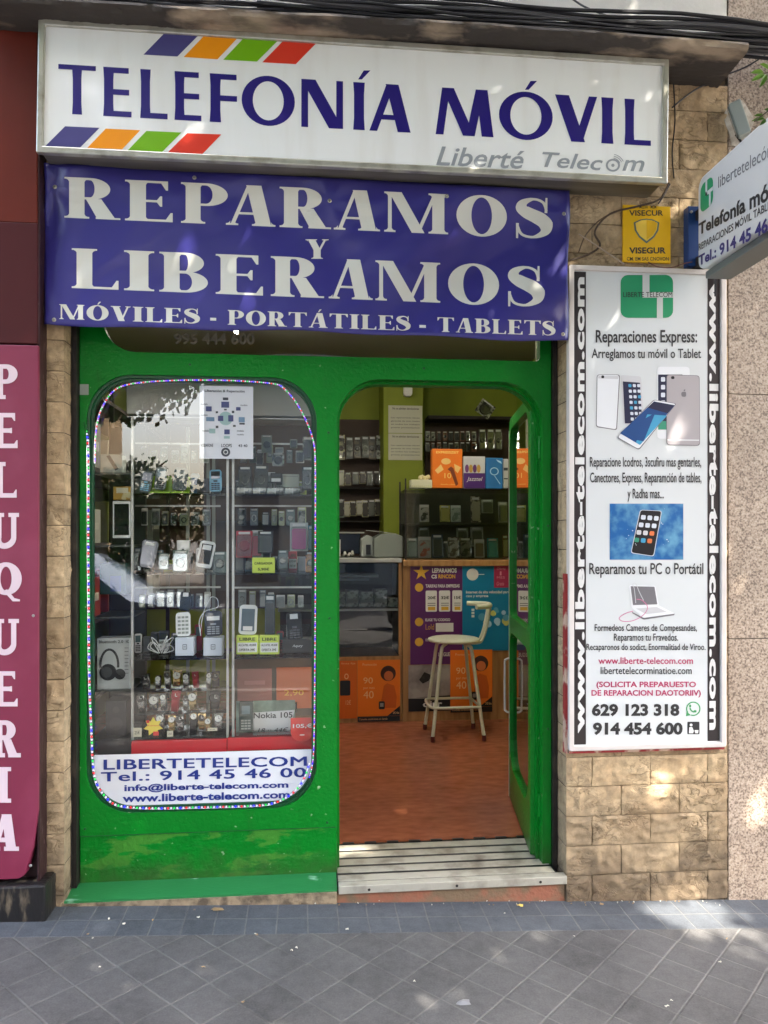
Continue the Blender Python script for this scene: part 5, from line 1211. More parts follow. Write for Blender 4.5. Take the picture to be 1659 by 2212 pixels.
rows = [(565, 1170, 636, 1306, (90, 110, 100), (150, 170, 160), 'grey green bottle shaped pack'), (642, 1162, 728, 1308, (206, 196, 190), (206, 110, 92), 'white pack with a salmon picture'),
 (735, 1145, 812, 1308, (40, 56, 78), (24, 28, 36), 'dark blue phone case pack'), (813, 1190, 846, 1308, (120, 124, 120), (60, 60, 60), 'narrow crumpled silver pack'), (848, 1166, 922, 1308, (190, 180, 170), (84, 66, 56), 'brown zebra striped pack'),
 (926, 1168, 1010, 1308, (120, 112, 100), (36, 32, 30), 'black speckled foil pack'), (1028, 1180, 1098, 1308, (206, 204, 196), (120, 100, 80), 'white owl printed pack'),
 (1118, 1172, 1194, 1306, (40, 150, 158), (50, 170, 176), 'plain turquoise case'), (1225, 1150, 1262, 1308, (96, 40, 36), (150, 130, 120), 'dark red pack'), (1345, 1120, 1400, 1308, (140, 140, 136), (60, 62, 60), 'grey foil pack behind the door glass')]
for i, (a, b, c, d_, c1, c2, nm) in enumerate(rows):
    m1 = packmat(c1, c2 if i in (3, 4, 5, 9) else None)
    pack(f'{nm} in the bottom row of the glass cabinet', U8(a), V8(b), U8(c), V8(d_), 2.90, m1, packmat(c2, c1 if i in (1, 4, 5) else None, 24), cg)
for i, (a, b, c, d_, c1, nm) in enumerate(((642, 1096, 716, 1220, (90, 96, 84), 'dull green pack'), (905, 1100, 986, 1230, (110, 116, 112), 'grey framed pack'), (1002, 1094, 1090, 1230, (150, 152, 146), 'pale grey pack'))):
    pack(f'{nm} standing behind the bottom row of the glass cabinet', U8(a), V8(b), U8(c), V8(d_), 3.05, packmat(c1), packmat((60, 64, 60)), cg)

# ---- printer and clutter on the left counter
pt = thing('printer', 'boxy grey printer with papers on top standing on the glass counter', 'printer', (.75, 3.1, wz(1206)))
x, z, w_, h_ = dims(U8(330), V8(1140), U8(532), V8(1304), 2.95)
mb = MB(); mb.slab([(x-w_/2, z), (x+w_/2, z), (x+w_/2, z+h_*.86), (x+w_*.3, z+h_*.98), (x-w_*.2, z+h_), (x-w_/2, z+h_*.8)], 2.92, 3.25); mb.build('body', pm_('printer_grey', rgb(132, 138, 132), rough=.5), pt, bevel=.008)
x2, z2_, w2_, h2_ = dims(U8(246), V8(1150), U8(328), V8(1300), 2.95)
mb = MB(); mb.slab([(x2-w2_/2, z2_), (x2+w2_/2-.001, z2_), (x2+w2_/2-.001, z2_+h2_*.9), (x2, z2_+h2_), (x2-w2_/2, z2_+h2_*.8)], 2.96, 3.2); mb.build('front_cover', pm_('printer_light', rgb(160, 166, 160), rough=.45), pt, bevel=.006)
mb = MB(); mb.box(x2-w2_*.1, x2+w2_*.3, 2.953, 2.959, z2_+h2_*.08, z2_+h2_*.55); mb.build('paper_slot', BLACK, pt)
pt2 = thing('paper_sheet', 'loose white paper lying on top of the grey printer', 'paper', (x, 3.05, z+h_))
mb = MB(); mb.obox((x-w_*.2, 3.03, z+h_+.012), .2, .15, .003, Matrix.Rotation(.12, 3, 'Y')@Matrix.Rotation(.4, 3, 'Z')); mb.build('sheet', WHITE, pt2)
x, z, w_, h_ = dims(U8(60), V8(1140), U8(240), V8(1282), 3.1)
t = thing('monitor', 'black screen on the glass counter left of the printer', 'monitor', (x, 3.1, wz(1206)))
mb = MB(); mb.box(x-w_/2, x+w_/2, 3.1, 3.13, z, z+h_); mb.build('screen', pm_('screen_black', rgb(14, 14, 16), rough=.12), t, bevel=.004)
mb = MB(); mb.box(x-.02, x+.02, 3.13, 3.15, wz(1206)+.01, z+h_*.4); mb.box(x-.1, x+.1, 3.06, 3.2, wz(1206), wz(1206)+.009); mb.build('stand', BLACK, t)
mb = MB(); mb.box(x-w_/2, x+w_/2+.03, 3.08, 3.16, z+h_+.001, z+h_+.012); t2 = mb.build('folder', pm_('folder_silver', rgb(170, 170, 160), rough=.3)); tag(t2, 'thin silver folder lying across the top of the black screen', 'folder')
for i in range(4):
    a_ = (92, 120, 150, 172)[i]; x, z, w_, h_ = dims(U8(a_), V8((1185, 1262, 1270, 1255)[i]), U8(a_+(10, 26, 30, 24)[i]), V8(1300), 2.86)
    mb = MB()
    if i == 0: mb.lathe([(w_/2, 0), (w_/2, h_), (.001, h_+.004)], (x, 2.86, z), 'z', 10)
    else: mb.lathe([(w_*.5, 0), (w_*.6, h_*.4), (w_*.3, h_*.9), (.001, h_)], (x, 2.86, z), 'z', 12)
    o = mb.build(('bottle', 'cup', 'tape_roll', 'cup')[i], FOIL if i else WHITE, None, smooth=True); tag(o, ('slim white bottle by the black screen', 'small silver cup next to the slim white bottle', 'crumpled silver roll between two small cups', 'small silver cup nearest the printer')[i], ('bottle', 'cup', 'roll', 'cup')[i])

# ---- back wall racks with hanging packs
rk = thing('wall_rack', 'dark brown rack with rows of hanging packs on the back wall', 'rack', (.6, 4.3, 1.2))
a, b = P(700, 905, 4.33), P(836, 1180, 4.33)
mb = MB(); mb.box(-1.6, b.x, 4.335, 4.348, b.z-.6, a.z); mb.build('back_board', pm_('rack_brown', rgb(66, 48, 36), rough=.6, var=.15), rk)
for v in (1053, 1125): mb = MB(); q = P(780, v, 4.25).z; mb.box(-1.6, b.x, 4.2, 4.33, q-.012, q); mb.build('ledge_rail', pm_('rack_dark', rgb(40, 32, 26)), rk)
i = 0
for (row, y0, y1, lst, nmr) in ((0, 455, 630, (85, 142, 196, 250, 300, 352), 'top'), (1, 700, 812, (84, 132, 184, 232, 282, 330, 372), 'middle'), (2, 900, 1030, (84, 124, 168, 212, 252, 296, 340, 378), 'bottom')):
    for k_, a_ in enumerate(lst):
        cc = [((184, 176, 130), (60, 50, 40)), ((196, 200, 190), (40, 40, 44)), ((70, 72, 64), (110, 112, 100)), ((170, 160, 110), (210, 206, 180)), ((100, 84, 60), (40, 34, 30))][(k_*2+row*3+k_//3) % 5]
        pack(f'hanging accessory pack, {ordn(k_)} from the left in the {nmr} row of the back wall rack', U8(a_), V8(y0+(k_*37 % 20)), U8(a_+(44 if row else 48)), V8(y1-(k_*23 % 18)), 4.18+.01*k_, packmat(cc[0], cc[1], 18), packmat(cc[1]), 'packs hanging on the back wall rack', shape='round' if row == 0 else 'case')
rk2 = thing('wall_rack', 'dark rack on the right part of the back wall above the boxes', 'rack', (1.4, 4.3, 1.2))
a = P(918, 905, 4.33); mb = MB(); mb.box(a.x, 2.05, 4.335, 4.348, 1.0, a.z); mb.build('back_board', pc['rack_brown'], rk2)
mb = MB(); mb.box(a.x, 2.05, 4.1, 4.334, a.z-.03, a.z); mb.build('ledge_rail', pc['rack_dark'], rk2)
for k_, a_ in enumerate((1062, 1120, 1172)):
    pack(f'dark grey earphone pack hanging above the blue box, {ordn(k_)} from the left', U8(a_), V8(415), U8(a_+48), V8(560), 3.9, packmat((74, 72, 60)), packmat((40, 40, 40)), 'earphone packs above the boxes', shape='round')
k2 = random.Random(8)
for r_, (ya, yb, nm) in enumerate(((430, 500, 'upper'), (505, 575, 'lower'))):
    for q_ in range(9):
        a_ = 690+q_*40
        if 735 < a_ < 745 and r_: continue
        pack(f'dim hanging pack, {ordn(q_)} from the left in the {nm} row above the boxes', U8(a_), V8(ya+k2.uniform(0, 8)), U8(a_+k2.uniform(26, 34)), V8(yb), 4.1, packmat(k2.choice([(96, 92, 70), (130, 128, 110), (60, 58, 50), (120, 70, 40)])), packmat((40, 40, 40)), 'packs on the right rack', shape=k2.choice(['round', 'case']))
pack('silver foil bag hanging high at the right of the back wall', U8(1020), V8(215), U8(1130), V8(320), 3.8, FOIL, packmat((60, 60, 50)), shape='round', tilt=35)
# notices and detector on the column
ny_ = 3.895
def notice(t, w_, h_, y0):
    mb = MB(); ltext(mb, 'No se admiten devoluciones', -w_*.38, w_*.40, h_*.85, h_*.93, y0, bold=.02)
    for i in range(4): ltext(mb, ('Las reparaciones tienen', 'garantia de tres meses', 'en todos los trabajos', 'previa presentacion')[i], -w_*.42, w_*.42, h_*(.52-i*.12), h_*(.58-i*.12), y0, bold=.01)
    mb.build('lettering', pm_('notice_ink', rgb(84, 84, 76)), t, local=True)
PAP = pm_('notice_paper', rgb(206, 204, 186), rough=.7)
panelboard('notice', 'upper white notice sheet on the green column', 'notice', U8(433), V8(256), U8(668), V8(446), ny_, PAP, notice)
panelboard('notice', 'lower white notice sheet on the green column', 'notice', U8(433), V8(450), U8(668), V8(633), ny_, PAP, notice)
x, z, w_, h_ = dims(U8(538), V8(60), U8(597), V8(193), 3.86)
t = thing('air_freshener', 'white rounded air freshener on the green column above the notices', 'air freshener', (x, 3.87, z))
mb = MB(); mb.slab(rrect(-w_/2, 0, w_/2, h_, w_*.4, 6), -.03, .029); mb.build('case', WHITE, t, local=True, bevel=.006)
mb = MB(); mb.box(-w_*.2, w_*.2, -.034, -.0305, h_*.45, h_*.75); mb.build('vent', DARK, t, local=True)

# ---- posters on the counters
def pp(name, label, x0, y0, x1, y1, m, deco, y=CYF-.002): return panelboard(name, label, 'poster', U8(x0), V9(y0), U8(x1), V9(y1), y, m, deco)
WP = pm_('white_print', rgb(228, 226, 224)); YP = pm_('gold_print', rgb(220, 170, 60))
def disc(mb, cx, cz, r, y, m=0, sx=1, n=20): mb.add([(cx+sx*r*math.cos(2*math.pi*i/n), y, cz+r*math.sin(2*math.pi*i/n)) for i in range(n)], [tuple(range(n))], m)
def purple_poster(t, w_, h_, y0):
    X = lambda x: (x-765)/(945-585)*w_; Z = lambda y: (800-y)/(800-108)*h_
    mb = MB(); ltext(mb, 'LEPARAMOS', X(735), X(905), Z(168), Z(135), y0, bold=.04); ltext(mb, 'CS', X(730), X(768), Z(207), Z(180), y0, bold=.04)
    ltext(mb, 'TARIFAS PARA EMPRESAS', X(690), X(925), Z(270), Z(247), y0, bold=.03); ltext(mb, 'ELIGE TU CODIGO', X(688), X(860), Z(502), Z(483), y0, bold=.03); ltext(mb, 'LLEGUE', X(778), X(858), Z(745), Z(718), y0, bold=.02)
    ltext(mb, 'ELIMINA TU', X(690), X(800), Z(640), Z(622), y0, bold=.02)
    mb.build('white_lettering', WP, t, local=True)
    mb = MB(); ltext(mb, 'RINCON', X(778), X(895), Z(207), Z(178), y0, bold=.04); ltext(mb, 'Lold', X(690), X(748), Z(560), Z(522), y0)
    for yy_ in (268, 506, 644): disc(mb, X(645), Z(yy_), w_*.08, y0)
    st = []
    for i in range(10):
        a_ = math.pi/2+i*math.pi/5; r_ = w_*(.16 if i % 2 == 0 else .06); st.append((X(660)+r_*math.cos(a_), Z(165)+r_*math.sin(a_)))
    lflat(mb, st, y0); mb.build('gold_print', YP, t, local=True)
    mb = MB()
    for i in range(3):
        a_ = 690+i*92; b_ = min(a_+78, 942); lflat(mb, rrect(X(a_), Z(436), X(b_), Z(290), .01, 3), y0)
        ltext(mb, ('20€', '32€', '15€')[i], X(a_+14), X(b_-8), Z(350), Z(328), y0-.0006, bold=.03, m=1)
        for q_ in range(2): mb.box(X(a_+14), X(b_-10), y0-.0008, y0-.0003, Z(380+q_*14), Z(376+q_*14), 1)
        mb.box(X(a_+16), X(b_-12), y0-.0008, y0-.0003, Z(426), Z(402), 2)
    mb.box(X(760), X(882), y0-.0008, y0-.0003, Z(575), Z(515), 0)
    mb.build('tariff_cards', [WP, INK, YP], t, local=True)
pp('poster', 'purple poster with a gold star and three tariff cards behind the stool', 585, 108, 945, 800, pm_('violet_poster', rgb(92, 34, 98), rough=.35), purple_poster)
def blue_poster(t, w_, h_, y0):
    X = lambda x: (x-1160)/(1380-940)*w_; Z = lambda y: (705-y)/(705-108)*h_
    mb = MB(); disc(mb, X(1010), Z(178), h_*.07, y0); mb.box(X(1050), X(1092), y0, y0+.0005, Z(180), Z(176))
    ltext(mb, 'Internet de alta velocidad para', X(965), X(1268), Z(315), Z(290), y0, bold=.02); ltext(mb, 'casa y empresa', X(965), X(1120), Z(340), Z(322), y0, bold=.02); ltext(mb, 'router', X(970), X(1015), Z(380), Z(364), y0)
    for i in range(3): mb.box(X(1003), X(1023), y0, y0+.0005, Z(430+i*22), Z(414+i*22))
    mb.build('white_print', WP, t, local=True)
    mb = MB(); mb.box(X(1160), X(1262), y0, y0+.0005, Z(270), Z(110)); mb.build('pink_corner', pm_('pink_panel', rgb(170, 40, 84)), t, local=True)
    mb = MB(); ltext(mb, 'Oferta', X(1180), X(1240), Z(148), Z(130), y0-.0008); ltext(mb, '1', X(1200), X(1212), Z(185), Z(158), y0-.0008); ltext(mb, 'MES', X(1180), X(1235), Z(208), Z(192), y0-.0008); ltext(mb, 'Gratis', X(1178), X(1230), Z(255), Z(230), y0-.0008, shear=.2); mb.build('pink_lettering', pm_('light_pink', rgb(226, 150, 170)), t, local=True)
    mb = MB(); k_ = random.Random(5)
    for i in range(14): disc(mb, X(k_.uniform(1070, 1250)), Z(k_.uniform(420, 530)), w_*k_.uniform(.03, .06), y0-.0001*i, i % 3, 1, 12)
    mb.build('printed_balloons', [pm_('pale_blue_print', rgb(170, 205, 232)), pm_('balloon_yellow', rgb(200, 200, 110)), pm_('balloon_teal', rgb(90, 160, 190))], t, local=True)
pp('poster', 'large bright blue poster with a white disc and a pink corner behind the stool back', 945, 108, 1380, 705, pm_('cyan_poster', rgb(22, 126, 170), rough=.3, var=.1), blue_poster, CYF-.006)
def grey_poster(t, w_, h_, y0):
    mb = MB(); mb.box(-w_/2+.001, w_/2-.001, y0, y0+.001, .001, h_*.28); mb.build('black_band', BLACK, t, local=True)
    mb = MB(); ltext(mb, 'oirr', -w_*.30, -w_*.04, h_*.09, h_*.22, y0-.0006, bold=.03); mb.build('lettering', WP, t, local=True)
    mb = MB(); lflat(mb, [(-w_*.35, h_*.68), (-w_*.28, h_*.85), (-w_*.18, h_*.78), (-w_*.22, h_*.66), (-w_*.3, h_*.6)], y0); lflat(mb, [(-w_*.4, h_*.3), (w_*.1, h_*.34), (w_*.45, h_*.5), (w_*.45, h_*.3)], y0); mb.build('printed_rocks', DARK, t, local=True)
pp('poster', 'grey landscape poster with a black band under the purple poster', 568, 803, 1080, 1122, pm_('misty_print', rgb(168, 160, 154), rough=.5, col2=rgb(120, 112, 110), nscale=5), grey_poster, CYF-.0015)
def boy_poster(t, w_, h_, y0):
    mb = MB(); disc(mb, w_*.22, h_*.78, h_*.125, y0, 0, 1.0); disc(mb, w_*.23, h_*.74, h_*.08, y0-.0005, 1, .95)
    lflat(mb, [(w_*.05, h_*.3), (w_*.12, h_*.58), (w_*.2, h_*.62), (w_*.36, h_*.58), (w_*.42, h_*.4), (w_*.4, h_*.22), (w_*.1, h_*.22)], y0-.0003, 2)
    lflat(mb, rrect(w_*.0, h_*.20, w_*.14, h_*.33, .01, 3), y0-.0008, 3); mb.box(w_*.03, w_*.11, y0-.0011, y0-.0009, h_*.24, h_*.30, 4)
    mb.add([(w_*.5-.001, y0-.0004, h_*.09), (w_*.5-.001, y0-.0004, h_*.25), (w_*.2, y0-.0004, h_*.09)], [(0, 1, 2)], 3); mb.box(-w_/2+.001, w_/2-.001, y0-.0005, y0+.0002, .001, h_*.088, 3)
    mb.build('printed_portrait', [pm_('hair_print', rgb(66, 34, 26)), pm_('skin_print', rgb(206, 110, 62)), pm_('sweater_print', rgb(206, 92, 20)), BLACK, pm_('grey_print2', rgb(150, 150, 150))], t, local=True)
    mb = MB(); ltext(mb, 'Promoción', -w_*.38, -w_*.05, h_*.91, h_*.95, y0); ltext(mb, '90', -w_*.36, -w_*.14, h_*.62, h_*.72, y0); ltext(mb, '40', -w_*.36, -w_*.12, h_*.38, h_*.5, y0); ltext(mb, 'por mes', -w_*.36, -w_*.1, h_*.52, h_*.56, y0); ltext(mb, '2€/día', w_*.33, w_*.48, h_*.12, h_*.16, y0-.0012); ltext(mb, 'Consulta condiciones en tienda', -w_*.46, w_*.2, h_*.03, h_*.06, y0-.0012); mb.build('lettering', pm_('peach_print', rgb(246, 196, 140)), t, local=True)
pp('poster', 'orange poster with a curly haired child low on the glass counter', 219, 770, 514, 1196, OR, boy_poster, CYF-.004)
pp('poster', 'orange poster with a child on the wooden counter behind the stool legs', 861, 700, 1152, 1132, OR, boy_poster, CYF-.010)
def left_poster(t, w_, h_, y0):
    mb = MB(); ltext(mb, 'línea fija', -w_*.05, w_*.44, h_*.93, h_*.97, y0); ltext(mb, 'o', w_*.05, w_*.2, h_*.68, h_*.78, y0); ltext(mb, '12€', w_*.1, w_*.28, h_*.24, h_*.32, y0); mb.build('lettering', pc['peach_print'], t, local=True)
    mb = MB(); lflat(mb, rrect(-w_*.1, h_*.40, w_*.26, h_*.66, .01, 3), y0-.0004); mb.build('printed_router', BLACK, t, local=True)
pp('poster', 'orange poster with a black device cut off by the green post', 20, 776, 217, 1176, pm_('orange_deep', rgb(220, 104, 26), rough=.45), left_poster, CYF-.003)

# ---- bar stool
ST = mat('cream_enamel', rgb(214, 214, 192), .28, col2=rgb(180, 176, 150), nscale=18, nlo=.6, nhi=.8)
sy_ = 2.18
sx0 = lambda u: P(u, 1400, sy_).x
zf = 0.002
bx, bz, _, _ = dims(925, 1375, 1050, 1583, sy_)
stool = thing('bar_stool', 'cream metal bar stool with curved tubular backrest standing on the red floor', 'stool', (bx, sy_+.15, zf))
cx = P(980, 1375, sy_+.17).x; cy_ = sy_+.17; seat_z = P(980, 1378, cy_).z; R = .5*(P(1036, 1375, cy_).x-P(925, 1375, cy_).x)
mb = MB(); mb.lathe([(.001, seat_z), (R*.9, seat_z+.003), (R*.98, seat_z-.003), (R, seat_z-.012), (R*.96, seat_z-.022), (R*.6, seat_z-.026), (.001, seat_z-.026)], (cx, cy_, 0), 'z', 40); mb.build('seat', ST, stool, smooth=True)
fz = seat_z-.028
LEG = {}
for k_, (ut, ub, yb_) in {'fl': ((965, 924), None, sy_), 'fr': ((1022, 1044), None, sy_), 'bl': ((955, 923), None, sy_+.36), 'br': ((1020, 1031), None, sy_+.36)}.items() if False else {}.items(): pass
hw = .155; tw_ = .11
for sx__, sy__ in ((-1, -1), (1, -1), (-1, 1), (1, 1)):
    top = Vector((cx+sx__*tw_*.55, cy_+sy__*tw_*.55, fz)); kn = Vector((cx+sx__*(tw_+.0), cy_+sy__*(tw_-.0), fz-.05)); ft = Vector((cx+sx__*(hw+.03), cy_+sy__*(hw+.025), zf+.02))
    pts = smoothpath([top, top+(kn-top)*.75+Vector((0, 0, .018)), kn, kn+(ft-kn)*.25, kn+(ft-kn)*.6, ft], 6)
    mb = MB(); mb.tube(pts, .0125, 12); mb.build('leg', ST, stool, smooth=True)
    mb = MB(); mb.lathe([(.015, -.02), (.016, .02)], ft, 'z', 12); mb.build('rubber_foot', pm_('oxblood_rubber', rgb(96, 30, 24)), stool, smooth=True)
fzr = zf+.235; hh_ = .158
pts = smoothpath([Vector((cx+a_*hh_, cy_+b_*hh_, fzr+.0)) for a_, b_ in ((1.05, -1.02), (0, -1.05), (-.95, -1.05), (-1.22, -.7), (-1.22, .5), (-1.0, .95), (0, 1.0), (1.0, 1.0))], 6)
mb = MB(); mb.tube(pts, .010, 10); mb.build('footrest', ST, stool, smooth=True)
mb = MB(); mb.tube([(cx+hh_*1.03, cy_-hh_, fzr), (cx+hh_*.99, cy_+hh_, fzr+.002)], .009, 10); mb.build('stretcher', ST, stool, smooth=True)
bz1 = P(1060, 1312, cy_).z
for dy in (-.035, .035):
    pts = smoothpath([Vector((cx+R*.45, cy_+dy, seat_z-.032)), Vector((cx+R*.95, cy_+dy, seat_z-.032)), Vector((cx+R*1.12, cy_+dy, seat_z+.01)), Vector((cx+R*1.25, cy_+dy, seat_z+.09)), Vector((cx+R*1.38, cy_+dy, bz1))], 6)
    mb = MB(); mb.tube(pts, .0105, 10); mb.build('back_upright', ST, stool, smooth=True)
pts = smoothpath([Vector((cx+R*1.38-.16*(1-math.cos(a_))*1.1, cy_+.17*math.sin(a_), bz1+.018)) for a_ in [math.radians(d_) for d_ in range(-75, 76, 15)]], 3)
mb = MB(); mb.tube(pts, [.017+.004*math.sin(math.pi*i/(len(pts)-1)) for i in range(len(pts))], 12); mb.build('backrest', ST, stool, smooth=True)

# ------------------------------------------------------------------ display window: cabinet, goods
U6 = lambda x: 166.6+.32364*x
V6 = lambda y: 786.9+.32372*y
V7 = lambda y: 1203.5+.32364*y
SY = .215                                               # shelf fronts
def sx(u): return P(u, 1200, SY).x
def sz(v): return P(480, v, SY).z
xl, xm0, xm1, xr = sx(284), sx(489), sx(505), sx(684)+.01
disp = thing('display_cabinet', 'aluminium and glass shelf cabinet behind the display window', 'cabinet', ((xl+xr)/2, SY, sz(1620)))
SH = [sz(v) for v in (1067, 1238, 1421)]
for z in SH:
    for a, b in ((xl, xm0), (xm1, xr)):
        mb = MB(); mb.box(a+.002, b-.002, SY, SY+.30, z-.007, z); mb.build('shelf', SHELFGLASS, disp)
for u in (283, 489, 501):
    mb = MB(); q = sx(u); mb.box(q, q+.010, SY+.0, SY+.012, sz(1592), sz(902)); mb.build('post', ALU, disp)
for u in (402, 446, 458, 676):
    mb = MB(); q = P(u, 1200, SY+.31).x; mb.box(q, q+.014, SY+.31, SY+.325, sz(1592), sz(902)); mb.build('rear_post', mat('grey_post', rgb(140, 146, 136), .5, .3), disp)
mb = MB(); mb.box(xl+.003, xm0+.003, SY-.02, SY+.32, sz(1622), sz(1594)); mb.build('red_base', pm_('red_gloss', rgb(196, 34, 44), rough=.25, var=.08), disp, bevel=.003)
mb = MB(); mb.box(xm0+.006, xr+.012, SY-.02, SY+.32, sz(1620), sz(1592)); mb.build('red_base', pc['red_gloss'], disp, bevel=.003)
mb = MB(); mb.box(-.93, xl+.0, SY-.005, SY+.36, sz(1632), sz(1590)); mb.build('dark_base', pm_('dark_base', rgb(34, 32, 32), rough=.4), disp)
mb = MB(); mb.box(xl-.004, xr+.012, SY-.015, SY+.33, sz(1592)-.0, sz(1588)); mb.build('bottom_glass', SHELFGLASS, disp)
# white shutter box hanging inside at the top
rb = thing('roller_box', 'plain grey white box across the inside top of the display window', 'box', tuple(P(480, 900, .3)))
mb = MB(); mb.pbox(273, 790, 700, 900, .30, .52); mb.build('casing', pm_('roller_grey', rgb(188, 184, 176), rough=.5, var=.04), rb, bevel=.004)
mb = MB(); mb.pbox(273.5, 900.8, 699, 905, .302, .50); mb.build('lower_lip', ALU, rb)
# paper diagram taped inside the pane
def diagram(t, w_, h_, y0):
    X = lambda x: (x-996)/(1175-818)*w_; Z = lambda y: (632-y)/(632-145)*h_
    mb = MB(); ltext(mb, 'Liberación & Reparación', X(852), X(1118), Z(192), Z(170), y0, bold=.02); ltext(mb, 'VODAFONE', X(825), X(908), Z(554), Z(533), y0, bold=.02, m=0); ltext(mb, 'LOOPS', X(962), X(1032), Z(555), Z(532), y0, bold=.02); ltext(mb, '43 40', X(1075), X(1136), Z(553), Z(534), y0, bold=.02)
    for x_, y_ in ((825, 262), (825, 335), (835, 440), (1090, 265), (1066, 438), (1066, 462)): ltext(mb, 'modelo', X(x_), X(x_+46), Z(y_+12), Z(y_), y0, bold=.01)
    disc(mb, X(991), Z(588), w_*.085, y0-.0002, 0); arcs = [X(991), Z(588)]; disc(mb, arcs[0], arcs[1], w_*.045, y0-.0005, 1); disc(mb, arcs[0], arcs[1], w_*.03, y0-.0008, 0)
    mb.build('lettering', [pm_('diagram_ink', rgb(56, 58, 70)), pm_('white_print', rgb(228, 226, 224))], t, local=True)
    mb = MB()
    for x0_, y0_, x1_, y1_, c in ((962, 250, 1014, 290, 1), (860, 283, 898, 316, 1), (862, 355, 916, 382, 0), (882, 432, 922, 463, 2), (940, 345, 975, 380, 1), (1008, 340, 1042, 382, 1), (1078, 352, 1118, 386, 0), (1060, 285, 1090, 308, 1), (982, 436, 1018, 468, 1), (980, 480, 1018, 497, 2), (972, 222, 1008, 240, 3), (1082, 390, 1118, 402, 3), (925, 412, 942, 428, 3), (1040, 405, 1058, 418, 3), (925, 315, 940, 328, 3), (1032, 310, 1048, 326, 3), (980, 298, 998, 308, 3)):
        mb.box(X(x0_), X(x1_), y0-.0004, y0+.0004, Z(y1_), Z(y0_), c)
    ring_ = [(X(991)+w_*.13*math.cos(a_), Z(362)+w_*.13*math.sin(a_)) for a_ in [i*math.pi/10 for i in range(20)]]; lflat(mb, ring_, y0+.0007, 2)
    mb.build('small_pictures', [pm_('pic_steel', rgb(110, 140, 170)), pm_('pic_indigo', rgb(60, 66, 120)), pm_('pic_sage', rgb(160, 190, 190)), pm_('diagram_ink', rgb(56, 58, 70))], t, local=True)
panelboard('paper_diagram', 'white paper with a ring of small pictures taped inside the display window', 'poster', 431, 834, 547, 991, YF+.044, pm_('bright_paper', rgb(226, 226, 234), rough=.6), diagram, d=.001)

def phone(name, label, u0, v0, u1, v1, y, body, screen, keys=True, tilt=0, lean=-12, keym=None, glass_=None, group=None, cat='phone', hs=(.55, .9), slot=None, taper=0):
    x, z, w_, h_ = dims(u0, v0, u1, v1, y)
    t = thing(name, label, cat, (x, y+.012, z), group=group, rot=(math.radians(lean), math.radians(tilt), 0)); d = .012
    mb = MB(); mb.slab(rrect(-w_/2, 0, w_/2, h_, w_*.24, 5), -d/2, d/2); mb.build('body', body, t, local=True, bevel=.0025, smooth=False)
    mb = MB(); mb.box(-w_*.36, w_*.36, -d/2-.0014, -d/2+.001, h_*hs[0], h_*hs[1]); mb.build('screen', screen, t, local=True)
    if keys:
        mb = MB(); rows_ = 4
        for r_ in range(rows_):
            for c_ in range(3): mb.box(-w_*.34+c_*w_*.24, -w_*.14+c_*w_*.24, -d/2-.002, -d/2+.001, h_*(.08+r_*.085), h_*(.13+r_*.085))
        mb.box(-w_*.16, w_*.16, -d/2-.0022, -d/2+.001, h_*.44, h_*.51); mb.build('keypad', keym or pm_('key_black', rgb(24, 28, 34)), t, local=True)
    if slot:
        mb = MB(); mb.box(-w_*.26, w_*.26, -d/2-.003, -d/2-.0016, h_*slot[0], h_*slot[1]); mb.build('price_sticker', pm_('sticker_white', rgb(226, 226, 226)), t, local=True)
    return t
SKY_ = pm_('pale_blue_plastic', rgb(120, 178, 206), rough=.3); GRP = pm_('graphite', rgb(70, 78, 78), rough=.3); SCR = pm_('dead_screen', rgb(18, 22, 26), rough=.08); LCD = pm_('lcd_grey', rgb(96, 116, 120), rough=.15)
WPH = pm_('white_gloss', rgb(220, 222, 220), rough=.2); BPH = pm_('black_gloss', rgb(16, 16, 18), rough=.15)
iy = SY+.05
phone('keypad_phone', 'light blue keypad phone leaning at the left of the lime stands', U6(402), V6(704), U6(482), V6(856), iy, GRP, SCR, True, 9, keym=SKY_)
phone('keypad_phone', 'silver grey scratched keypad phone second from left on the top shelf', U6(510), V6(680), U6(586), V6(838), iy+.01, pm_('silver_worn', rgb(120, 128, 126), rough=.3, col2=rgb(60, 64, 64), nscale=70, nlo=.5, nhi=.6), LCD, True, 4)
phone('keypad_phone', 'plain grey phone in front of a lime green stand on the top shelf', U6(633), V6(683), U6(724), V6(842), iy, GRP, pm_('sheet_grey', rgb(120, 128, 128), rough=.3), True, 4, keym=pm_('key_grey', rgb(96, 104, 104)))
phone('keypad_phone', 'small blue phone behind the black wallet on the top shelf', U6(762), V6(752), U6(802), V6(858), iy+.02, pm_('steel_blue', rgb(70, 110, 140)), SCR, True, 0)
phone('keypad_phone', 'tall light blue keypad phone right of the black wallet', U6(882), V6(698), U6(964), V6(850), iy, SKY_, SCR, True, -2, hs=(.58, .92))
carton('wallet', 'small black leather wallet standing between two blue phones', 'wallet', U6(800), V6(760), U6(880), V6(860), iy, .02, pm_('black_leather', rgb(30, 32, 34), rough=.5, bump=.2), lambda t, w_, h_, y0: (lambda m_: (ltext(m_, 'gyp', -w_*.25, w_*.25, h_*.4, h_*.62, y0, shear=.3), m_.build('lettering', pm_('silver_print', rgb(110, 112, 114)), t, local=True)))(MB()))
LIME = pm_('lime_plastic', rgb(164, 204, 50), rough=.3)
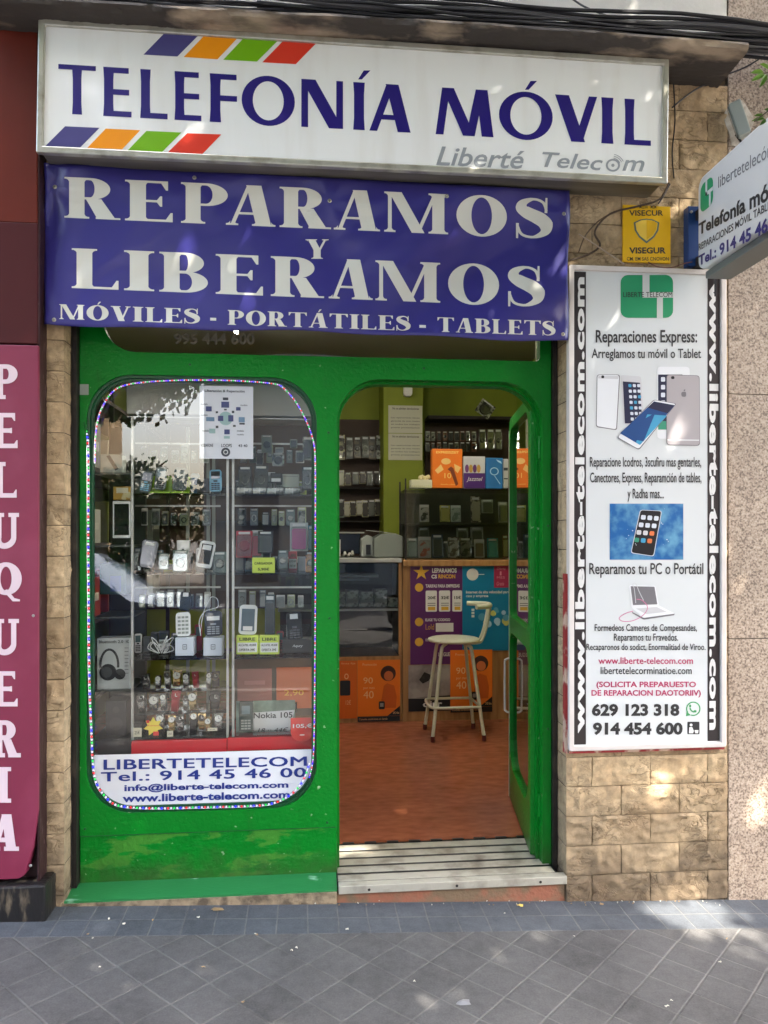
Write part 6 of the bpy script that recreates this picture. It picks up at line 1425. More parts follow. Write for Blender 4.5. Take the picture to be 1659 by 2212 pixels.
for i, (a, b, c, d_) in enumerate(((485, 745, 632, 862), (640, 748, 752, 862))):
    x, z, w_, h_ = dims(U6(a), V6(b), U6(c), V6(d_), iy+.05)
    t = thing('phone_stand', f'lime green plastic phone stand, {("left", "right")[i]} one of the pair on the top shelf', 'stand', (x, iy+.06, z))
    mb = MB(); mb.slab(rrect(-w_/2, 0, w_/2, h_, .004, 3), 0, .004); mb.build('back_plate', LIME, t, local=True)
    mb = MB(); mb.box(-w_/2, w_/2, -.05, -.0005, 0, .006); mb.build('foot_plate', LIME, t, local=True)
# right compartment, top shelf
for i, (a, b, c, d_, dk) in enumerate(((1075, 678, 1165, 838, 0), (1180, 672, 1275, 836, 1), (1500, 680, 1575, 840, 0))):
    pack(f'black earphone pack with foil, {ordn(i)} from the left on the right top shelf', U6(a), V6(b), U6(c), V6(d_), iy+.03, pm_('jet_card', rgb(24, 24, 26), rough=.3), FOIL, 'black packs on the right top shelf', shape='cable', screen=WPH)
carton('wallet', 'black pouch with a white label on the right top shelf', 'pouch', U6(1290), V6(725), U6(1366), V6(790), iy+.03, .02, pc['black_leather'], lambda t, w_, h_, y0: (lambda m_: (m_.box(-w_*.4, w_*.4, y0, y0+.001, h_*.1, h_*.45), m_.build('label_strip', WPH, t, local=True)))(MB()))
carton('carton', 'plain pale grey box on the right top shelf behind the white tubes', 'box', U6(1368), V6(733), U6(1482), V6(822), iy+.05, .04, pm_('pale_card', rgb(176, 180, 170)), lambda t, w_, h_, y0: (lambda m_: (m_.box(-w_*.42, w_*.42, y0, y0+.001, h_*.8, h_*.84), m_.build('fold_line', pm_('bar_ink2', rgb(130, 134, 128)), t, local=True)))(MB()))
for i, (a, c) in enumerate(((1062, 1168), (1172, 1262), (1266, 1378), (1386, 1490))):
    x, z, w_, h_ = dims(U6(a), V6(822), U6(c), V6(866), iy-.02); t = thing('tube', f'crumpled white rolled tube, {ordn(i)} from the left on the right top shelf', 'tube', (x, iy, z), group='white tubes on the right top shelf')
    mb = MB(); mb.lathe([(h_*.42, -w_/2), (h_*.5, -w_*.46), (h_*.5, w_*.46), (h_*.42, w_/2)], (0, 0, h_*.5), 'x', 14); mb.build('roll', pm_('bubble_wrap', rgb(206, 208, 204), rough=.25, col2=rgb(130, 134, 134), nscale=45, nlo=.5, nhi=.6, bump=.6, bscale=60), t, local=True, smooth=True)
    mb = MB(); mb.lathe([(h_*.52, -.003), (h_*.52, .003)], (0, 0, h_*.5), 'x', 14); mb.build('tape_band', WPH, t, local=True)
for i, (a, b, c, d_, m_) in enumerate(((1195, 578, 1242, 675, FOIL), (1302, 590, 1382, 680, FOIL), (1505, 480, 1575, 640, FOIL), (1230, 470, 1300, 590, pm_('dull_frame', rgb(130, 136, 120))), (1420, 500, 1470, 560, pc['dull_frame']))):
    pack(f'small {"foil" if i < 3 else "dull framed"} pack in the back of the right top shelf, {ordn(i)} of five', U6(a), V6(b), U6(c), V6(d_), SY+.24, m_, pm_('jet_card', rgb(24, 24, 26)), 'packs in the back of the display cabinet', shape='round' if i % 2 else 'case')
def logo_sq(t, w_, h_, y0):
    mb = MB(); mb.ring(rrect(-w_*.1, h_*.36, w_*.14, h_*.64, .001, 2), rrect(-w_*.07, h_*.40, w_*.11, h_*.60, .001, 2), y0, y0+.0008); mb.box(-w_*.05, w_*.09, y0, y0+.0008, h_*.48, h_*.52); mb.build('printed_symbol', pm_('faint_ink', rgb(110, 116, 124)), t, local=True)
# middle shelf
phone('smartphone', 'black smartphone with a white sticker leaning at the left of the middle shelf', U6(392), V6(1168), U6(508), V6(1358), iy+.02, BPH, SCR, False, 9, -16, hs=(.1, .95), slot=(.80, .93))
carton('charger', 'small white charger block behind the white smartphone', 'charger', U6(664), V6(1175), U6(750), V6(1246), iy+.07, .03, WPH, lambda t, w_, h_, y0: (lambda m_: (m_.box(-w_*.06, w_*.06, y0, y0+.001, h_*.1, h_*.2), m_.build('port', BLACK, t, local=True)))(MB()))
phone('smartphone', 'white smartphone with dark screen tilted on a clear holder', U6(785), V6(1170), U6(892), V6(1360), iy, WPH, SCR, False, 9, -20, hs=(.14, .88), slot=(.66, .84))
for i, (a, b, c, d_, m_) in enumerate(((545, 1262, 612, 1372, FOIL), (636, 1240, 742, 1385, FOIL), (905, 1250, 995, 1395, FOIL), (560, 470-0, 600, 480, None))):
    if m_ is None: continue
    pack(f'clear bag of small parts on the middle shelf, {ordn(i)} from the left', U6(a), V6(b), U6(c), V6(d_), iy+.03, pm_('murky_card', rgb(86, 104, 96), rough=.3), m_, 'clear bags on the middle shelf', shape='round' if i != 1 else 'cable')
pack('red earphone pack with two red cases on the right middle shelf', U6(1060), V6(1110), U6(1170), V6(1290), iy+.04, pm_('red_pack', rgb(170, 38, 50), rough=.3), pm_('red_case', rgb(200, 60, 80), rough=.3), shape='round')
pack('white narrow card between the red pack and the black pack', U6(1165), V6(1105), U6(1240), V6(1290), iy+.06, pm_('off_white_card', rgb(190, 190, 184)), pm_('red_case', rgb(200, 60, 80)), shape='case')
pack('black accessory pack with a white label above the lime price tag', U6(1206), V6(1112), U6(1308), V6(1262), iy+.03, pm_('jet_card', rgb(24, 24, 26)), pm_('grey_shape', rgb(110, 112, 112)), shape='case', screen=WPH)
def price(t, w_, h_, y0):
    mb = MB(); ltext(mb, 'CARGADOR', -w_*.4, w_*.4, h_*.56, h_*.72, y0, bold=.02); ltext(mb, '5,90€', -w_*.25, w_*.25, h_*.16, h_*.36, y0, bold=.03); mb.build('lettering', pm_('tag_ink', rgb(60, 70, 40)), t, local=True)
def price2(t, w_, h_, y0):
    mb = MB(); mb.box(-w_*.44, w_*.44, y0+.0002, y0+.001, h_*.12, h_*.62); mb.build('white_field', WPH, t, local=True)
    mb = MB(); ltext(mb, 'LIBRE', -w_*.36, w_*.36, h_*.72, h_*.88, y0, bold=.02); ltext(mb, 'ALCATEL 49,00€', -w_*.4, w_*.4, h_*.42, h_*.56, y0-.0006, bold=.02); ltext(mb, 'OFERTA 39€', -w_*.38, w_*.34, h_*.18, h_*.32, y0-.0006, bold=.02); mb.build('lettering', pm_('tag_ink', rgb(60, 70, 40)), t, local=True)
carton('price_card', 'lime price card under the black accessory pack on the middle shelf', 'price card', U6(1168), V6(1290), U6(1320), V6(1396), iy-.02, .02, pm_('lime_card', rgb(196, 214, 84), rough=.5), price)
pack('bright pink case in a clear hanging pack at the right of the window', U6(1420), V6(1055), U6(1542), V6(1246), iy, pm_('grey_hang_card', rgb(170, 172, 170)), pm_('hot_pink', rgb(206, 50, 150), rough=.4), shape='case')
pack('teal case partly hidden behind the bright pink case', U6(1540), V6(1075), U6(1595), V6(1238), iy+.03, pm_('teal_card', rgb(20, 120, 140)), pm_('teal_card', rgb(20, 120, 140)), shape='case')
pack('small clear bottle shaped pack right of the lime price card', U6(1340), V6(1240), U6(1405), V6(1366), iy+.02, pm_('murky_card', rgb(86, 104, 96)), FOIL, shape='round')
pack('small pack with an orange sticker at the right end of the middle shelf', U6(1525), V6(1250), U6(1590), V6(1385), iy, pm_('orange_yellow', rgb(220, 140, 50), col2=rgb(60, 60, 56), nscale=26, nlo=.5, nhi=.54), FOIL, shape='round')
# hanging rows in the upper part of every bay
k_ = random.Random(44)
for si, (vv, nm) in enumerate(((1000, 'top'), (1135, 'middle'), (1312, 'third'))):
    for (ua, ub, side) in ((300, 470, 'left'), (512, 668, 'right')):
        u = ua+k_.uniform(0, 8); j = 0
        ra, rb_ = P(ua-8, vv-42, SY+.285), P(ub+6, vv-42, SY+.285); mb = MB(); mb.box(ra.x, rb_.x, SY+.284, SY+.294, ra.z-.003, ra.z+.005); mb.build('hanging_rail', ALU, disp)
        while u < ub-14 and j < 11:
            w_ = k_.uniform(12, 19); h_ = k_.uniform(26, 40)
            c = k_.choice([(206, 206, 200), (50, 52, 56), (150, 156, 150), (120, 124, 130), (170, 174, 130), (90, 110, 104)]); cn = {206: 'pale', 50: 'black', 150: 'grey', 120: 'steel grey', 170: 'olive', 90: 'green grey'}[c[0]]
            pack(f'small {cn} pack, {ordn(j)} in the hanging row of the {nm} {side} bay', u, vv-h_, u+w_, vv, SY+k_.uniform(.24, .28), packmat(c), k_.choice([FOIL, packmat((30, 30, 32)), packmat((190, 190, 186))]), 'packs hanging in the display cabinet', shape=k_.choice(['case', 'round', 'cable']))
            u += w_+k_.uniform(3, 9); j += 1
# dense back rows on every shelf
k_ = random.Random(33)
for si, (vv, nm) in enumerate(((1067, 'top'), (1238, 'middle'), (1421, 'third'))):
    for (ua, ub, side) in ((290, 482, 'left'), (508, 672, 'right')):
        u = ua; j = 0
        while u < ub-16 and j < 12:
            w_ = k_.uniform(13, 24); h_ = k_.uniform(30, 58); kind_ = k_.choice(['phone', 'pack', 'pack', 'box']); y_ = SY+k_.uniform(.15, .22)
            vb = P(480, vv, SY).z; vb = 1160-(vb-CZ)*FOC/((y_-CY)/(CS-((u-PX)/FOC)*SN))
            c = k_.choice([(206, 206, 200), (40, 42, 46), (150, 156, 150), (96, 130, 150), (170, 60, 70), (190, 204, 90), (120, 124, 130), (222, 222, 220), (60, 64, 60)])
            cn = {206: 'pale', 40: 'black', 150: 'grey', 96: 'blue grey', 170: 'red', 190: 'lime', 120: 'steel grey', 222: 'white', 60: 'dark'}[c[0]]
            lb = f'{cn} {dict(phone="handset", pack="hanging pack", box="small carton")[kind_]}, {ordn(j)} in the back row of the {nm} {side} shelf'
            if kind_ == 'phone': phone('handset', lb, u, vb-h_, u+w_*.85, vb, y_, packmat(c), LCD, k_.random() < .6, k_.uniform(-5, 5), group='goods in the back rows of the display cabinet')
            elif kind_ == 'pack': pack(lb, u, vb-h_, u+w_, vb, y_, packmat(c), k_.choice([FOIL, packmat((30, 30, 32)), packmat((160, 160, 156))]), 'goods in the back rows of the display cabinet', shape=k_.choice(['case', 'round', 'cable']))
            else: carton('carton', lb, 'box', u, vb-h_*.8, u+w_, vb, y_, .03, packmat(c), price2 if w_ > 18 else logo_sq, 'goods in the back rows of the display cabinet')
            u += w_+k_.uniform(1, 5); j += 1
# third shelf
phone('keypad_phone', 'narrow black bar phone with a white top label above the white keypad phone', U6(680), V7(232), U6(752), V7(362), iy+.04, BPH, SCR, False, 2, hs=(.1, .7), slot=(.74, .95))
phone('keypad_phone', 'white big button phone standing on a white box', U6(658), V7(370), U6(756), V7(530), iy, WPH, WPH, False, -2, -8)
x, z, w_, h_ = dims(U6(658), V7(370), U6(756), V7(530), iy)
mb = MB()
for r_ in range(5):
    for c_ in range(3): mb.box(x-w_*.36+c_*w_*.26, x-w_*.16+c_*w_*.26, iy-.003+.002*r_, iy+.004+.002*r_, z+h_*(.1+r_*.16), z+h_*(.19+r_*.16))
bb = [o for o in bpy.data.objects if o.name.startswith('keypad_phone') and o.get('label', '').startswith('white big button')][0]
k_ = MB()
for r_ in range(5):
    for c_ in range(3): k_.box(-w_*.36+c_*w_*.26, -w_*.16+c_*w_*.26, -.0085, -.005, h_*(.1+r_*.16), h_*(.19+r_*.16))
k_.build('keypad', pm_('key_pale', rgb(140, 146, 140)), bb, local=True)
phone('keypad_phone', 'black keypad phone with a white label and looped cable on a white box', U6(850), V7(360), U6(968), V7(530), iy, pm_('matte_black', rgb(36, 40, 48), rough=.4), WPH, True, -2, -8, hs=(.62, .78), keym=pm_('key_grey2', rgb(150, 156, 160)))
mb = MB(); pts = smoothpath([P(U6(x_), V7(y_), iy-.005) for x_, y_ in ((825, 525), (815, 430), (850, 365), (905, 345), (940, 330), (935, 280), (900, 265), (880, 290), (850, 350), (832, 430), (822, 500))], 6); mb.tube(pts, .0018, 6)
tag(mb.build('earphone_cable', WPH, None, smooth=True), 'thin white cable looping over the black keypad phone', 'cable')
for i, (a, c) in enumerate(((654, 778), (842, 968))):
    carton('carton', f'white box with a small square symbol under the {("white", "black")[i]} keypad phone', 'box', U6(a), V7(538), U6(c), V7(660), iy-.01, .09, pm_('white_card', rgb(206, 214, 224), rough=.35), logo_sq)
mb = MB(); x, z, w_, h_ = dims(U6(465), V7(495), U6(650), V7(660), iy+.02); k_ = random.Random(4)
for i in range(9):
    a_ = i*.7; pts = smoothpath([Vector((x, iy+.03, z+h_*.25)), Vector((x+w_*.3*math.cos(a_), iy+.03+.02*math.sin(a_*2), z+h_*(.35+.3*k_.random()))), Vector((x+w_*.48*math.cos(a_+.3), iy+.03, z+h_*(.15+.7*k_.random()))), Vector((x+w_*.1*math.cos(a_), iy+.03, z+h_*.1))], 5); mb.tube(pts, .0022, 6)
tag(mb.build('charging_cable', WPH, None, smooth=True), 'tangled white charging cable lying on the third shelf', 'cable')
phone('smartphone', 'white smartphone with a price sticker standing on a lime card', U6(1075), V7(320), U6(1196), V7(520), iy, WPH, pm_('screen_steel', rgb(90, 106, 116), rough=.12), False, 2, -8, hs=(.12, .86), slot=(.14, .28))
pack('clear hanging pack with a dark camera part beside the white smartphone', U6(1252), V7(250), U6(1320), V7(520), iy+.02, pm_('smoke_card', rgb(70, 84, 88)), pm_('jet_card', rgb(24, 24, 26)), shape='case', screen=WPH)
phone('keypad_phone', 'black bar phone with two white stickers leaning on a black box', U6(1405), V7(370), U6(1508), V7(560), iy, BPH, BPH, True, -4, -12, hs=(.6, .7), keym=pm_('key_grey3', rgb(90, 92, 96)), slot=(.76, .94))
for i, (a, c) in enumerate(((1062, 1210), (1216, 1350))):
    carton('price_card', f'lime and white price card, {("left", "right")[i]} one of the pair on the third shelf', 'price card', U6(a), V7(522), U6(c), V7(650), iy-.01, .03, pc['lime_card'], price2)
carton('carton', 'black box with a white word under the leaning black bar phone', 'box', U6(1370), V7(548), U6(1590), V7(640), iy-.005, .09, pm_('black_card', rgb(34, 38, 38), rough=.35), lambda t, w_, h_, y0: (lambda m_: (ltext(m_, 'Aqury', -w_*.2, w_*.12, h_*.38, h_*.62, y0, shear=.2, bold=.02), m_.build('lettering', WPH, t, local=True)))(MB()))
# headphone box and dim goods at the far left
def hp(t, w_, h_, y0):
    mb = MB(); ltext(mb, 'Bluetooth 2.0', -w_*.44, w_*.30, h_*.90, h_*.96, y0, bold=.02); ltext(mb, 'NC', w_*.38, w_*.47, h_*.90, h_*.96, y0, bold=.02)
    for i in range(8): mb.box(w_*.34, w_*.46, y0, y0+.0006, h_*(.80-i*.07), h_*(.81-i*.07))
    mb.build('lettering', pm_('dark_print', rgb(70, 72, 72)), t, local=True)
    mb = MB(); pts = [Vector((-w_*.12+w_*.27*math.cos(a_), y0-.001, h_*.48+h_*.30*math.sin(a_))) for a_ in [math.radians(d_) for d_ in range(-10, 200, 10)]]
    for i in range(len(pts)-1):
        p, q = pts[i], pts[i+1]; n_ = (q-p).normalized(); n_ = Vector((-n_.z, 0, n_.x))*w_*.035; mb.add([p+n_, q+n_, q-n_, p-n_], [(0, 1, 2, 3)])
    disc(mb, -w_*.16, h_*.34, w_*.26, y0-.0015); disc(mb, w_*.2, h_*.30, w_*.17, y0-.0012); disc(mb, -w_*.20, h_*.34, w_*.17, y0-.002, 1)
    mb.build('printed_headphones', [pm_('hp_black', rgb(28, 30, 32)), pm_('hp_grey', rgb(62, 64, 66))], t, local=True)
carton('headphone_box', 'grey box printed with black headphones at the left of the display window', 'box', U6(132), V7(540), U6(352), V7(884), SY+.03, .08, pm_('box_grey', rgb(176, 180, 178), rough=.4, var=.04), hp)
mb = MB(); t = thing('side_shelf', 'narrow dark side shelf at the far left of the display window', 'shelf', tuple(P(240, 1490, SY+.02)))
for v in (1020, 1178, 1333, 1491): mb = MB(); z = P(240, v, SY).z; mb.box(-.925, xl-.004, SY+.01, SY+.30, z-.008, z); mb.build('board', pm_('dark_board', rgb(60, 64, 58), rough=.3), t)
mb = MB(); mb.box(-.925, xl-.004, SY+.301, SY+.309, sz(1590), sz(905)); mb.build('backing', pm_('dark_backing', rgb(44, 46, 42), rough=.4, var=.3), t)
carton('carton', 'yellow and white box on the side shelf above the dark monitor box', 'box', U6(240), V6(815), U6(352), V6(905), SY+.06, .08, pm_('mustard', rgb(170, 130, 30), rough=.4, col2=rgb(200, 190, 140), nscale=18, nlo=.55, nhi=.6), lambda t, w_, h_, y0: (lambda m_: (m_.box(-w_*.3, w_*.4, y0, y0+.001, h_*.5, h_*.9), m_.build('print_patch', pm_('foil_patch', rgb(206, 200, 170)), t, local=True)))(MB()))
carton('picture_frame', 'white framed dark picture on the side shelf at the left', 'frame', U6(236), V6(912), U6(352), V6(1160), SY+.05, .03, WPH, lambda t, w_, h_, y0: (lambda m_: (m_.box(-w_*.40, w_*.45, y0, y0+.001, h_*.08, h_*.92), m_.build('dark_picture', SCR, t, local=True)))(MB()))
carton('carton', 'pale box with a tilted dark gadget at the upper left of the window', 'box', U6(150), V6(600), U6(300), V6(722), SY+.06, .08, pm_('pale_card', rgb(176, 180, 170)), lambda t, w_, h_, y0: (lambda m_: (m_.add([(-w_*.2, y0, h_*.9), (-w_*.05, y0, h_*.95), (w_*.35, y0, h_*.2), (w_*.2, y0, h_*.1)], [(0, 1, 2, 3)]), m_.build('printed_gadget', BLACK, t, local=True)))(MB()))
carton('carton', 'dark green box with a blue stripe low on the side shelf', 'box', U6(150), V7(40), U6(330), V7(250), SY+.08, .08, pm_('bottle_green', rgb(30, 60, 56), rough=.4), lambda t, w_, h_, y0: (lambda m_: (m_.box(-w_*.1, w_*.3, y0, y0+.001, h_*.1, h_*.6), m_.build('blue_stripe', pm_('navy_print', rgb(30, 50, 96)), t, local=True)))(MB()))
carton('speaker', 'small black loudspeaker at the bottom left of the display window', 'speaker', U6(190), V7(960), U6(330), V7(1195), SY+.05, .12, pm_('black_vinyl_box', rgb(30, 26, 26), rough=.4), lambda t, w_, h_, y0: (lambda m_: (disc(m_, 0, h_*.35, w_*.32, y0), disc(m_, 0, h_*.75, w_*.16, y0), m_.build('cone', pm_('cone_grey', rgb(54, 48, 48)), t, local=True)))(MB()))
# ---- tiered stand with watches
wsx0, wsx1 = P(U6(368), 1500, iy).x, P(U6(985), 1500, iy).x
ws = thing('watch_stand', 'clear acrylic stepped stand carrying three rows of wristwatches', 'stand', ((wsx0+wsx1)/2, iy, sz(1588)))
tiers = [(V7(885), iy+.16), (V7(1035), iy+.08), (V7(1180), iy+.0)]
ACL = glass('acrylic', (.86, .86, .82, 1), .02, 1.45, .03)
for v, y in tiers:
    z = P(400, v, y).z; mb = MB(); mb.box(wsx0, wsx1, y-.025, y+.045, z-.004, z); mb.box(wsx0, wsx1, y+.0455, y+.049, z-.004, z+.03); mb.build('step', ACL, ws)
SIL = pm_('steel_band', rgb(190, 190, 186), rough=.22, metal=.9, col2=rgb(120, 118, 112), nscale=80, nlo=.45, nhi=.55, bump=.3, bscale=150); GLD = pm_('gold_band', rgb(206, 176, 120), rough=.25, metal=.9)
BLS = pm_('black_strap', rgb(28, 26, 26), rough=.5); RDS = pm_('red_strap', rgb(160, 34, 40), rough=.4)
DW = pm_('dial_white', rgb(222, 222, 214), rough=.25); DB = pm_('dial_black', rgb(22, 22, 26), rough=.15); DR = pm_('dial_red', rgb(150, 40, 44), rough=.2)
def watch(label, u0, v0, u1, v1, y, band, case, dial, tilt=0):
    x, z, w_, h_ = dims(u0, v0, u1, v1, y); r = w_*.44
    t = thing('wristwatch', label, 'watch', (x, y+.02, z), group='wristwatches on the clear stand', rot=(0, math.radians(tilt), 0))
    cz = h_-r*1.05
    mb = MB(); n = 22; vs = []; fs = []
    for i in range(n):
        a_ = 2*math.pi*i/n; yy_ = .020*math.cos(a_); zz_ = h_*.5+h_*.46*math.sin(a_); k_ = .32+.12*max(0, math.sin(a_))
        for s_, o_ in ((-1, 0), (1, 0), (1, .003), (-1, .003)): vs.append((s_*w_*k_, yy_+o_*math.cos(a_), zz_+o_*math.sin(a_)))
    for i in range(n):
        j = (i+1) % n
        for q in range(4): fs.append((i*4+q, i*4+(q+1) % 4, j*4+(q+1) % 4, j*4+q))
    mb.add(vs, fs); mb.build('band', band, t, local=True)
    yc_ = -.020
    mb = MB(); mb.lathe([(r*.9, yc_+.006), (r, yc_+.002), (r, yc_-.003), (r*.86, yc_-.0055), (r*.80, yc_-.004)], (0, 0, cz), 'y', 22); mb.build('case', case, t, local=True, smooth=True, angle=30)
    mb = MB(); mb.add([(r*.80*math.cos(2*math.pi*i/18), yc_-.0058, cz+r*.80*math.sin(2*math.pi*i/18)) for i in range(18)], [tuple(range(18))])
    mb.build('dial', dial, t, local=True)
    mb = MB(); inv = 1; mb.box(-r*.05, r*.05, yc_-.0068, yc_-.0060, cz, cz+r*.6); mb.box(0, r*.45, yc_-.0072, yc_-.0069, cz-r*.05, cz+r*.05); mb.build('hands', DB if dial is DW else DW, t, local=True)
rowsW = [
 ('top', 0, [(425, 783, 492, 886, SIL, SIL, DB, 'steel watch with dark dial'), (516, 795, 556, 886, SIL, WPH, DW, 'slim steel watch with white dial'), (580, 762, 630, 886, SIL, GLD, DB, 'narrow steel watch with black dial'), (624, 758, 692, 870, GLD, GLD, DW, 'large pale gold watch with white dial'), (700, 775, 750, 886, SIL, SIL, DW, 'steel link watch with bright dial'), (768, 768, 818, 880, RDS, RDS, DR, 'dark red strap watch'), (852, 770, 895, 882, SIL, SIL, DW, 'small steel watch with pale dial'), (893, 768, 955, 870, BLS, GLD, DB, 'black strap watch with gold rim')]),
 ('middle', 1, [(400, 915, 462, 1040, SIL, SIL, DB, 'steel watch with black dial'), (468, 920, 545, 1030, SIL, SIL, DW, 'chunky steel chronograph'), (552, 912, 602, 1030, SIL, SIL, DW, 'plain bright steel watch'), (612, 895, 680, 1040, RDS, RDS, DR, 'bright red strap watch'), (702, 930, 740, 1030, SIL, SIL, DB, 'thin steel bracelet watch'), (740, 900, 812, 1030, GLD, SIL, DW, 'big cream dial watch with steel case'), (872, 900, 958, 1020, BLS, BLS, DB, 'large black sports watch')]),
 ('bottom', 2, [(528, 1050, 590, 1150, SIL, SIL, DW, 'steel watch with silver dial'), (600, 1058, 655, 1170, GLD, SIL, DW, 'two tone chronograph'), (658, 1055, 718, 1165, SIL, SIL, DB, 'steel watch with black and white dial'), (738, 1035, 795, 1180, BLS, GLD, DW, 'black strap watch with small cream dial'), (800, 1045, 860, 1160, GLD, GLD, DB, 'pale gold watch with black centre'), (852, 1070, 905, 1168, GLD, GLD, DW, 'gold bracelet watch'), (905, 1045, 972, 1165, SIL, SIL, DW, 'large dull steel watch')])]
for nm, ti, lst in rowsW:
    y = tiers[ti][1]-.02
    for k_, (a, b, c, d_, bd, cs, dl, lb) in enumerate(lst):
        watch(f'{lb}, {ordn(k_)} from left in the {nm} row', U6(a), V7(b), U6(c), V7(d_), y+(.006 if k_ % 2 else 0), bd, cs, dl, (k_*47 % 13)-6)
x, z, w_, h_ = dims(U6(440), V7(1070), U6(572), V7(1196), iy-.045)
t = thing('price_tag', 'yellow star shaped tag with red corners leaning on the watch stand', 'tag', (x, iy-.04, z))
st = []
for i in range(14):
    a_ = math.pi/2+i*math.pi/7; r_ = (w_*.5 if i % 2 == 0 else w_*.30); st.append((r_*math.cos(a_), h_*.5+r_*math.sin(a_)))
mb = MB(); mb.slab(st, 0, .0015); mb.build('card', pm_('tag_yellow', rgb(226, 204, 70), rough=.6), t, local=True)
mb = MB(); mb.box(w_*.0, w_*.28, -.001, -.0002, h_*.02, h_*.24); mb.box(-w_*.34, -w_*.2, -.001, -.0002, h_*.7, h_*.85); ltext(mb, 'Rebajas', -w_*.28, w_*.3, h_*.5, h_*.6, -.0006); mb.build('red_print', pm_('tag_red', rgb(206, 50, 40)), t, local=True)
for i, (a, b, c, d_) in enumerate(((372, 1140, 430, 1200), (600, 1160, 640, 1198), (870, 1140, 935, 1160))):
    carton('price_card', f'tiny handwritten price card at the foot of the watch stand, {ordn(i)} from the left', 'price card', U6(a), V7(b), U6(c), V7(d_), iy-.05, .002, pm_('cream_card', rgb(206, 200, 176)), lambda t, w_, h_, y0: (lambda m_: (ltext(m_, '25€', -w_*.3, w_*.3, h_*.3, h_*.7, y0), m_.build('lettering', INK, t, local=True)))(MB()), 'price cards at the foot of the watch stand')
# ---- phone offer card bottom right, red price disc, panels behind
carton('phone_card', 'green and black keypad phone beside the name card at the window lower right', 'phone', U6(1080), V7(968), U6(1172), V7(1165), iy-.02, .03, pm_('phone_green_black', rgb(38, 56, 50), rough=.3), lambda t, w_, h_, y0: (lambda m_, n_: ([m_.box(-w_*.34+c_*w_*.24, -w_*.14+c_*w_*.24, y0, y0+.001, h_*(.08+r_*.09), h_*(.13+r_*.09)) for r_ in range(4) for c_ in range(3)], m_.build('keypad', pm_('key_pale', rgb(140, 146, 140)), t, local=True), n_.box(-w_*.3, w_*.3, y0, y0+.001, h_*.6, h_*.88), n_.build('screen', LCD, t, local=True)))(MB(), MB()))
def nk(t, w_, h_, y0):
    X = lambda x: (x-1260)/(1455-1065)*w_; Z = lambda y: (1180-y)/(1180-958)*h_
    mb = MB(); lflat(mb, [(X(1172), Z(1170)), (X(1420), Z(1165)), (X(1452), Z(1022)), (X(1172), Z(1035))], y0); mb.build('white_field', WPH, t, local=True)
    mb = MB(); ltext(mb, 'Nokia 105', X(1180), X(1438), Z(1073), Z(1035), y0-.001, bold=.015); ltext(mb, '· 18 ·· 44€', X(1175), X(1410), Z(1166), Z(1136), y0-.001, shear=.3); mb.build('lettering', INK, t, local=True)
carton('name_card', 'grey green name card with printed words and a handwritten price, lower right of window', 'card', 510, V7(958), U6(1455), V7(1183), iy+.02, .004, pm_('sage_card', rgb(150, 172, 150), rough=.4, col2=rgb(90, 110, 96), nscale=8), nk)
x, z, w_, h_ = dims(U6(1425), V7(1072), U6(1578), V7(1230), SY-.045)
t = thing('price_disc', 'round red price disc hanging at the lower right corner of the window', 'price tag', (x, SY-.045, z))
mb = MB(); mb.slab(rrect(-w_/2, 0, w_/2, h_, (w_*.45, w_*.45, .004, .004), 8), 0, .002); mb.build('disc', pm_('disc_red', rgb(206, 44, 38), rough=.35), t, local=True)
mb = MB(); ltext(mb, '105,€', -w_*.4, w_*.44, h_*.55, h_*.75, -.001, bold=.02); mb.box(-w_*.1, w_*.1, -.001, -.0002, h_*.26, h_*.29); mb.build('lettering', WPH, t, local=True)
carton('phone_case', 'small dark slider phone standing behind the name card', 'phone', U6(1405), V7(970), U6(1468), V7(1040), iy+.05, .012, BPH, lambda t, w_, h_, y0: (lambda m_: (m_.box(-w_*.35, w_*.35, y0, y0+.001, h_*.4, h_*.85), m_.build('screen', LCD, t, local=True)))(MB()))
panelboard('orange_sheet', 'faded orange sheet behind the lower right shelf of the display', 'poster', U6(1330), V7(735), U6(1590), V7(1010), SY+.31, pm_('faded_orange', rgb(190, 96, 44), rough=.5, var=.15), lambda t, w_, h_, y0: (lambda m_: (ltext(m_, '2,90', -w_*.3, w_*.2, h_*.3, h_*.45, y0), m_.build('lettering', pm_('gold_print', rgb(220, 170, 60)), t, local=True)))(MB()))
panelboard('pink_sheet', 'faded salmon sheet behind the lower right shelf of the display', 'poster', U6(1070), V7(745), U6(1300), V7(1010), SY+.31, pm_('faded_salmon', rgb(170, 100, 84), rough=.5, var=.2), lambda t, w_, h_, y0: (lambda m_: (m_.box(-w_*.3, w_*.3, y0, y0+.001, h_*.6, h_*.7), m_.build('printed_band', pm_('faded_rose', rgb(190, 120, 110)), t, local=True)))(MB()))
mb = MB(); mb.box(P(500, 1500, SY+.33).x, P(690, 1500, SY+.33).x, SY+.332, SY+.34, sz(1588), sz(1418)); o = mb.build('back_board'.replace('back_', 'brown_'), pm_('brown_board', rgb(104, 84, 62), rough=.6, var=.1)); tag(o, 'brown board behind the faded orange and salmon sheets', 'board')
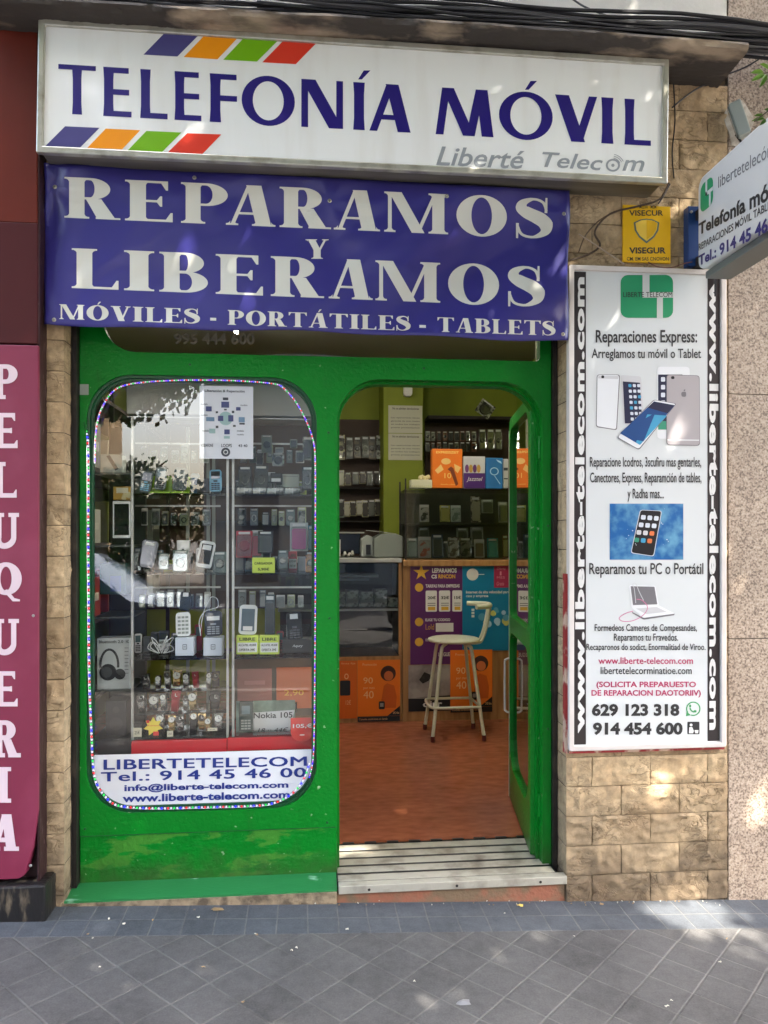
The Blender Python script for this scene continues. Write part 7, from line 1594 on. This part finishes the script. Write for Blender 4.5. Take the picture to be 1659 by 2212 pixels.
# extra goods in the gloom of the shop behind the cabinet
k_ = random.Random(21)
sh = thing('stock_shelves', 'dark stock shelves against the left wall seen dimly through the display window', 'shelves', (-1.4, 2.2, 0))
for z in (.5, .95, 1.4, 1.85, 2.3):
    mb = MB(); mb.box(-1.67, -1.25, .9, 3.9, z-.012, z+.012); mb.build('shelf', DKIN, sh)
for y in (.9, 1.9, 2.9, 3.88):
    mb = MB(); mb.box(-1.28, -1.25, y, y+.02, 0, 2.6); mb.build('post', DARK, sh)
n = 0
for z in (.95, 1.4, 1.85):
    for j in range(6):
        y = 1.0+j*.48; c = k_.choice([(150, 150, 140), (110, 120, 60), (60, 90, 130), (150, 60, 50), (180, 180, 170), (90, 96, 90)]); h_ = k_.uniform(.14, .3); n += 1
        t = thing('carton', f'stock carton, {ordn(j)} from the front on the {("lower", "middle", "upper")[(.95, 1.4, 1.85).index(z)]} stock shelf', 'box', (-1.42, y+.15, z+.0125), group='cartons on the stock shelves')
        mb = MB(); mb.box(-.12, .12, -.15, .15, 0, h_); mb.build('body', packmat(c), t, local=True, bevel=.003)
        mb = MB(); mb.box(-.121, .123, -.1, .1, h_*.4, h_*.6); mb.build('label_strip', packmat((200, 200, 190)), t, local=True)
# ---- coloured light rope round the display window
def beadmat(name, c, s): return mat(name, rgb(*c, .4), .4, emit=rgb(*c), estr=s)
BE = [beadmat('led_red', (255, 20, 40), .16), beadmat('led_green', (20, 255, 90), .11), beadmat('led_blue', (30, 30, 255), .30), beadmat('led_white', (235, 235, 255), .11), beadmat('led_violet', (190, 80, 255), .14)]
TUBEM = glass('rope_sleeve', (.9, .9, .95, 1), .1, 1.4, .04)
ry = YF+.030-.004
def rope(label, pts_uv, step, seedn, r=.0042):
    pts = smoothpath([P(u, v, YF+.004) for u, v in pts_uv], 8)
    t = thing('light_rope', label, 'light rope', tuple(pts[0]))
    mb = MB(); mb.tube(pts, r*1.25, 8); mb.build('sleeve', TUBEM, t, smooth=True)
    # walk along
    mb = MB(); acc = 0; nxt = 0; i_ = 0
    for p, q in zip(pts, pts[1:]):
        L_ = (q-p).length
        while nxt <= acc+L_:
            c = p+(q-p)*((nxt-acc)/max(L_, 1e-6)); m_ = [3, 0, 3, 1, 3, 2][i_ % 6] if seedn == 0 else [3, 4, 2, 3, 0, 3, 1][i_ % 7]
            mb.lathe([(.0006, -r*.95), (r*.75, -r*.5), (r*.9, 0), (r*.75, r*.5), (.0006, r*.95)], c, 'z', 7, m_); nxt += step; i_ += 1
        acc += L_
    tag(mb.build('led_chain', BE, t), kind='stuff')
rope('multicoloured light rope down the outer left side and bottom of the display window', [(181, 912), (187, 935), (190, 975), (190.5, 1080), (190.5, 1200), (191.5, 1300), (192, 1400), (194, 1500), (198, 1590), (200, 1640), (206, 1685), (225, 1718), (255, 1740), (330, 1746), (430, 1744), (540, 1741), (590, 1735), (630, 1715), (655, 1685), (668, 1650)], .0128, 0, .0046)
rope('thin white violet light rope arching over the top and right side of the window', [(205, 1000), (206, 950), (211, 910), (222, 878), (245, 845), (280, 830), (350, 823), (430, 821), (520, 823), (590, 829), (612, 838), (640, 870), (664, 915), (678, 960), (681, 1010), (681, 1150), (681, 1300), (680, 1450), (679, 1560), (676, 1640), (668, 1680)], .0085, 1, .0032)

# ------------------------------------------------------------------ street behind the camera: tree shade, car, houses (seen in reflections, shading the front)
LEAF = mat('leaf_green', rgb(92, 130, 48, .8), .5, col2=rgb(62, 98, 36, .8), nscale=3)
BARK = mat('plane_bark', rgb(120, 108, 90), .9, col2=rgb(80, 72, 58), nscale=6, bump=.5, bscale=20)
# chinks cut through the foliage to let the sun onto the pavement, the threshold and the wall foot
GAPS = [(Vector((1.62, -.14, -.12)), .30), (Vector((1.96, 0, .30)), .12), (Vector((.20, .34, 0)), .15), (Vector((1.5, 0, .36)), .10)]
def tree(label, x, y, h, cr_, cz_, n, seed, lsz=.13, squash=.75, holes=()):
    k_ = random.Random(seed); g0 = gz(x, y)
    t = thing('street_tree', label, 'tree', (x, y, g0), group='street trees along the kerb')
    mb = MB(); pts = smoothpath([Vector((x, y, g0)), Vector((x+.05, y-.05, g0+h*.3)), Vector((x-.05, y+.05, g0+h*.6)), Vector((x, y, cz_+cr_*.3))], 6)
    mb.tube(pts, [.17*(1-.7*i/len(pts))+.01 for i in range(len(pts))], 12); mb.build('trunk', BARK, t, smooth=True)
    mb = MB()
    for i in range(9):
        a_ = i*2.4; p = Vector((x, y, cz_-cr_*.55+i*.12)); q = p+Vector((math.cos(a_)*cr_*.8, math.sin(a_)*cr_*.8, cr_*.55)); mb.tube(smoothpath([p, (p+q)/2+Vector((0, 0, .15)), q], 4), [.06*(1-j/9)+.008 for j in range(9)], 7)
    mb.build('limbs', BARK, t, smooth=True)
    vs = []; fs = []
    cl = []
    for i in range(int(n/45)):
        while True:
            p = Vector((k_.uniform(-1, 1), k_.uniform(-1, 1), k_.uniform(-1, 1)))
            if p.length < 1: break
        cl.append(Vector((x+p.x*cr_, y+p.y*cr_, cz_+p.z*cr_*squash)))
    for c in cl:
        for j in range(45):
            d_ = Vector((k_.gauss(0, 1), k_.gauss(0, 1), k_.gauss(0, .8)))*.26; p = c+d_
            if p.z < 1.75+.75*(p.y+3.2) + .35 and p.y > -3.4: continue
            if p.y > -.4: continue
            if any(((p-g_)-sd*((p-g_).dot(sd))).length < r_*(.75+.9*noise.noise(p*1.7)) for g_, r_ in GAPS): continue
            ax = Vector((k_.uniform(-1, 1), k_.uniform(-1, 1), k_.uniform(-.3, 1))).normalized(); o_ = ax.orthogonal().normalized(); b_ = ax.cross(o_); s_ = lsz*k_.uniform(.6, 1.2)
            q = len(vs); vs += [p-o_*s_*.5, p+b_*s_*.3, p+o_*s_*.5, p-b_*s_*.3]; fs.append((q, q+1, q+2, q+3))
    mb = MB(); mb.add(vs, fs); mb.build('crown', LEAF, t)
tree('leafy street tree at the kerb opposite the doorway, shading the shop', 1.5, -3.3, 4.6, 3.1, 5.9, 30000, 3, .18)
tree('leafy street tree at the kerb to the left of the shop', -3.4, -3.8, 4.6, 2.6, 6.0, 12000, 5, .18)
tree('leafy street tree at the kerb to the right of the shop', 5.6, -4.0, 4.8, 2.7, 6.2, 12000, 8, .16)
tree('low bushy tree in the gap between the houses across the street', -5.2, -21, 2.6, 2.0, 2.0, 5000, 12, .22, .8)
tree('added tall tree on the far pavement, darkening the reflected sky above the house gap', -5.2, -16.2, 5.5, 3.1, 7.3, 30000, 15, .26, .9)  # unseen tree added so the window mirrors dark foliage above the bright gap
# leafy twig hanging into the top right corner
tw = thing('leafy_twig', 'green leafy twig hanging into the upper right corner in front of the wall', 'twig', tuple(P(1690, 170, -.9)))
base = P(1720, 120, -.9)
mb = MB(); e1 = P(1640, 160, -.9); e2 = P(1630, 262, -.92); mb.tube(smoothpath([base, P(1680, 150, -.9), e1], 5), .0025, 6); mb.tube(smoothpath([base, P(1700, 200, -.9), e2], 5), .0022, 6); mb.build('stem', BARK, tw, smooth=True)
def leafm(mb, a, b, w_):
    a, b = Vector(a), Vector(b); d_ = b-a; n_ = Vector((-d_.z, 0, d_.x)).normalized()*w_; up = Vector((0, -.006, 0))
    mb.add([a, a+d_*.3+n_+up, a+d_*.7+n_*.8+up, b, a+d_*.7-n_*.8+up, a+d_*.3-n_+up, a+d_*.5], [(0, 1, 6), (1, 2, 6), (2, 3, 6), (3, 4, 6), (4, 5, 6), (5, 0, 6)])
for (a, b, w_) in (((1650, 156), (1620, 158), .008), ((1652, 160), (1622, 176), .008), ((1656, 160), (1640, 190), .008), ((1660, 150), (1640, 138), .007), ((1662, 168), (1660, 200), .008),
                   ((1652, 256), (1622, 262), .006), ((1650, 252), (1628, 250), .006), ((1655, 258), (1640, 272), .006), ((1666, 244), (1650, 236), .006)):
    mb = MB(); leafm(mb, P(*a, -.9), P(*b, -.9), w_*1.0); mb.build('leaf', mat('twig_leaf', rgb(120, 160, 50), .45, col2=rgb(80, 120, 40), nscale=9), tw)
# parked cars
def car(label, cx, cy, col, s=1, ln=4.1):
    z0 = gz(cx, cy)-.13; t = thing('parked_car', label, 'car', (cx, cy, z0), group='cars parked along the kerb')
    side = [(-2.0, .35), (-2.05, .62), (-1.98, .82), (-1.25, .93), (-.62, 1.38), (-.3, 1.46), (.75, 1.47), (1.35, 1.36), (1.85, .98), (2.03, .86), (2.05, .4), (1.9, .25), (1.72, .25), (1.62, .5), (1.3, .62), (.98, .5), (.9, .22), (-.88, .22), (-.96, .5), (-1.28, .62), (-1.6, .5), (-1.7, .25), (-1.9, .25)]
    wd = .86
    mb = MB(); vs = []; fs = []; n = len(side); rows_ = [(-1, 1), (-.97, 0), (.97, 0), (1, 1)]
    for k2 in range(5):
        yy_ = (-1, -.5, 0, .5, 1)[k2]
        for x_, z_ in side:
            nar = 1-.22*max(0, (z_-.85)/.6); vs.append((cx+s*x_, cy+yy_*wd*nar, z0+z_+(0 if abs(yy_) == 1 else .02)))
    for k2 in range(4):
        for i in range(n): j = (i+1) % n; fs.append((k2*n+i, k2*n+j, (k2+1)*n+j, (k2+1)*n+i))
    tri = tessellate_polygon([[Vector((p[0], p[1], 0)) for p in side]])
    fs += [tuple(q) for q in tri]+[tuple(4*n+i for i in q) for q in tri]
    mb.add(vs, fs); mb.build('body', mat('car_paint', col, .2, .3, coat=.8), t, smooth=True, angle=35)
    GL = mat('car_window', rgb(24, 28, 32), .05)
    for sd_ in (-1, 1):
        mb = MB(); w2 = [(-1.05, .97), (-.52, 1.36), (.08, 1.40), (.08, .97)]; w3 = [(.14, .97), (.14, 1.40), (.75, 1.40), (1.25, 1.30), (1.5, 1.0)]
        for q in (w2, w3): mb.add([(cx+s*x_, cy+sd_*(wd*(1-.22*max(0, (z_-.85)/.6))+.006), z0+z_) for x_, z_ in q], [tuple(range(len(q)))])
        mb.build('window', GL, t)
    for x_ in (-1.29, 1.3):
        for sd_ in (-1, 1):
            mb = MB(); mb.lathe([(.20, -.09), (.30, -.10), (.315, -.05), (.315, .05), (.30, .10), (.20, .09)], (cx+s*x_, cy+sd_*.78, z0+.315), 'y', 24); w_o = mb.build('wheel', pm_('tyre', rgb(26, 26, 26), rough=.8), t, smooth=True)
            mb = MB(); mb.lathe([(.19, -.10), (.19, .10)], (cx+s*x_, cy+sd_*.78+sd_*.01, z0+.315), 'y', 18); mb.build('rim', ALU, w_o)
    for sd_ in (-1, 1):
        mb = MB(); mb.box(cx-s*2.06, cx-s*1.98, cy+sd_*.55-.16, cy+sd_*.55+.16, z0+.62, z0+.76); mb.build('headlight', pm_('lamp_glass', rgb(210, 214, 220), rough=.1), t, bevel=.02)
car('blue grey hatchback parked at the kerb opposite the display window', -3.1, -5.5, rgb(64, 88, 130), -1)
car('dark grey car parked at the kerb opposite the right pilaster', 3.4, -5.5, rgb(70, 72, 76), 1)
# houses across the street
def house(label, x0, x1, h, col, seed):
    k_ = random.Random(seed); y0 = -18.2; t = thing('town_house', label, 'building', ((x0+x1)/2, y0, 0), group='houses across the street')
    mb = MB(); mb.box(x0+.01, x1-.01, y0-9, y0, -1.4, h); mb.build('wall', mat('house_wall', col, .8, var=.06), t)
    mb = MB(); mb.box(x0-.0, x1+.0, y0-.001+.0, y0+.35, h+.001, h+.3); mb.build('cornice', mat('house_trim', rgb(220, 214, 200), .7), t)
    W_ = pm_('house_window', rgb(96, 104, 112), rough=.3); S_ = pm_('shutter_green', rgb(70, 84, 70), rough=.6); B_ = pm_('balcony_iron', rgb(34, 34, 36), rough=.5)
    nx = max(2, int((x1-x0)/2.6)); 
    for f_ in range(int((h-1)/3.1)):
        for i in range(nx):
            xc = x0+(i+.5)*(x1-x0)/nx; zb_ = 4.2+f_*3.1 if f_ else .2
            if zb_+2 > h: continue
            mb = MB(); mb.box(xc-.5, xc+.5, y0+.002, y0+.03, zb_, zb_+(2.1 if f_ else 2.6)); w_o = mb.build('window', W_, t)
            mb = MB(); mb.box(xc-.06, xc+.06, y0+.031, y0+.05, zb_, zb_+2.1); mb.build('sash', S_, w_o)
            if f_:
                mb = MB(); mb.box(xc-.8, xc+.8, y0+.002, y0+.6, zb_-.12, zb_-.01); mb.build('balcony_slab', pm_('slab_grey', rgb(170, 166, 158)), t)
                mb = MB(); mb.box(xc-.8, xc+.8, y0+.57, y0+.6, zb_+.95, zb_+1.0)
                for q in range(13): mb.box(xc-.8+q*.13, xc-.785+q*.13, y0+.58, y0+.595, zb_-.009, zb_+.949)
                mb.build('railing', B_, t)
house('tan apartment house across the street with iron balconies', -17, -7.2, 14, rgb(176, 150, 112), 1)
house('white apartment house across the street with iron balconies', -2.9, 6.5, 16, rgb(176, 172, 162), 2)
house('brick coloured apartment house across the street with iron balconies', 6.5, 17, 13, rgb(150, 96, 70), 3)
# ---- litter on the pavement
lr = random.Random(17)
def litter(u, v, sz_, col, label, name='litter', cat='litter', grp=None, flat_=False):
    # point on the pavement seen at (u, v)
    z = gz(1, 0)
    a = (u-PX)/FOC; b = (HORIZON-v)/FOC
    dirx, diry = SN+a*CS, CS-a*SN
    t_ = (CZ+.066)/( -b )
    for _ in range(6): x, y = t_*dirx, CY+t_*diry; t_ = (gz(x, y)-CZ)/b
    x, y = t_*dirx, CY+t_*diry; z = gz(x, y)
    n = 9; vs = [(x, y, z+.006+.004*lr.random())]; fs = []
    for i in range(n):
        a_ = 2*math.pi*i/n; r_ = sz_*lr.uniform(.5, 1.1); vs.append((x+r_*math.cos(a_), y+r_*.7*math.sin(a_), z+(.001 if flat_ else lr.uniform(.002, .009))))
    for i in range(n): fs.append((0, 1+i, 1+(i+1) % n))
    mb = MB(); mb.add(vs, fs); o = mb.build(name, col); tag(o, label, cat, grp)
PAPW = mat('paper_scrap', rgb(206, 200, 184), .8); LFY = mat('dry_leaf', rgb(214, 186, 92), .7); LFB = mat('brown_leaf', rgb(150, 124, 88), .8)
litter(1122, 1958, .016, LFY, 'yellow fallen leaf on the pavement border below the doorstep', 'fallen_leaf', 'leaf')
litter(468, 1968, .03, LFB, 'long dry brown leaf on the ground under the green sill', 'fallen_leaf', 'leaf')
litter(1300, 1955, .012, LFB, 'small brown leaf by the foot of the stone pilaster', 'fallen_leaf', 'leaf')
mb = None
pz = [(190, 2020), (200, 2030), (215, 2092), (440, 2092), (630, 2055), (640, 2050), (555, 2022), (552, 2020), (428, 1984), (420, 1968), (235, 1987), (268, 1998), (525, 2168), (895, 2182-60), (1450, 2165), (1570, 2030), (1240, 2025), (1090, 1975), (330, 1990), (750, 2010), (1555, 2080)]
for i, (u, v) in enumerate(pz): litter(u, v, lr.uniform(.004, .009), PAPW if i % 3 else LFB, 'tiny pale scrap of litter on the grey paving', 'litter_scrap', 'litter', 'tiny scraps scattered on the paving')
litter(1000, 2166, .034, mat('flat_bag', rgb(128, 128, 130), .5), 'flattened translucent bag on the paving in the lower middle', 'plastic_bag', 'bag', flat_=True)
litter(1440, 2176, .012, PAPW, 'crumpled paper bit near the lower right of the paving', 'paper_bit', 'litter')
k_ = random.Random(9)
for i in range(46):
    litter(k_.uniform(560, 1560), 0+k_.uniform(1949, 1958), k_.uniform(.002, .005), PAPW if i % 2 else LFB, 'crumb of render and leaf lying along the wall foot', 'wall_crumb', 'litter', 'crumbs lying along the wall foot')
